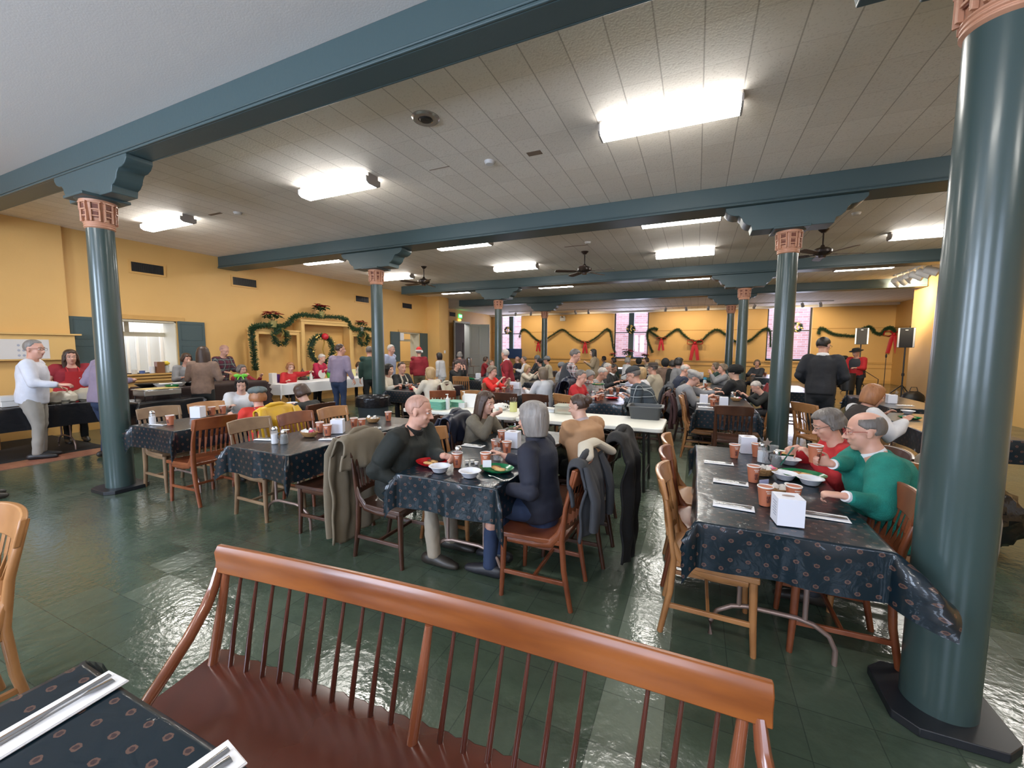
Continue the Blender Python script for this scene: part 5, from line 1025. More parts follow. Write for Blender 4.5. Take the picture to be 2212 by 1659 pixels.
# ---------------------------------------------------------------- tableware
Z = .7455
def P(px, py, z, _P=P):
    x, y = _P(px, py, z); return snap(x, y) if .74 < z < .80 else (x, y)
CUPM = mat('cup_terracotta', (.40, .125, .06), .55); CUPW = mat('cup_white', (.70, .68, .64), .5); PRINT = mat('cup_print', (.62, .52, .46), .6); PRINTD = mat('cup_print_dark', (.10, .03, .025), .6)
PAPER = mat('napkin_paper', (.72, .72, .74), .8); BOXW = mat('carton_white', (.68, .69, .76), .6); GREYT = mat('carton_print', (.36, .38, .45), .7)
CHROME = mat('chrome', (.62, .62, .63), .18, metal=1); GLASSY = mat('clear_glass', (.55, .57, .57), .08, alpha=1, spec=.8)
_b = GLASSY.node_tree.nodes['Principled BSDF']; _b.inputs['Alpha'].default_value = .32
SUGAR = mat('sugar', (.72, .72, .76), .8); SYRUP = mat('syrup', (.012, .007, .005), .15); WICK = mat('wicker', (.42, .23, .09), .6, bump=(60, 1.0)); PINKP = mat('pink_packets', (.75, .14, .26), .6)
REDP = mat('red_plate', (.45, .012, .015), .2); GRNP = mat('green_plate', (.012, .16, .06), .2); BOWLM = mat('bowl_foam', (.68, .69, .74), .45); SOUP = mat('soup_yellow', (.66, .50, .18), .5); FOOD = mat('golden_food', (.55, .28, .09), .6, bump=(60, .6), var=(30, (.66, .42, .16))); MEAT = mat('brown_food', (.16, .05, .02), .5, bump=(60, .6))
def proto_cup():
    t = empty('paper_cup'); t['category'] = 'cup'
    MB().lathe([(.027, 0), (.0272, .004), (.0385, .103)], 24).build('cup_wall', CUPM, t)
    MB().lathe([(.0370, .100), (.0255, .006), (0, .005)][::-1], 24).build('cup_inside', CUPW, t); MB().lathe([(.0370, .101), (.0402, .1015), (.0412, .1045), (.0402, .1075), (.0370, .108), (.0362, .1045), (.0370, .101)], 24).build('rim', CUPW, t)
    mb = MB()
    for z, a0, a1 in ((.084, -.45, .45), (.073, -.30, .30)): mb.grid(lambda u, v: (math.sin(a0+(a1-a0)*u)*(.0277+.0113*(z-.004)/.099+.0006), -math.cos(a0+(a1-a0)*u)*(.0277+.0113*(z-.004)/.099+.0006), z+.005*v), 8, 1)
    mb.build('print_lines', PRINT, t, sharp=None)
    mb = MB().grid(lambda u, v: (math.sin(-.3+.6*u)*(.0312+.003*v), -math.cos(-.3+.6*u)*(.0312+.003*v), .022+.038*v), 8, 5); mb.f = [f for i, f in enumerate(mb.f) if i not in (0, 5, 13, 16, 18, 26, 31, 34, 39, 9, 22)]; mb.mi = [0]*len(mb.f); mb.build('print_figure', PRINTD, t, sharp=None)
    return t
def proto_setting():
    t = empty('napkin_setting'); t['category'] = 'cutlery on napkin'
    mb = MB().bx((-.10, -.045, 0), (.10, .045, .003)); mb.bx((-.098, -.043, .003), (.098, .01, .005)); mb.build('napkin', PAPER, t, bevel=.001)
    def util(nm, y, a, pr):
        Mx = Matrix.Translation((0, y, .0065)) @ Matrix.Rotation(a, 4, 'Z'); MB().tube([(p, 0, q) for p, q, _, _ in pr], [(w_, h_) for _, _, w_, h_ in pr], 8, M=Mx).build(nm, CHROME, t)
    util('knife', .012, .03, ((-.09, .001, .008, .002), (-.03, .001, .009, .002), (.0, .001, .005, .002), (.09, .001, .008, .0025)))
    util('fork', -.008, -.06, ((-.09, .001, .007, .002), (-.02, .002, .003, .002), (.035, .003, .0035, .0015), (.05, .003, .010, .0015), (.085, .001, .011, .001)))
    return t
def proto_box():
    t = empty('napkin_carton'); t['category'] = 'napkin box'
    MB().bx((-.058, -.055, 0), (.058, .055, .135)).build('carton', BOXW, t, bevel=.0015); MB().lathe([(0, .1356), (.028, .1356)], 20, sy=.6).build('hole', mat('carton_hole', (.30, .22, .20), .8), t, sharp=None)
    mb = MB()
    for i in range(6): mb.bx((-.0586, -.032, .105-.013*i), (-.058, .025-.008*(i % 3), .110-.013*i))
    mb.build('print_lines', GREYT, t, sharp=None); return t
def proto_bowl():
    t = empty('foam_bowl'); t['category'] = 'bowl'
    MB().lathe([(0, .004), (.034, .004), (.040, .010), (.056, .040), (.062, .043), (.074, .045), (.076, .043), (.064, .038), (.044, .004), (.036, 0), (0, 0)], 32).build('shell', BOWLM, t)
    MB().lathe([(0, .018), (.030, .0165), (.043, .014)], 24).build('soup', SOUP, t); return t
def plate(m, lb, x, y, food=True, r=.115):
    t = empty('plate', (x, y, Z), label=lb, cat='plate', group='oval festive plates'); MB().lathe([(0, .004), (r*.66, .004), (r*.72, .008), (r*.97, .024), (r, .026), (r*.98, .021), (r*.7, .001), (r*.6, 0), (0, 0)], 36, sy=.82).build('dish', m, t)
    if food:
        rn = random.Random(int(x*100)); mb = MB()
        for i in range(4): a = rn.uniform(0, 6); mb.ell((math.cos(a)*.03, math.sin(a)*.026, .014), (rn.uniform(.03, .045), rn.uniform(.016, .024), .011), 12, 8, Matrix.Rotation(rn.uniform(-.4, .4), 4, 'Z'))
        mb.build('pancakes', FOOD, t); MB().ell((-.02, .035, .018), (.04, .014, .009), 10, 6).build('sausage', MEAT, t)
    return t
def shaker(x, y, lb):
    t = empty('sugar_shaker', (x, y, Z), label=lb, cat='sugar shaker', group='glass sugar shakers')
    MB().lathe([(0, 0), (.030, 0), (.032, .01), (.031, .08), (.025, .115), (.024, .125)], 12).build('jar', GLASSY, t, sharp=.4); MB().lathe([(0, .003), (.027, .003), (.028, .085), (0, .09)], 16).build('sugar', SUGAR, t)
    MB().lathe([(.026, .120), (.028, .124), (.027, .14), (.018, .152), (0, .156)], 20).build('lid', CHROME, t); return t
def syrup(x, y, lb, rz=0):
    t = empty('syrup_dispenser', (x, y, Z), rz, label=lb, cat='syrup dispenser', group='syrup dispensers'); MB().lathe([(0, 0), (.033, 0), (.035, .008), (.028, .075), (.024, .09), (.024, .095)], 24).build('jar', GLASSY, t); MB().lathe([(0, .003), (.031, .003), (.0325, .01), (.026, .075), (0, .078)], 20).build('syrup', SYRUP, t)
    l = MB().lathe([(.026, .092), (.027, .112), (.022, .122), (0, .124)], 20).build('lid', CHROME, t); MB().bx((-.012, -.05, .122), (.012, .012, .127)).build('thumb_lever', CUPW, l, bevel=.003); MB().tube([(0, .025, .10), (0, .05, .09), (0, .052, .05), (0, .035, .03)], .005).build('handle', BLACKM, t); return t
def basket(x, y, lb, rz=0, kind='pink', L_=.10):
    t = empty('wicker_basket', (x, y, Z), rz, label=lb, cat='basket', group='oval wicker baskets'); MB().lathe([(0, .004), (.05, .004), (.055, .01), (.082, .045), (.088, .05), (.09, .046), (.058, .003), (.05, 0), (0, 0)], 36, sy=.62).build('weave', WICK, t)
    rn = random.Random(5)
    for i in range(14 if kind == 'pink' else 8):
        Mx = Matrix.Translation((rn.uniform(-.05, .05), rn.uniform(-.022, .022), .035+.012*(i % 3))) @ Euler((rn.uniform(-1.2, 1.2), rn.uniform(-.6, .6), rn.uniform(0, 3))).to_matrix().to_4x4()
        if kind == 'pink' and i < 11 or kind == 'mix' and i < 3: MB().bx((-.024, -.015, -.001), (.024, .015, .001), Mx).build('packet', PINKP if i % 5 else CUPW, t, sharp=None)
        else: MB().lathe([(0, 0), (.011, 0), (.015, .018), (.018, .019), (0, .020)], 12, M=Mx).build('creamer', CUPW, t)
    return t
def starvase(x, y, lb):
    t = empty('star_vase', (x, y, Z), label=lb, cat='centrepiece', group='glass jars with star picks'); MB().lathe([(0, 0), (.030, 0), (.032, .02), (.028, .085), (.030, .09)], 20).build('jar', GLASSY, t); gm = mat('star_glitter', (.40, .33, .28), .4, metal=.5, bump=(200, 1))
    MB().ell((0, 0, .03), (.022, .022, .025), 10, 8).ell((.005, .004, .065), (.018, .02, .02), 10, 8).build('bead_filling', mat('bead_glitter', (.45, .38, .36), .3, metal=.4, bump=(150, 1)), t); MB().tube([(0, 0, .05), (0, 0, .135)], .002, 5).build('stick', gm, t)
    pts = [((.036 if i % 2 == 0 else .015)*math.sin(i*PI/5), (.036 if i % 2 == 0 else .015)*math.cos(i*PI/5)+.155) for i in range(10)]; MB().prism(pts, -.004, .004, 'y', Matrix.Rotation(.4, 4, 'Z')).build('star', gm, t, sharp=None); return t
_cup, _set, _box, _bowl = proto_cup(), proto_setting(), proto_box(), proto_bowl(); _used = {}
def put(p, x, y, lb, grp, rz=0, z=Z):
    if p.name in _used: return dup(p, (x, y, z), rz, lb, grp)
    _used[p.name] = 1; p.location = (x, y, z); p.rotation_euler = (0, 0, rz); p['label'] = lb; p['group'] = grp; return p
def cup(px, py, lb, z=Z, rz=.4): x, y = P(px, py, z+.02); return put(_cup, x, y, 'terracotta paper cup '+lb, 'terracotta paper cups', rz, z)
def cupw(x, y, lb, z=Z): return put(_cup, x, y, 'terracotta paper cup '+lb, 'terracotta paper cups', .4, z)
def setting(px, py, lb, rz=0): x, y = P(px, py, Z); return put(_set, x, y, 'cutlery on a white napkin '+lb, 'cutlery on white napkins', rz)
def carton(px, py, lb, rz=0): x, y = P(px, py, Z+.02); return put(_box, x, y, 'white napkin carton '+lb, 'white napkin cartons', rz)
def bowl(px, py, lb): x, y = P(px, py, Z+.01); return put(_bowl, x, y, 'white foam bowl '+lb, 'white foam bowls', 0)
# middle table
o = cup(988, 1003, 'in the hand of the bald man'); cup(1049, 1003, 'in the centre of the middle table'); cup(1071, 972, 'behind the star jar on the middle table'); cup(1095, 976, 'beside the carton on the middle table'); cup(1084, 950, 'farthest on the middle table')
carton(1108, 960, 'half behind the grey bob', .1); bowl(950, 1016, 'of soup nearest the bald man'); bowl(1015, 1027, 'of soup in front of the sugar shaker')
x, y = P(990, 1008, Z); shaker(x, y, 'glass sugar shaker on the middle table'); x, y = P(1074, 990, Z+.01); starvase(x, y, 'clear jar with a gold star on the middle table')
x, y = P(932, 1003, Z); plate(REDP, 'red oval plate of half-eaten food before the bald man', x, y, r=.12); x, y = P(1073, 1017, Z); plate(GRNP, 'dark green plate with crepes before the grey bob', x, y, r=.125)
tag(MB().bx((-.03, -.002, 0), (.03, .002, .05)).bx((-.03, .0, 0), (.02, .03, .002)).build('crumpled_napkin', PAPER, loc=(*P(1052, 1008, Z+.03), Z+.026), rz=.5), 'crumpled white napkin on the green plate', 'napkin')
setting(1022, 963, 'before the eating person', .05); setting(1120, 985, 'beside the grey bob’s arm', .2)
for i, (px, py) in enumerate(((1009, 1000), (1020, 999), (1029, 1003))): x, y = P(px, py, Z); tag(MB().lathe([(0, 0), (.011, 0), (.015, .018), (.018, .019), (0, .02)], 14).build('creamer_cup', CUPW, loc=(x, y, Z)), 'tiny white creamer cup beside the shaker, '+('leftmost', 'middle', 'rightmost with a pink straw')[i]+' of three', 'creamer', 'creamer cups on the middle table')
tag(MB().tube([(-.09, 0, .004), (-.02, .004, .006), (.03, 0, .005)], [(.006, .002), (.003, .002), (.003, .0015)], 8).tube([(.03, 0, .005), (.05, 0, .004), (.08, 0, .004)], [(.004, .002), (.013, .003), (.006, .002)], 8).build('spoon', CHROME, loc=(*P(1072, 1033, Z), Z), rz=2.7), 'steel spoon lying before the green plate', 'spoon')
x, y = P(1130, 925, Z); plate(GRNP, 'green plate at the far end of the middle table', x, y)
for i, (px, py) in enumerate(((1120, 936),)): bowl(1140, 930, 'at the far end of the middle table')
# right table
cup(1586, 983, 'farthest left on the right table'); cup(1634, 981, 'behind the star jar on the right table'); cup(1627, 1034, 'in the middle of the right table'); cup(1652, 1083, 'nearest the camera on the right table'); cup(1713, 1082, 'just behind the near carton on the right table')
hand_cup = P(1760, 990, .95); cupw(hand_cup[0], hand_cup[1], 'raised in the hand of the green sweater', .925)
carton(1700, 1120, 'nearest the camera on the right table', .12); carton(1614, 972, 'at the far end of the right table', .12)
setting(1552, 1000, 'farthest of three left settings on the right table', .02); setting(1578, 1042, 'middle of three left settings on the right table', -.06); setting(1584, 1094, 'nearest of three left settings on the right table', -.06); setting(1782, 1116, 'alone on the right side of the near carton', PI-.05)
bowl(1695, 1032, 'left of the pair before the green sweater'); bowl(1750, 1043, 'right of the pair, touched by a hand'); bowl(1705, 1000, 'with a green knife before the red jacket')
x, y = P(1732, 1030, Z); plate(GRNP, 'green plate with a pancake before the green sweater', x, y, r=.14); x, y = P(1715, 985, Z); plate(GRNP, 'green plate before the red jacket', x, y)
x, y = P(1677, 1008, Z); syrup(x, y, 'dark syrup dispenser with chrome top on the right table', 1.2); x, y = P(1655, 1000, Z); starvase(x, y, 'glass jar with a grey star on the right table')
x, y = P(1645, 998, Z); shaker(x, y, 'glass sugar shaker beside the star on the right table'); x, y = P(1650, 1026, Z); basket(x, y, 'wicker basket with pink packets and creamers on the right table', .5, 'mix'); x, y = P(1680, 1070, Z); basket(x, y, 'wicker basket behind the near napkin carton', .3, 'cream')
tag(MB().lathe([(0, 0), (.026, 0), (.032, .08), (.033, .085)], 20).build('water_glass', GLASSY, loc=(*P(1671, 985, Z), Z)), 'clear drinking glass behind the syrup dispenser', 'glass')
tag(MB().bx((-.035, -.001, 0), (.035, .001, .045)).build('table_card', mat('card_violet', (.45, .45, .68), .7), loc=(*P(1650, 1052, Z), Z+.002), rz=.7, sharp=None), 'small pale violet packet standing behind the near basket', 'packet')
tag(MB().tube([(-.08, 0, 0), (.0, 0, .0), (.08, 0, .0)], [(.009, .002), (.006, .002), (.011, .0015)], 8, M=Matrix.Rotation(-.9, 4, 'Y')).build('green_knife', mat('green_plastic', (.01, .08, .06), .4), loc=(*P(1700, 985, Z+.09), Z+.09), rz=.6), 'dark green plastic knife held over a bowl', 'knife')
# empty table left of the middle
x, y = P(594, 958, Z); shaker(x, y, 'glass sugar shaker with white lid on the empty table'); x, y = P(614, 958, Z); syrup(x, y, 'dark syrup dispenser on the empty table', 2.0); x, y = P(668, 943, Z); basket(x, y, 'wicker basket heaped with pink sweetener packets', .25, 'pink')
carton(730, 930, 'on the empty table', .6); cup(691, 930, 'left of the pair by the carton on the empty table'); cup(708, 936, 'right of the pair by the carton on the empty table'); cup(765, 920, 'left of the far pair on the empty table'); cup(782, 922, 'right of the far pair on the empty table'); cup(839, 905, 'at the far right of the empty table')
setting(575, 949, 'behind the sugar shaker on the empty table', .3); setting(715, 948, 'beside the carton on the empty table', .6); setting(802, 925, 'on the right edge of the empty table', .8); x, y = P(806, 912, Z); basket(x, y, 'wicker basket of creamers at the far end of the empty table', .1, 'cream')
# table beside the column
x, y = P(330, 917, Z); shaker(x, y, 'glass salt and sugar shaker near the left column'); cup(368, 914, 'standing beside the shaker near the left column'); setting(345, 917, 'under the shaker near the left column', .2); carton(428, 898, 'behind the red chair near the left column', .5); cup(455, 893, 'right of the carton behind the red chair'); cup(470, 889, 'farthest at the column table')
x, y = P(610, 882, Z); plate(GRNP, 'green plate in front of the black hoodie', -5.1, 3.75); bowl(640, 873, 'in front of the black hoodie')
# bottom left table
x, y = P(150, 1525, Z); s_ = put(_set, x, y, 'fork and knife on a long white napkin at the bottom left edge', 'cutlery on white napkins', 1.62); s_.scale = (1.15, 1.0, 1.2)
x, y = P(415, 1690, Z); s_ = put(_set, x, y, 'second napkin with cutlery cut by the bottom edge', 'cutlery on white napkins', 1.4); s_.scale = (1.15, 1.0, 1.2)
# white folding tables
TRAY = mat('tray_green', (.16, .42, .30), .5); TRAYD = mat('tray_green_dark', (.10, .27, .18), .5); zt = .746
def rrect(L_, W_, r, n=5):
    pts = []
    for cx, cy, a0 in ((L_-r, W_-r, 0), (-L_+r, W_-r, 90), (-L_+r, -W_+r, 180), (L_-r, -W_+r, 270)):
        for k in range(n+1): a = R(a0+90/n*k); pts.append((cx+r*math.cos(a), cy+r*math.sin(a)))
    return pts
tx, ty = P(945, 882, zt); base = None
for i in range(6):
    lb = f'mint green cafeteria tray, {("lowest", "second", "third", "fourth", "fifth", "topmost")[i]} of the left stack'
    if base is None: base = tag(MB().prism(rrect(.15, .12, .03), 0, .010, 'z').prism(rrect(.165, .135, .035), .010, .018, 'z').build('tray', TRAY, loc=(tx, ty, zt), bevel=.002), lb, 'tray', 'mint green trays')
    else: dup(base, (tx, ty, zt+.0185*i), 0, lb)
for i in range(4): dup(base, (tx+.13, ty+.33, zt+.0185*i), 0, f'mint green cafeteria tray, {("lowest", "second", "third", "topmost")[i]} of the stack behind')
def bottle(px, py, h, m, lb, pump=True):
    x, y = P(px, py, zt); t = empty('pump_bottle', (x, y, zt), label=lb, cat='bottle', group='pump bottles'); MB().lathe([(0, 0), (.028, 0), (.03, .01), (.03, h*.7), (.012, h*.8), (.012, h*.86)], 18).build('bottle_body', m, t)
    MB().tube([(0, 0, h*.86), (0, 0, h)], .005, 8).tube([(.012, 0, h), (-.03, 0, h-.004)], .006, 8).build('pump', CUPW, t)
bottle(967, 884, .21, mat('clear_plastic', (.55, .56, .55), .3), 'clear pump bottle in front of the green trays'); bottle(1003, 878, .22, mat('label_bottle', (.45, .42, .38), .4), 'white pump bottle beside the large white carton')
t = empty('bulk_carton', (*P(1022, 878, zt), zt), .1, label='large white carton behind the brown-haired head', cat='box'); MB().bx((-.09, -.11, 0), (.09, .11, .17)).build('carton', CUPW, t, bevel=.002); MB().bx((-.09, -.11, .17), (.09, -.105, .20)).build('flap', CUPW, t, sharp=None)
tag(MB().bx((-.05, -.04, 0), (.05, .04, .07)).build('card_holder', mat('clear_plastic', (.5, .5, .5)), loc=(*P(1000, 880, zt), zt), bevel=.003), 'small clear plastic holder on the white table', 'holder')
t = empty('coffee_bag', (*P(1083, 886, zt), zt), .5, label='white bag with black print lying on the white table', cat='bag'); MB().ell((0, 0, .05), (.12, .06, .05), 20, 12, None, lambda p, d: p+Vector((0, 0, .006*math.sin(14*d.x)))).build('bag', CUPW, t)
for i in range(3): MB().ell((.02+.03*i, -.045, .06-.004*i), (.011, .012, .014), 8, 6).build('print_mark', BLACKM, t)
t = empty('utensil_tin', (*P(1109, 889, zt), zt), label='yellow tin holding upright silverware', cat='utensil holder'); MB().lathe([(0, 0), (.05, 0), (.05, .13), (.047, .13), (.047, .01), (0, .01)], 24).build('tin', mat('tin_yellow', (.55, .55, .22), .5), t)
for i in range(12): a = i*2.4; MB().tube([(.02*math.cos(a), .02*math.sin(a), .02), (.045*math.cos(a), .045*math.sin(a), .19)], [(.004, .0015), (.009, .0015)], 6).build('utensil', CHROME, t)
t = empty('food_tub', (*P(1222, 893, zt), zt), .05, label='clear plastic tub of orange pastries behind the dark bun', cat='food tub'); MB().bx((-.13, -.10, 0), (.13, .10, .11)).build('tub', mat('frosted_tub', (.60, .62, .52), .35, alpha=1), t, bevel=.02); MATS['frosted_tub'].node_tree.nodes['Principled BSDF'].inputs['Alpha'].default_value = .45
MB().bx((-.14, -.11, .105), (.14, .11, .113)).bx((-.125, -.095, .1), (.125, .095, .12)).build('rim', mat('frosted_tub', ()), t, bevel=.004)
for i in range(5): MB().ell((-.08+.04*i, .02*(i % 2)-.02, .04), (.035, .035, .02), 12, 8).build('pastry', mat('orange_food', (.60, .24, .06), .6), t)
tag(MB().bx((-.14, -.09, 0), (.14, .09, .03)).bx((-.145, -.095, .03), (.145, .095, .045)).build('baking_tray', STEEL, loc=(*P(1180, 888, zt), zt), bevel=.004), 'flat grey metal tray left of the pastry tub', 'tray')
t = empty('bus_tub', (*P(1394, 903, zt), zt), .03, label='dark grey plastic bus tub on the white table', cat='bus tub'); TUBM = mat('tub_grey', (.055, .06, .062), .5); mb = MB(); L0, W0 = .165, .125
def ring_(l, w_, z, r): return [(x, y, z) for x, y in rrect(l, w_, r)]
rs = [ring_(L0, W0, 0, .04), ring_(L0+.03, W0+.03, .145, .05), ring_(L0+.05, W0+.05, .147, .06), ring_(L0+.05, W0+.05, .158, .06), ring_(L0+.022, W0+.022, .158, .05), ring_(L0-.008, W0-.008, .008, .04)]; n = len(rs[0]); vs = [v for r_ in rs for v in r_]
mb.add(vs, [(i*n+k, i*n+(k+1) % n, (i+1)*n+(k+1) % n, (i+1)*n+k) for i in range(5) for k in range(n)]+[tuple(range(n))[::-1], tuple(5*n+k for k in range(n))]).build('tub', TUBM, t, sharp=.6)
# second and third rows: cups, cartons and settings
def many(lst, place):
    for i, (k, px, py, lb) in enumerate(lst):
        {'c': cup, 's': setting, 'k': carton, 'b': bowl}[k](px, py, lb+' '+place)
many([('c', 1539, 874, 'nearest'), ('c', 1548, 866, 'second'), ('c', 1540, 858, 'third'), ('c', 1584, 858, 'right'), ('c', 1572, 850, 'upper right'), ('k', 1520, 868, 'left'), ('k', 1563, 874, 'right'), ('s', 1524, 880, 'nearest'), ('s', 1520, 872, 'second')], 'on the grey-capped man’s table')
x, y = P(1590, 866, Z); basket(x, y, 'wicker basket with pink packets at the grey-capped man’s table', .2, 'mix'); x, y = P(1582, 862, Z); syrup(x, y, 'syrup dispenser on the grey-capped man’s table'); bowl(1560, 849, 'on the green plate at the grey-capped man’s table'); x, y = P(1560, 851, Z); plate(GRNP, 'green plate reached for by the grey-capped man', x, y, False)
many([('c', 1300, 861, 'nearest'), ('c', 1292, 863, 'second'), ('c', 1320, 850, 'right'), ('c', 1298, 848, 'middle'), ('c', 1335, 845, 'by the flannel sleeve'), ('b', 1330, 838, 'far'), ('b', 1318, 858, 'near the red plate')], 'on the plaid shirts’ table')
x, y = P(1281, 863, Z); shaker(x, y, 'sugar shaker on the plaid shirts’ table'); x, y = P(1270, 862, Z); starvase(x, y, 'jar with a star on the plaid shirts’ table'); x, y = P(1322, 862, Z); plate(REDP, 'red plate under the flannel sleeve', x, y, False); x, y = P(1278, 838, Z+.2)
t = plate(GRNP, 'green serving platter carried by the man in the black vest', x, y, True); t.location = (*P(1292, 832, .98), .98)
many([('c', 1074, 848, 'left'), ('c', 1088, 846, 'right'), ('c', 1105, 840, 'behind'), ('k', 1118, 838, 'far'), ('k', 1103, 836, 'left'), ('s', 1062, 850, 'left'), ('s', 1092, 852, 'right')], 'on the scarlet top’s table')
many([('c', 865, 838, 'left'), ('c', 887, 838, 'middle'), ('c', 905, 830, 'right'), ('b', 895, 834, 'near the blonde hand')], 'on the blonde person’s table'); x, y = P(878, 838, Z); syrup(x, y, 'syrup dispenser on the blonde person’s table'); x, y = P(895, 842, Z); plate(REDP, 'red plate before the blonde person', x, y, False)
many([('c', 963, 826, 'nearest'), ('k', 1033, 815, 'far'), ('b', 1003, 818, 'left'), ('b', 1030, 821, 'right')], 'on the table of the person covering their face')
for i, (a, b) in enumerate(((1012, 818), (1022, 820))): x, y = P(a, b, Z); plate(GRNP, 'green plate '+('left' if i == 0 else 'right')+' before the person covering their face', x, y, False)
many([('c', 1525, 836, 'left'), ('c', 1530, 846, 'nearest'), ('k', 1515, 812, 'far')], 'on the table with the blue-capped bottle'); t = empty('water_bottle', (*P(1522, 836, Z), Z), label='clear water bottle with a blue cap', cat='bottle'); MB().lathe([(0, 0), (.035, 0), (.035, .14), (.02, .17)], 16).build('bottle_body', mat('bottle_clear', (.5, .58, .62), .2), t); MB().lathe([(.03, .165), (.036, .17), (.036, .21), (0, .215)], 16).build('cap', mat('blue_cap', (.03, .28, .48), .4), t)
x, y = P(1517, 848, Z); basket(x, y, 'wicker basket beside the blue-capped bottle', 0, 'cream')
many([('c', 1645, 806, 'left'), ('c', 1653, 810, 'right'), ('s', 1632, 812, 'upper'), ('s', 1640, 816, 'lower')], 'on the half empty table by the thin columns')
many([('c', 1916, 862, 'small'), ('k', 1925, 868, 'white'), ('s', 1955, 876, 'long'), ('b', 1960, 892, 'low')], 'beyond the white puffed sleeves'); x, y = P(1935, 868, Z); starvase(x, y, 'jar with a star beyond the white puffed sleeves'); x, y = P(1965, 905, Z); plate(GRNP, 'green plate beyond the white puffed sleeves', x, y)
# ---------------------------------------------------------------- greenery
PINE = mat('pine_green', (.020, .060, .020), .75, var=(30, (.045, .105, .03))); PINED = mat('pine_dark', (.010, .030, .014), .8); GOLD = mat('gold_ribbon', (.72, .52, .16), .3, metal=.6); REDR = mat('red_ribbon', (.50, .01, .02), .5)
POIN = mat('poinsettia_red', (.42, .01, .025), .6); LEAF = mat('leaf_green', (.02, .07, .02), .6); FOIL = mat('gold_foil', (.62, .55, .22), .3, metal=.7, bump=(30, 1)); FOILS = mat('silver_foil', (.6, .58, .5), .25, metal=.8, bump=(30, 1))
def needles(mb, pts, r, per, ln, rn, flat=None):
    n = len(pts)
    for i in range(n-1):
        a, b = Vector(pts[i]), Vector(pts[i+1]); d, s, u = frame(b-a)
        for k in range(per):
            t = (k+rn.random())/per; c = a.lerp(b, t); th = rn.uniform(0, 2*PI); o = (s*math.cos(th)+u*math.sin(th)); q = c+o*r*rn.uniform(.1, .6)
            e = q+(o*.9+d*rn.uniform(-.2, .9)).normalized()*ln*rn.uniform(.6, 1.2); w_ = d.cross(o).normalized()*ln*.11
            mid = q.lerp(e, .5)+w_*.0; mb.add([q-w_*.4, mid+w_, e, mid-w_], [(0, 1, 2, 3)])
            w2 = o.cross(w_).normalized()*ln*.11; mb.add([q-w2*.4, mid+w2, e, mid-w2], [(0, 1, 2, 3)])
def catmull(P_, n=8):
    out = []; P_ = [Vector(p) for p in P_]
    for i in range(len(P_)-1):
        p0 = P_[max(i-1, 0)]; p1 = P_[i]; p2 = P_[i+1]; p3 = P_[min(i+2, len(P_)-1)]
        for k in range(n): t = k/n; out.append(.5*((2*p1)+(p2-p0)*t+(2*p0-5*p1+4*p2-p3)*t*t+(3*p1-p0-3*p2+p3)*t**3))
    return out+[P_[-1]]
def garland(ctrl, r, label, grp, per=26, ln=.07, seed=1):
    rn = random.Random(seed); pts = catmull(ctrl); c = Vector(pts[0]); loc = [Vector(p)-c for p in pts]
    t = empty('garland', c, label=label, cat='garland', group=grp); mb = MB(); needles(mb, loc, r, per, ln, rn); mb.build('needles', PINE, t, sharp=None); MB().tube(loc, r*.42, 7).build('stem', PINED, t); return t
def bow(loc, s, m, label, grp, face='y', tails=1, name='ribbon_bow'):
    t = empty(name, loc, label=label, cat='bow', group=grp); Mx = Matrix.Identity(4) if face == 'y' else Matrix.Rotation(PI/2, 4, 'Z')
    for q in (-1, 1): MB().tube([(0, -.04*s, 0), (q*.10*s, -.09*s, .10*s), (q*.24*s, -.07*s, .10*s), (q*.26*s, -.05*s, -.02*s), (q*.12*s, -.03*s, -.06*s), (0, -.04*s, 0)], [(.012*s, .05*s)]*6, 8, up=(0, 1, 0), M=Mx).build('loop', m, t)
    if tails:
        for q in (-1, 1): MB().tube([(0, -.05*s, 0), (q*.06*s, -.06*s, -.2*s), (q*.12*s, -.05*s, -.62*s)], [(.055*s, .008*s)]*3, 6, up=(0, 1, 0), M=Mx).build('tail', m, t)
    MB().ell((0, -.06*s, 0), (.05*s, .04*s, .05*s), 10, 8, Mx).build('knot', m, t); return t
def wreath(loc, r, label, grp, face='y', m2=GOLD, seed=3, tube_r=.05, per=30, extra=None):
    rn = random.Random(seed); t = empty('wreath', loc, label=label, cat='wreath', group=grp); Mx = Matrix.Identity(4) if face == 'y' else Matrix.Rotation(PI/2, 4, 'Z')
    pts = [Mx @ Vector((r*math.sin(a), -.05, r*math.cos(a))) for a in [2*PI*i/20 for i in range(21)]]; mb = MB(); needles(mb, pts, tube_r, per, .075, rn); mb.build('needles', PINE, t, sharp=None); MB().tube(pts[:-1], tube_r*.45, 7, closed=True).build('ring', PINED, t)
    rb = MB()
    for k in range(4):
        a = .3+k*1.5; c = Vector((r*math.sin(a), -.11, r*math.cos(a))); rb.tube([Mx @ (c+Vector((-.05, 0, .03))), Mx @ (c+Vector((0, -.02, 0))), Mx @ (c+Vector((.06, .01, -.05)))], [(.028, .004)]*3, 6, up=(0, 1, 0), round_=True)
    rb.tube([Mx @ Vector((0, -.1, r)), Mx @ Vector((.03, -.12, r*.5)), Mx @ Vector((-.02, -.1, 0)), Mx @ Vector((.05, -.11, -r*.6))], [(.03, .004)]*4, 6, up=(0, 1, 0)); rb.build('ribbon', m2, t)
    if extra: extra(t, Mx, r)
    return t
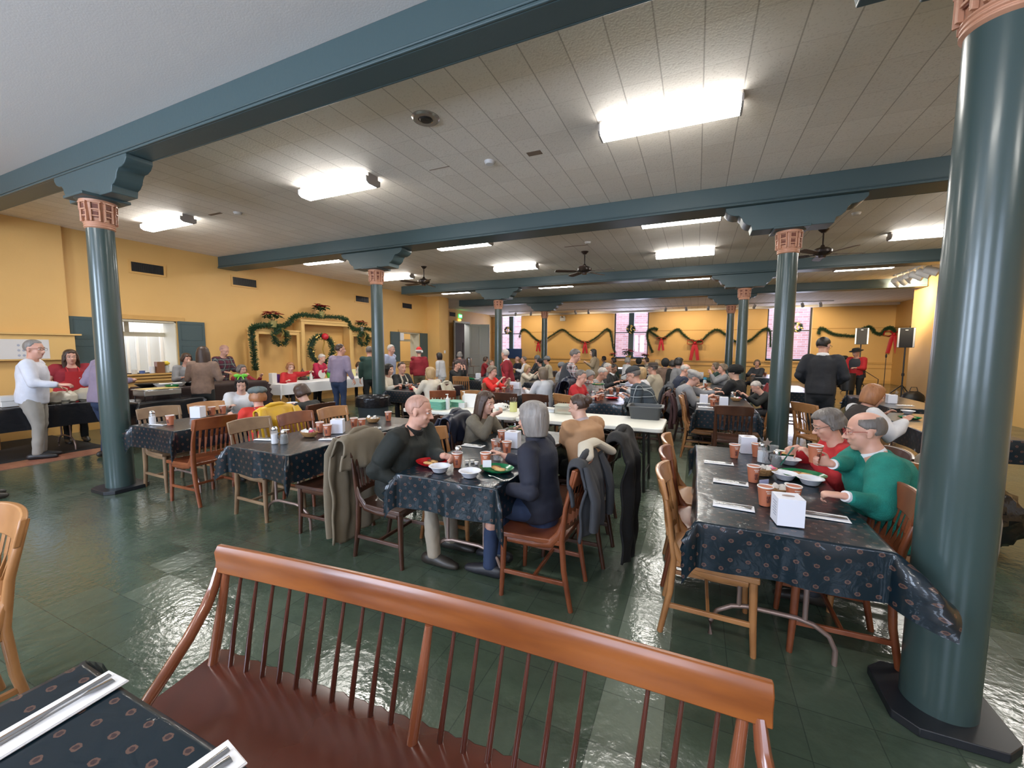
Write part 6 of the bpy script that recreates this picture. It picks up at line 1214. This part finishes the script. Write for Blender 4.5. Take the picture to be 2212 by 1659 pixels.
def poinsettia(loc, s, label, grp, foil=FOIL, seed=1):
    rn = random.Random(seed); t = empty('poinsettia', loc, label=label, cat='plant', group=grp); MB().lathe([(0, 0), (.065*s, 0), (.085*s, .12*s), (.10*s, .15*s), (.095*s, .15*s), (0, .13*s)], 16).build('foil_pot', foil, t)
    def head(mb, c, n, L_, up_):
        for k in range(n):
            a = 2*PI*k/n+rn.random(); d = Vector((math.cos(a), math.sin(a), up_+rn.uniform(-.25, .25))).normalized(); sd = Vector((-math.sin(a), math.cos(a), 0)); l_ = L_*rn.uniform(.7, 1.1)
            mb.add([c, c+d*l_*.5+sd*l_*.28, c+d*l_-Vector((0, 0, l_*.2)), c+d*l_*.5-sd*l_*.28], [(0, 1, 2, 3)])
    mb = MB(); lf = MB()
    for k in range(9):
        a = 2*PI*k/9; rr = .13*s*(1 if k else 0); c = Vector((rr*math.cos(a), rr*math.sin(a), (.30+rn.uniform(-.03, .06))*s)); head(mb, c, 8, .13*s, .15); head(lf, c-Vector((0, 0, .05*s)), 6, .13*s, -.1)
    for k in range(5): a = k*1.26; lf.tube([(0, 0, .12*s), (.12*s*math.cos(a), .12*s*math.sin(a), .28*s)], .006*s, 5)
    mb.build('bracts', POIN, t, sharp=None); lf.build('leaves', LEAF, t, sharp=None); return t
yg = YF-.14
def gz(px, py): return HY(px, py, yg)
gl = 'green garlands swagged along the far wall'
garland([gz(*q) for q in ((1122, 730), (1126, 714), (1136, 713), (1150, 726), (1164, 737), (1178, 733), (1196, 722), (1215, 712), (1232, 724), (1250, 735), (1268, 739), (1288, 729), (1308, 712), (1317, 716), (1322, 736), (1325, 752), (1329, 762))], .075, 'green garland on the far wall between the left and middle windows', gl, seed=4)
garland([gz(*q) for q in ((1410, 762), (1404, 748), (1398, 730), (1400, 715), (1412, 709), (1420, 712))], .085, 'short hanging garland tail right of the middle window', gl, seed=5)
garland([gz(*q) for q in ((1402, 714), (1416, 724), (1430, 732), (1446, 722), (1464, 711), (1478, 724), (1498, 737), (1516, 735), (1532, 720), (1549, 712), (1566, 722), (1584, 736), (1604, 739), (1622, 734), (1640, 719), (1656, 709), (1664, 720), (1664, 750))], .085, 'long green garland on the far wall right of the middle window', gl, seed=6)
garland([gz(*q) for q in ((1768, 722), (1772, 709), (1784, 713), (1802, 722), (1826, 725), (1850, 725), (1862, 712), (1878, 706), (1888, 715))], .09, 'green garland on the far wall above the musicians', gl, seed=7)
garland([HX(px, py, 8.05) for px, py in ((1960, 722), (1968, 710), (1980, 707), (1986, 712), (2000, 712), (2010, 702), (2024, 708))][:7], .08, 'green garland on the right wall behind the tall speaker', gl, seed=8)
garland([gz(*q) for q in ((1886, 716), (1902, 722), (1914, 710), (1926, 708), (1934, 716), (1944, 712))], .09, 'green garland end above the wall heater', gl, seed=9)
for i, (px, py, s, lb) in enumerate(((1164, 740, .9, 'red ribbon bow at the first low point of the left garland'), (1265, 741, 1.0, 'red ribbon bow at the second low point of the left garland'), (1429, 733, 1.0, 'slim red ribbon bow just right of the middle window'), (1501, 741, 1.5, 'broad red ribbon bow in the centre of the long garland'), (1928, 722, 1.4, 'red ribbon bow left of the tall speaker'))):
    x, y, z = gz(px, py); bow((x, y-.06, z), s, REDR, lb, 'red ribbon bows on the garlands')
for px, py, lb in ((1098, 714, 'small wreath with gold bow on the left far window'), (1363, 711, 'small wreath with gold bow on the middle far window'), (1721, 707, 'small wreath on the right far window')):
    x, y, z = HY(px, py, YF+.08); wreath((x, y, z), .20, lb, 'small wreaths hung on the far windows', tube_r=.07)
for px, py, s, lb in ((1357, 768, 1.7, 'large red poinsettia on the sill of the middle window'), (1325, 772, 1.1, 'small red poinsettia left of the large one'), (1394, 772, 1.1, 'small red poinsettia right of the large one')):
    x, y, z = HY(px, py, 24.3); poinsettia((x, y, .932), s, lb, 'red poinsettias', seed=int(px))
MB_ = MB().bx((-5.2, 24.05, 0), (-2.0, 24.6, .93)); o = MB_.build('radiator_shelf', OCHRE, bevel=.01, sharp=.7); tag(o, 'low ochre shelf cabinet under the middle far window', 'cabinet')
# shelves on the left wall
SHW = mat('shelf_ochre', (.66, .42, .15), .45)
def shelf(y0, y1, z1, dp, label, z0=.55):
    t = empty('display_shelf', (XL, (y0+y1)/2, z0), label=label, cat='shelf', group='ochre display cabinets on the left wall'); h = (y1-y0)/2; d = z1-z0
    MB().bx((.001, -h, 0), (.02, h, d)).build('back_panel', WALL, t, sharp=None)
    for s in (-1, 1): MB().bx((.02, min(s*h, s*(h-.04)), 0), (dp, max(s*h, s*(h-.04)), d)).build('side_panel', SHW, t, bevel=.003)
    MB().bx((.02, -h-.03, d-.05), (dp+.03, h+.03, d)).build('top_board', SHW, t, bevel=.004); MB().bx((.02, -h, 0), (dp, h, .04)).build('bottom_board', SHW, t, bevel=.003)
    for s in (-1, 1): MB().bx((dp-.002, min(s*h, s*(h-.10)), 0), (dp+.014, max(s*h, s*(h-.10)), d-.05)).build('face_frame', SHW, t, bevel=.003)
    MB().bx((dp-.002, -h+.1, d-.13), (dp+.014, h-.1, d-.05)).build('face_frame', SHW, t, bevel=.003)
shelf(6.92, 8.22, 2.06, .28, 'open ochre display cabinet, left low one'); shelf(8.24, 10.1, 2.38, .34, 'open ochre display cabinet, tall middle one'); shelf(10.12, 11.5, 2.08, .28, 'open ochre display cabinet, right low one')
gs = 'greenery draped over the display cabinets'
garland([HX(px, py, -10.2) for px, py in ((552, 800), (549, 770), (546, 740), (544, 712), (556, 704), (580, 703), (596, 705), (618, 703), (632, 688), (650, 680), (680, 682), (700, 684), (735, 686), (750, 692))], .075, 'long garland climbing over the left and tall cabinets', gs, seed=11, per=30)
garland([HX(px, py, -10.2) for px, py in ((752, 694), (757, 706), (770, 712), (790, 710), (806, 714))], .07, 'short garland over the right cabinet', gs, seed=12)
def cabin(px, py, X=-10.2): return HX(px, py, X)
x, y, z = cabin(590, 707); poinsettia((x, y, z-.0), 1.15, 'red poinsettia in gold foil on the left cabinet', 'red poinsettias', seed=3); x, y, z = cabin(694, 684); poinsettia((x, y, z-.02), 1.1, 'red poinsettia on top of the tall cabinet', 'red poinsettias', seed=4)
x, y, z = cabin(781, 716); poinsettia((x, y, z), .95, 'red poinsettia in silver foil on the right cabinet', 'red poinsettias', FOILS, seed=5)
x, y, z = HX(604, 728, -10.2); wreath((x, y, z), .20, 'small wreath with gold ribbon on the left cabinet', 'wreaths on the display cabinets', 'x', tube_r=.07); x, y, z = HX(783, 732, -10.2); wreath((x, y, z), .20, 'small wreath with gold ribbon on the right cabinet', 'wreaths on the display cabinets', 'x', tube_r=.07)
def big(t, Mx, r):
    rn = random.Random(2)
    for k in range(22): a = rn.uniform(0, 6.28); MB().ell(Mx @ Vector(((r+rn.uniform(-.07, .07))*math.sin(a), -.15, (r+rn.uniform(-.07, .07))*math.cos(a))), (.028,)*3, 8, 6).build('bauble', GOLD, t)
    MB().ell(Mx @ Vector((.02, -.17, r*.95)), (.10,)*3, 12, 8).build('red_flower', REDR, t)
x, y, z = HX(693, 755, -10.18); wreath((x, y, z), .40, 'large ornamented wreath inside the tall cabinet', 'wreaths on the display cabinets', 'x', seed=9, tube_r=.12, per=60, extra=big)
# ---------------------------------------------------------------- white serving table and the buffets at the left
PAPW = mat('paper_cover', (.72, .72, .74), .6, bump=(5, .25)); PAPB = mat('black_plastic_cover', (.012, .013, .016), .22, bump=(9, .6)); BRSK = mat('brown_skirt', (.035, .018, .016), .8, bump=(12, .5))
t = make_table(3.4, .72); t.location = (-9.04, 8.2, 0); t['label'] = 'long serving table under white paper by the left wall'; cloth(-9.42, -8.66, 6.4, 10.0, .26, 'white paper cover on the serving table by the left wall', m=PAPW, name='paper_cover', grp='plain table covers')
def at(px, py, z): return P(px, py, z)
def item(nm, cat, lb, mb, m, px, py, z, **k): o = mb.build(nm, m, loc=(*P(px, py, z), z), **k); return tag(o, lb, cat)
zs = .747; cw = mat('carton_plain', (.70, .69, .66), .6)
item('paper_carton', 'box', 'tall white carton at the near end of the serving table', MB().bx((-.06, -.06, 0), (.06, .06, .24)), cw, 590, 828, zs, bevel=.002)
item('purple_tumbler', 'tumbler', 'purple tumbler beside the tall white carton', MB().lathe([(0, 0), (.04, 0), (.045, .2), (0, .2)], 16), mat('purple', (.12, .03, .20), .4), 601, 826, zs)
item('brown_bag', 'paper bag', 'brown paper bag on the white serving table', MB().bx((-.08, -.05, 0), (.08, .05, .22)), mat('kraft', (.34, .20, .12), .8), 632, 822, zs, bevel=.004)
item('plastic_bowl', 'bowl', 'green plastic bowl on the white serving table', MB().lathe([(0, 0), (.08, 0), (.14, .07), (.13, .07), (.07, .01)], 20), mat('green_tub', (.03, .20, .13), .4), 655, 819, zs); item('cap_bottle', 'bottle', 'white bottle with red cap on the serving table', MB().lathe([(0, 0), (.035, 0), (.035, .14), (.015, .17), (.015, .2), (0, .2)], 14), cw, 672, 822, zs)
item('desk_fan', 'plate rack', 'round pale dish standing up on the serving table', MB().lathe([(0, 0), (.11, .004), (.115, .012), (0, .012)], 24, M=Matrix.Translation((0, 0, .12)) @ Matrix.Rotation(R(80), 4, 'Y')), mat('pale_dish', (.55, .54, .50), .4), 695, 818, zs).name = 'dish'
item('yellow_jug', 'jug', 'pale yellow jug near the second column', MB().lathe([(0, 0), (.06, 0), (.065, .16), (.055, .2), (.05, .2), (.05, .02), (0, .02)], 18), mat('pale_yellow', (.66, .60, .28), .5), 764, 812, zs); item('towel_roll', 'paper towel', 'white paper towel roll near the second column', MB().lathe([(.015, 0), (.06, 0), (.06, .26), (.015, .26)], 20), cw, 776, 811, zs)
item('gift_bag', 'gift bag', 'bright green tissue bag on the white serving table', MB().lathe([(0, 0), (.10, 0), (.13, .12), (.09, .2), (.02, .30), (0, .3)], 9), mat('lime_tissue', (.10, .52, .07), .6, bump=(12, 1)), 655, 813, zs)
item('pine_cone_tree', 'ornament', 'small dark ornament tree beside the auburn fringe', MB().lathe([(0, 0), (.11, 0), (.12, .05), (.07, .08), (.09, .12), (.05, .16), (.06, .2), (.02, .26), (.0, .32)], 12), mat('cone_tree', (.06, .025, .015), .5, bump=(60, 1), var=(50, (.5, .3, .12), .6, .7)), 603, 818, zs)
# black covered buffet with chafing dishes and bowls
t = make_table(2.0, .75); t.location = (-8.75, 4.85, 0); t.scale = (1, 1, 1.19); t['label'] = 'long buffet table in front of the serving hatch'; cloth(-9.12, -8.38, 3.85, 5.85, .80, 'brown floor-length skirt on the buffet table by the hatch', m=BRSK, z=.884, name='table_skirt', grp='plain table covers')
t = make_table(1.35, .74); t.location = (-8.95, 2.52, 0); tag(t, 'table covered in black plastic in front of the red apron', 'table'); cloth(-9.32, -8.58, 1.85, 3.2, .34, 'black plastic cover on the table before the red apron', m=PAPB, name='plastic_cover', grp='plain table covers', seed=31)
t2 = make_table(.9, .6); t2.location = (-8.05, 3.8, 0); t2['label'] = 'small table holding the steel chafing dish'; cloth(-8.35, -7.75, 3.35, 4.25, .45, 'black cover on the small chafing dish table', m=PAPB, name='plastic_cover', grp='plain table covers', seed=33)
t = empty('chafing_dish', (-8.05, 3.75, .747), label='rectangular steel chafing dish with corn on the small table', cat='chafing dish'); MB().bx((-.17, -.26, .06), (.17, .26, .16)).build('pan', STEEL, t, bevel=.015); MB().bx((-.18, -.28, .155), (.18, .28, .168)).build('rim', CHROME, t, bevel=.004); MB().bx((-.15, -.24, .165), (.15, .24, .175)).build('food', SOUP, t, bevel=.004)
for a in (-1, 1):
    for b_ in (-1, 1): MB().tube([(a*.15, b_*.24, .0), (a*.15, b_*.24, .08)], .008, 6).build('foot', BLACKM, t)
bw = None
for i, (px, py, r_, m_) in enumerate(((318, 836, .17, BLACKM), (352, 836, .13, cw), (384, 834, .12, cw), (372, 839, .10, GRNP), (410, 832, .11, BLACKM), (432, 829, .10, cw))):
    tag(MB().lathe([(0, .004), (.5*r_, .004), (.95*r_, .06), (r_, .064), (r_*.98, .055), (.5*r_, 0), (0, 0)], 24).lathe([(0, .04), (r_*.8, .045)], 20).build('serving_bowl', m_, loc=(*P(px, py, .89), .887)), f'shallow {("black", "white", "white", "green", "black", "white")[i]} serving bowl on the skirted buffet, {("first", "second", "third", "fourth", "fifth", "sixth")[i]} from the column', 'bowl', 'serving bowls on the buffet')
# plastic bag, cartons on the table before the red apron
def blob(p, d): return p+d*.02*math.sin(9*d.x+5*d.z)*math.cos(7*d.y)
o = MB().ell((0, -.1, .07), (.13, .2, .10), 24, 14, None, blob).ell((0, .22, .09), (.14, .22, .11), 24, 14, None, blob).build('bread_bag', mat('cream_plastic', (.50, .46, .38), .35, bump=(14, .6)), loc=(-8.72, 2.95, .75)); tag(o, 'lumpy cream plastic bread bag on the black-covered table', 'bag')
tag(MB().bx((-.1, -.09, 0), (.1, .09, .08)).bx((-.11, -.1, .08), (.11, .1, .15)).build('foam_boxes', CUPW, loc=(-8.85, 2.35, .747), bevel=.006), 'stacked white foam boxes beside the white shirt', 'box')
t = empty('side_cabinet', (-9.95, 1.7, 0), label='brown wooden side cabinet behind the white shirt', cat='cabinet'); MB().bx((-.3, -.8, 0), (.3, .75, .8)).build('body', WOODS['tan'], t, bevel=.01); MB().bx((.3, -.75, .42), (.315, -.02, .76)).build('drawer', WOODS['tan'], t, bevel=.004); MB().bx((.3, .02, .42), (.315, .7, .76)).build('drawer', WOODS['tan'], t, bevel=.004); MB().bx((.3, -.75, .05), (.315, .7, .38)).build('lower_door', WOODS['tan'], t, bevel=.004)
# bulletin box on the near left wall
t = empty('notice_board', (XL+.09, 2.9, 1.35), label='ochre notice board with posters behind the grey-haired man', cat='notice board'); MB().bx((.0, -.75, 0), (.12, .72, .44)).build('board_case', SHW, t, bevel=.01); MB().bx((.12, -.70, .03), (.125, .38, .36)).build('poster', mat('poster_white', (.62, .60, .58), .6), t, sharp=None); MB().bx((.0, -.75, .44), (.16, .80, .47)).build('top_ledge', SHW, t, bevel=.004)
mb = MB()
for i in range(7): mb.ell((.126, .02+.055*(i % 3), .09+.085*(i//3)), (.002, .018, .02), 8, 6)
mb.build('poster_print', GREYT, t); MB().ell((.126, -.28, .2), (.003, .07, .055), 12, 8).build('fruit_picture', mat('fruit_orange', (.55, .14, .04), .6), t); MB().bx((.13, -.5, .44), (.15, .2, .46)).build('paper_strip', CUPW, t, sharp=None)
# things on the hatch shelf
item('wooden_block', 'knife block', 'brown block standing on the hatch shelf', MB().bx((-.06, -.07, 0), (.06, .07, .24)), mat('brown_block', (.20, .08, .03), .5), 335, 800, 1.035, bevel=.004).location = (XL-.0, 4.98, 1.033)
for y, h, c_, nm, lb in ((4.55, .09, (.6, .58, .52), 'ramekin', 'small white ramekin on the hatch shelf'), (4.68, .06, (.07, .12, .30), 'towel', 'folded blue cloth on the hatch shelf'), (5.12, .16, (.5, .52, .5), 'vase', 'clear vase of yellow flowers on the hatch shelf'), (4.86, .14, (.65, .65, .65), 'pitcher', 'white pitcher at the back of the hatch')):
    o = MB().lathe([(0, 0), (.045, 0), (.05, h), (.04, h), (.035, .01), (0, .01)], 18).build(nm, mat('hatch_'+nm, c_, .4), loc=(XL-.03, y, 1.033)); tag(o, lb, nm)
    if nm == 'vase': MB().ell((0, 0, .2), (.07, .07, .05), 12, 8, None, lambda p, d: p+d*.012*math.sin(20*d.x+17*d.y)).build('flowers', mat('yellow_flowers', (.75, .55, .05), .7), o)
tag(MB().bx((0, -.11, 0), (.002, .11, .28)).build('paper_notice', PAPW, loc=(XL+.03, 12.98, 1.88), sharp=None), 'white paper taped to the far hatch post', 'notice')
# coffee station by the white doors
t = make_table(1.8, .7); t.location = (-9.9, 16.6, 0); t['label'] = 'side table with coffee urns near the white doors'
for i, (y, h, m_) in enumerate(((16.1, .42, STEEL), (16.5, .36, BLACKM), (17.0, .40, STEEL))): tag(MB().lathe([(0, 0), (.11, 0), (.12, .03), (.12, h-.05), (.07, h), (0, h)], 20).build('coffee_urn', m_, loc=(-9.85, y, .74)), f'{("first steel", "black", "second steel")[i]} coffee urn near the white doors', 'coffee urn')
# trash can with bag
t = empty('trash_can', (-5.25, 5.65, 0), label='large grey trash can with black liner at the second column', cat='trash can'); MB().lathe([(0, 0), (.22, 0), (.27, .66), (.29, .70), (.27, .70), (.2, .02), (0, .02)], 28).build('can', mat('can_grey', (.05, .065, .08), .6), t)
MB().lathe([(.25, .64), (.30, .56), (.305, .66), (.30, .72), (.285, .735), (.26, .70), (.22, .35), (0, .30)], 40).build('liner', mat('liner_black', (.010, .010, .012), .22, bump=(14, 1)), t)
# ---------------------------------------------------------------- coats on chair backs
def coat(x, y, head, m, label, w_=.24, drop=.6, z=.90, thick=.09, sleeves=1, bulge=.03, front=.22, seed=1, cat='coat', name='coat'):
    """a garment hung over the back rail of a chair: a folded sheet with its sleeves hanging"""
    t = empty(name, (x, y, 0), R(head-90), label=label, cat=cat, group='clothes hung on chair backs'); rn = random.Random(seed); ph = [rn.uniform(0, 6.28) for _ in range(6)]
    rr = thick*.40; tot = front+PI*rr+drop
    def fn(u, v):
        q = v*tot; a = (u-.5)*2
        if q < front: yy = rr; zz = z-(front-q); dn = (front-q)
        elif q < front+PI*rr: th = (q-front)/rr; yy = rr*math.cos(th); zz = z+rr*math.sin(th); dn = 0
        else: dn = q-front-PI*rr; yy = -rr-.05*min(1, dn/.12)*(1-.3*dn/drop); zz = z-dn
        k = min(1, dn/.25); ww = w_*(1-.10*(1-k)*abs(a)+.10*k*(dn/drop)); sg = -1 if q > front+PI*rr*.5 else 1
        f = k*(.016*math.sin(a*7+ph[0]+dn*2)+.012*math.sin(a*13+ph[1]-dn*3))+.006*math.sin(dn*22+a*5+ph[2]); hem = .03*math.sin(a*3+ph[3])*k
        return (a*ww+.010*math.sin(dn*9+ph[4])*k, yy+sg*(f+.012*k)-sg*.020*k*a*a*1.5, zz-hem*(dn/drop)+(.010*math.sin(a*4+ph[5]) if dn == 0 else 0)-(.035*max(0, abs(a)-.75)/.25 if dn < .1 else 0))
    o = MB().grid(fn, 40, 60).build('cloth', m, t, sharp=None); o.data.shade_smooth(); so = o.modifiers.new('solid', 'SOLIDIFY'); so.thickness = .014; so.offset = 0
    # collar rolled along the top
    MB().tube([(-w_*.45, -.01, z+rr*.8), (-w_*.25, -.02, z+rr+.012), (w_*.2, -.02, z+rr+.014), (w_*.45, -.01, z+rr*.8)], [(.016, .022), (.022, .026), (.022, .024), (.014, .018)], 10, round_=True).build('collar', m, t).data.shade_smooth()
    if sleeves:
        for s in (-1, 1):
            sx = s*w_*.84; L_ = drop*rn.uniform(.82, .98); dx = s*rn.uniform(.0, .05)
            MB().tube([(sx*.92, -rr-.02, z+.01), (sx+dx*.3, -rr-.062, z-.10), (sx+dx*.5, -rr-.085, z-.5*L_), (sx+dx, -rr-.085, z-.8*L_), (sx+dx*1.1, -rr-.08, z-L_)], [(.035, .018), (.058, .026), (.054, .028), (.046, .028), (.040, .026)], 14, up=(0, 1, 0), round_=False).build('sleeve', m, t).data.shade_smooth()
    return t
KHJ = fab('khaki_jacket', (.20, .165, .115)); t = coat(-2.08, 2.44-.0, 0, KHJ, 'khaki zip jacket hanging low behind the bald man', .24, .80, .905, .10, seed=4); t.location = (-2.38, 2.42, 0)
t = coat(-.62, 2.50, 180, F('charcoal_wool', (.035, .038, .045)), 'charcoal wool coat over the chair of the grey bob', .24, .42, .90, .10, sleeves=1, seed=5); tag(MB().tube([(-.16, .0, .935), (-.05, .03, .975), (.08, .0, .975), (.20, -.08, .90)], [(.05, .03)]*4, 14, round_=True).build('scarf', mat('scarf_cream', (.52, .47, .38), .9, bump=(8, .8)), loc=(-.60, 2.62, 0), rz=R(90)), 'cream folded scarf on top of the charcoal coat', 'scarf')
t = coat(-.50, 3.10, 180, fab('black_coat', ()), 'long black coat hanging from the chair behind the camel coat', .27, .86, .93, .16, seed=6, sleeves=0)
coat(-2.18, 3.52, 0, fab('navy_puffer', (.012, .016, .034), 'shiny'), 'navy padded coat behind the eating person', .25, .55, .90, .14, seed=7)
coat(-4.30, 3.10, 180, fab('raincoat_yellow', (.62, .36, .02), 'shiny'), 'yellow raincoat on the chair of the newsboy cap', .26, .66, .91, .10, seed=8)
coat(1.36, 3.22, 180, fab('tan_puffer', (.26, .22, .17)), 'tan coat with yellow lining behind the green sweater', .24, .5, .92, .12, seed=9); coat(-2.02, 6.95, 0, fab('navy_puffer', ()), 'dark puffer coat on the chair before the black vest', .30, .62, 1.0, .20, seed=10)
coat(-.40, 7.02, 180, fab('plum_bag', (.07, .03, .03)), 'dark plum bag and jacket behind the flannel shirt', .22, .5, .86, .10, seed=11); coat(-.42, 7.75, 0, fab('grey_parka', (.06, .065, .075)), 'grey parka on the chair left of the flat cap', .25, .62, .92, .16, seed=12)
coat(-.22, 8.55, 180, fab('black_coat', ()), 'black coat on the empty chair before the navy jacket', .23, .6, .92, .10, seed=13); coat(1.40, 9.5, 0, F('maroon_coat', (.20, .015, .02)), 'dark red coat on the chair beside the fuzzy hat', .24, .6, .90, .12, seed=14)
coat(-4.42, 6.72, 180, F('cream_quilt', (.50, .46, .36)), 'cream quilted coat on the blonde person’s chair', .22, .45, .90, .08, seed=15, sleeves=0)
# ---------------------------------------------------------------- music corner
def speaker(x, y, z, rz, label):
    t = empty('loudspeaker', (x, y, z), rz, label=label, cat='loudspeaker', group='black loudspeakers with white edges'); MB().prism([(-.19, -.16), (.19, -.16), (.15, .18), (-.15, .18)], 0, .58, 'z').build('cabinet', mat('speaker_black', (.02, .02, .022), .6), t, bevel=.01, sharp=None); MB().bx((-.135, -.175, .03), (.135, -.16, .55)).build('grille', mat('speaker_grille', (.03, .03, .032), .7, bump=(200, 1)), t, bevel=.004)
    for s in (-1, 1): MB().bx((s*.165-.02, -.178, .01), (s*.165+.02, -.16, .57)).build('edge_strip', METALW, t, bevel=.004)
    MB().bx((-.03, -.178, .5), (.03, -.174, .52)).build('badge', METALW, t, sharp=None)
def stand(x, y, h, label):
    t = empty('speaker_stand', (x, y, 0), label=label, cat='stand', group='black tripod stands'); MB().tube([(0, 0, .12), (0, 0, h)], .02).build('pole', BLACKM, t); MB().lathe([(0, .82), (.035, .82), (.035, .9), (0, .9)], 12).build('collar', BLACKM, t)
    for k in range(3): a = k*2.09+.5; MB().tube([(0, 0, .55), (.5*math.cos(a), .5*math.sin(a), .012)], .013, 8).build('leg', BLACKM, t); MB().tube([(0, 0, .2), (.25*math.cos(a), .25*math.sin(a), .29)], .008, 6).build('brace', BLACKM, t)
stand(5.62, 15.9, 1.66, 'black tripod stand of the speaker nearer the right wall'); speaker(5.62, 15.9, 1.66, R(-18), 'black loudspeaker with white edges nearer the right wall')
stand(5.35, 18.6, 1.78, 'black tripod stand behind the black-hatted musician'); speaker(5.35, 18.6, 1.78, R(-14), 'black loudspeaker above the black-hatted musician')
t = empty('microphone_stand', (5.1, 15.6, 0), label='slim upright microphone stand left of the speaker', cat='microphone stand'); MB().tube([(0, 0, .02), (0, 0, 1.35)], .009, 8).build('pole', BLACKM, t); MB().lathe([(0, 0), (.14, 0), (.14, .015), (.02, .03), (0, .03)], 20).build('base', BLACKM, t); MB().ell((0, 0, 1.41), (.025, .025, .06), 10, 8).build('microphone', BLACKM, t)
t = empty('music_stand', (4.75, 15.0, 0), label='low black boom stand before the microphone stand', cat='stand'); MB().tube([(0, 0, .02), (.02, 0, .75), (-.3, 0, .98)], .01, 8).build('boom', BLACKM, t); MB().lathe([(0, 0), (.13, 0), (.12, .02), (0, .03)], 18).build('base', BLACKM, t)
t = empty('guitar', (3.95, 15.6, .82), R(20), label='dark stringed instrument held by the flat-capped musician', cat='guitar'); MB().lathe([(0, -.04), (.17, -.04), (.175, 0), (.17, .04), (0, .04)], 28, M=Matrix.Rotation(R(80), 4, 'X')).build('body', mat('guitar_dark', (.08, .03, .015), .3), t); MB().bar((-.1, -.0, .1), (-.62, -.05, .52), .05, .02).build('neck', FANM, t)
t = empty('drum', (4.12, 15.15, 0), label='dark drum in front of the black-hatted musician', cat='drum'); MB().lathe([(0, .4), (.16, .4), (.18, .7), (.17, .9), (.0, .91)], 24).build('shell', BLACKM, t); MB().lathe([(.02, 0), (.16, 0), (.16, .02), (.03, .05), (.03, .41)], 16).build('foot', BLACKM, t)
t = empty('tote_bag', (5.75, 15.5, 0), label='black bag on the floor under the right speaker', cat='bag'); MB().ell((0, 0, .2), (.26, .18, .21), 20, 12, None, blob).build('bag', BLACKM, t); MB().tube([(-.1, 0, .38), (-.06, 0, .52), (.06, 0, .52), (.1, 0, .38)], .01, 8).build('strap', BLACKM, t)
t = empty('folding_chair', (5.62, 13.6, 0), R(-60), label='pale wooden folding chair beside the right speaker', cat='chair')
for s in (-1, 1): MB().bar((s*.21, -.22, 0), (s*.19, .12, .92), .03, .022).build('leg', WOODS['tan'], t, bevel=.003); MB().bar((s*.18, .22, 0), (s*.17, -.12, .55), .028, .02).build('leg', WOODS['tan'], t, bevel=.003)
MB().bx((-.19, -.2, .44), (.19, .18, .46)).build('seat', WOODS['tan'], t, bevel=.004)
for z in (.68, .86): MB().bx((-.2, .02+(z-.6)*.35, z), (.2, .04+(z-.6)*.35, z+.07)).build('back_slat', WOODS['tan'], t, bevel=.004)
t = empty('wall_phone', (XRF-.05, 21.0, 1.35), label='brown wall box right of the musicians', cat='wall box'); MB().bx((-.15, -.25, 0), (.05, .25, .8)).build('box', mat('brownish_box', (.22, .12, .09), .6), t, bevel=.01)
# black plastic bags on the near side of the right table, cord
tag(MB().ell((0, 0, .30), (.42, .30, .28), 36, 22, None, lambda p, d: p+d*.03*math.sin(13*d.x+3)*math.cos(11*d.z+7*d.y)).build('garbage_bags', mat('liner_black', ()), loc=(1.95, 4.45, 0)), 'shiny black plastic heap behind the green sweater', 'bag')
tag(MB().tube([(.0, .12, .5), (.12, .02, .45), (.17, 0, .25), (.10, -.02, .08), (.0, 0, .02), (-.2, .1, .015)], .012, 10).build('black_hose', BLACKM, loc=(1.33, 6.75, 0)), 'curved black hose at the second right column', 'hose')
# banner near the far left window
tag(MB().bx((-.55, -.02, 0), (.55, .02, .62)).build('banner', mat('banner_blue', (.015, .05, .16), .7), loc=(-10.75, 24.3, .935), bevel=.004), 'navy blue panel standing before the left far window', 'panel')
# ---------------------------------------------------------------- turn the bodies and garments into single smooth surfaces
import bmesh
tex = {}
for o, vox, sm_, wr, extra, paint in POST:
    r = o.modifiers.new('remesh', 'REMESH'); r.mode = 'VOXEL'; r.voxel_size = vox; r.use_smooth_shade = True
    s = o.modifiers.new('smooth', 'SMOOTH'); s.factor = .5; s.iterations = sm_*2
    if wr:
        if wr not in tex:
            t_ = bpy.data.textures.new('wrinkle', 'CLOUDS'); t_.noise_scale = 1.0/wr[1]; t_.noise_depth = 2; tex[wr] = t_
        d = o.modifiers.new('wrinkle', 'DISPLACE'); d.texture = tex[wr]; d.strength = wr[0]*1.6; d.mid_level = .5; d.texture_coords = 'LOCAL'
dg = bpy.context.evaluated_depsgraph_get()
for o, vox, sm_, wr, extra, paint in POST:
    me = bpy.data.meshes.new_from_object(o.evaluated_get(dg), depsgraph=dg); old = o.data; ms = [m for m in old.materials]
    me.materials.clear()
    for m in ms: me.materials.append(m)
    if paint:
        c, (a, b_) = paint
        for p in me.polygons:
            q = p.center-c
            if (q.x*q.x+q.y*q.y)/(a*a)+q.z*q.z/(b_*b_) < 1 and abs(q.z) < b_: p.material_index = 1
    if extra:
        bm = bmesh.new(); bm.from_mesh(me)
        for mb, m in extra:
            idx = len(me.materials); me.materials.append(m); tm = bpy.data.meshes.new('tmp'); tm.from_pydata(mb.v, [], mb.f); tm.polygons.foreach_set('material_index', [idx]*len(mb.f)); bm.from_mesh(tm); bpy.data.meshes.remove(tm)
        bm.to_mesh(me); bm.free()
    me.shade_smooth(); o.modifiers.clear(); o.data = me; me.name = o.name; bpy.data.meshes.remove(old)
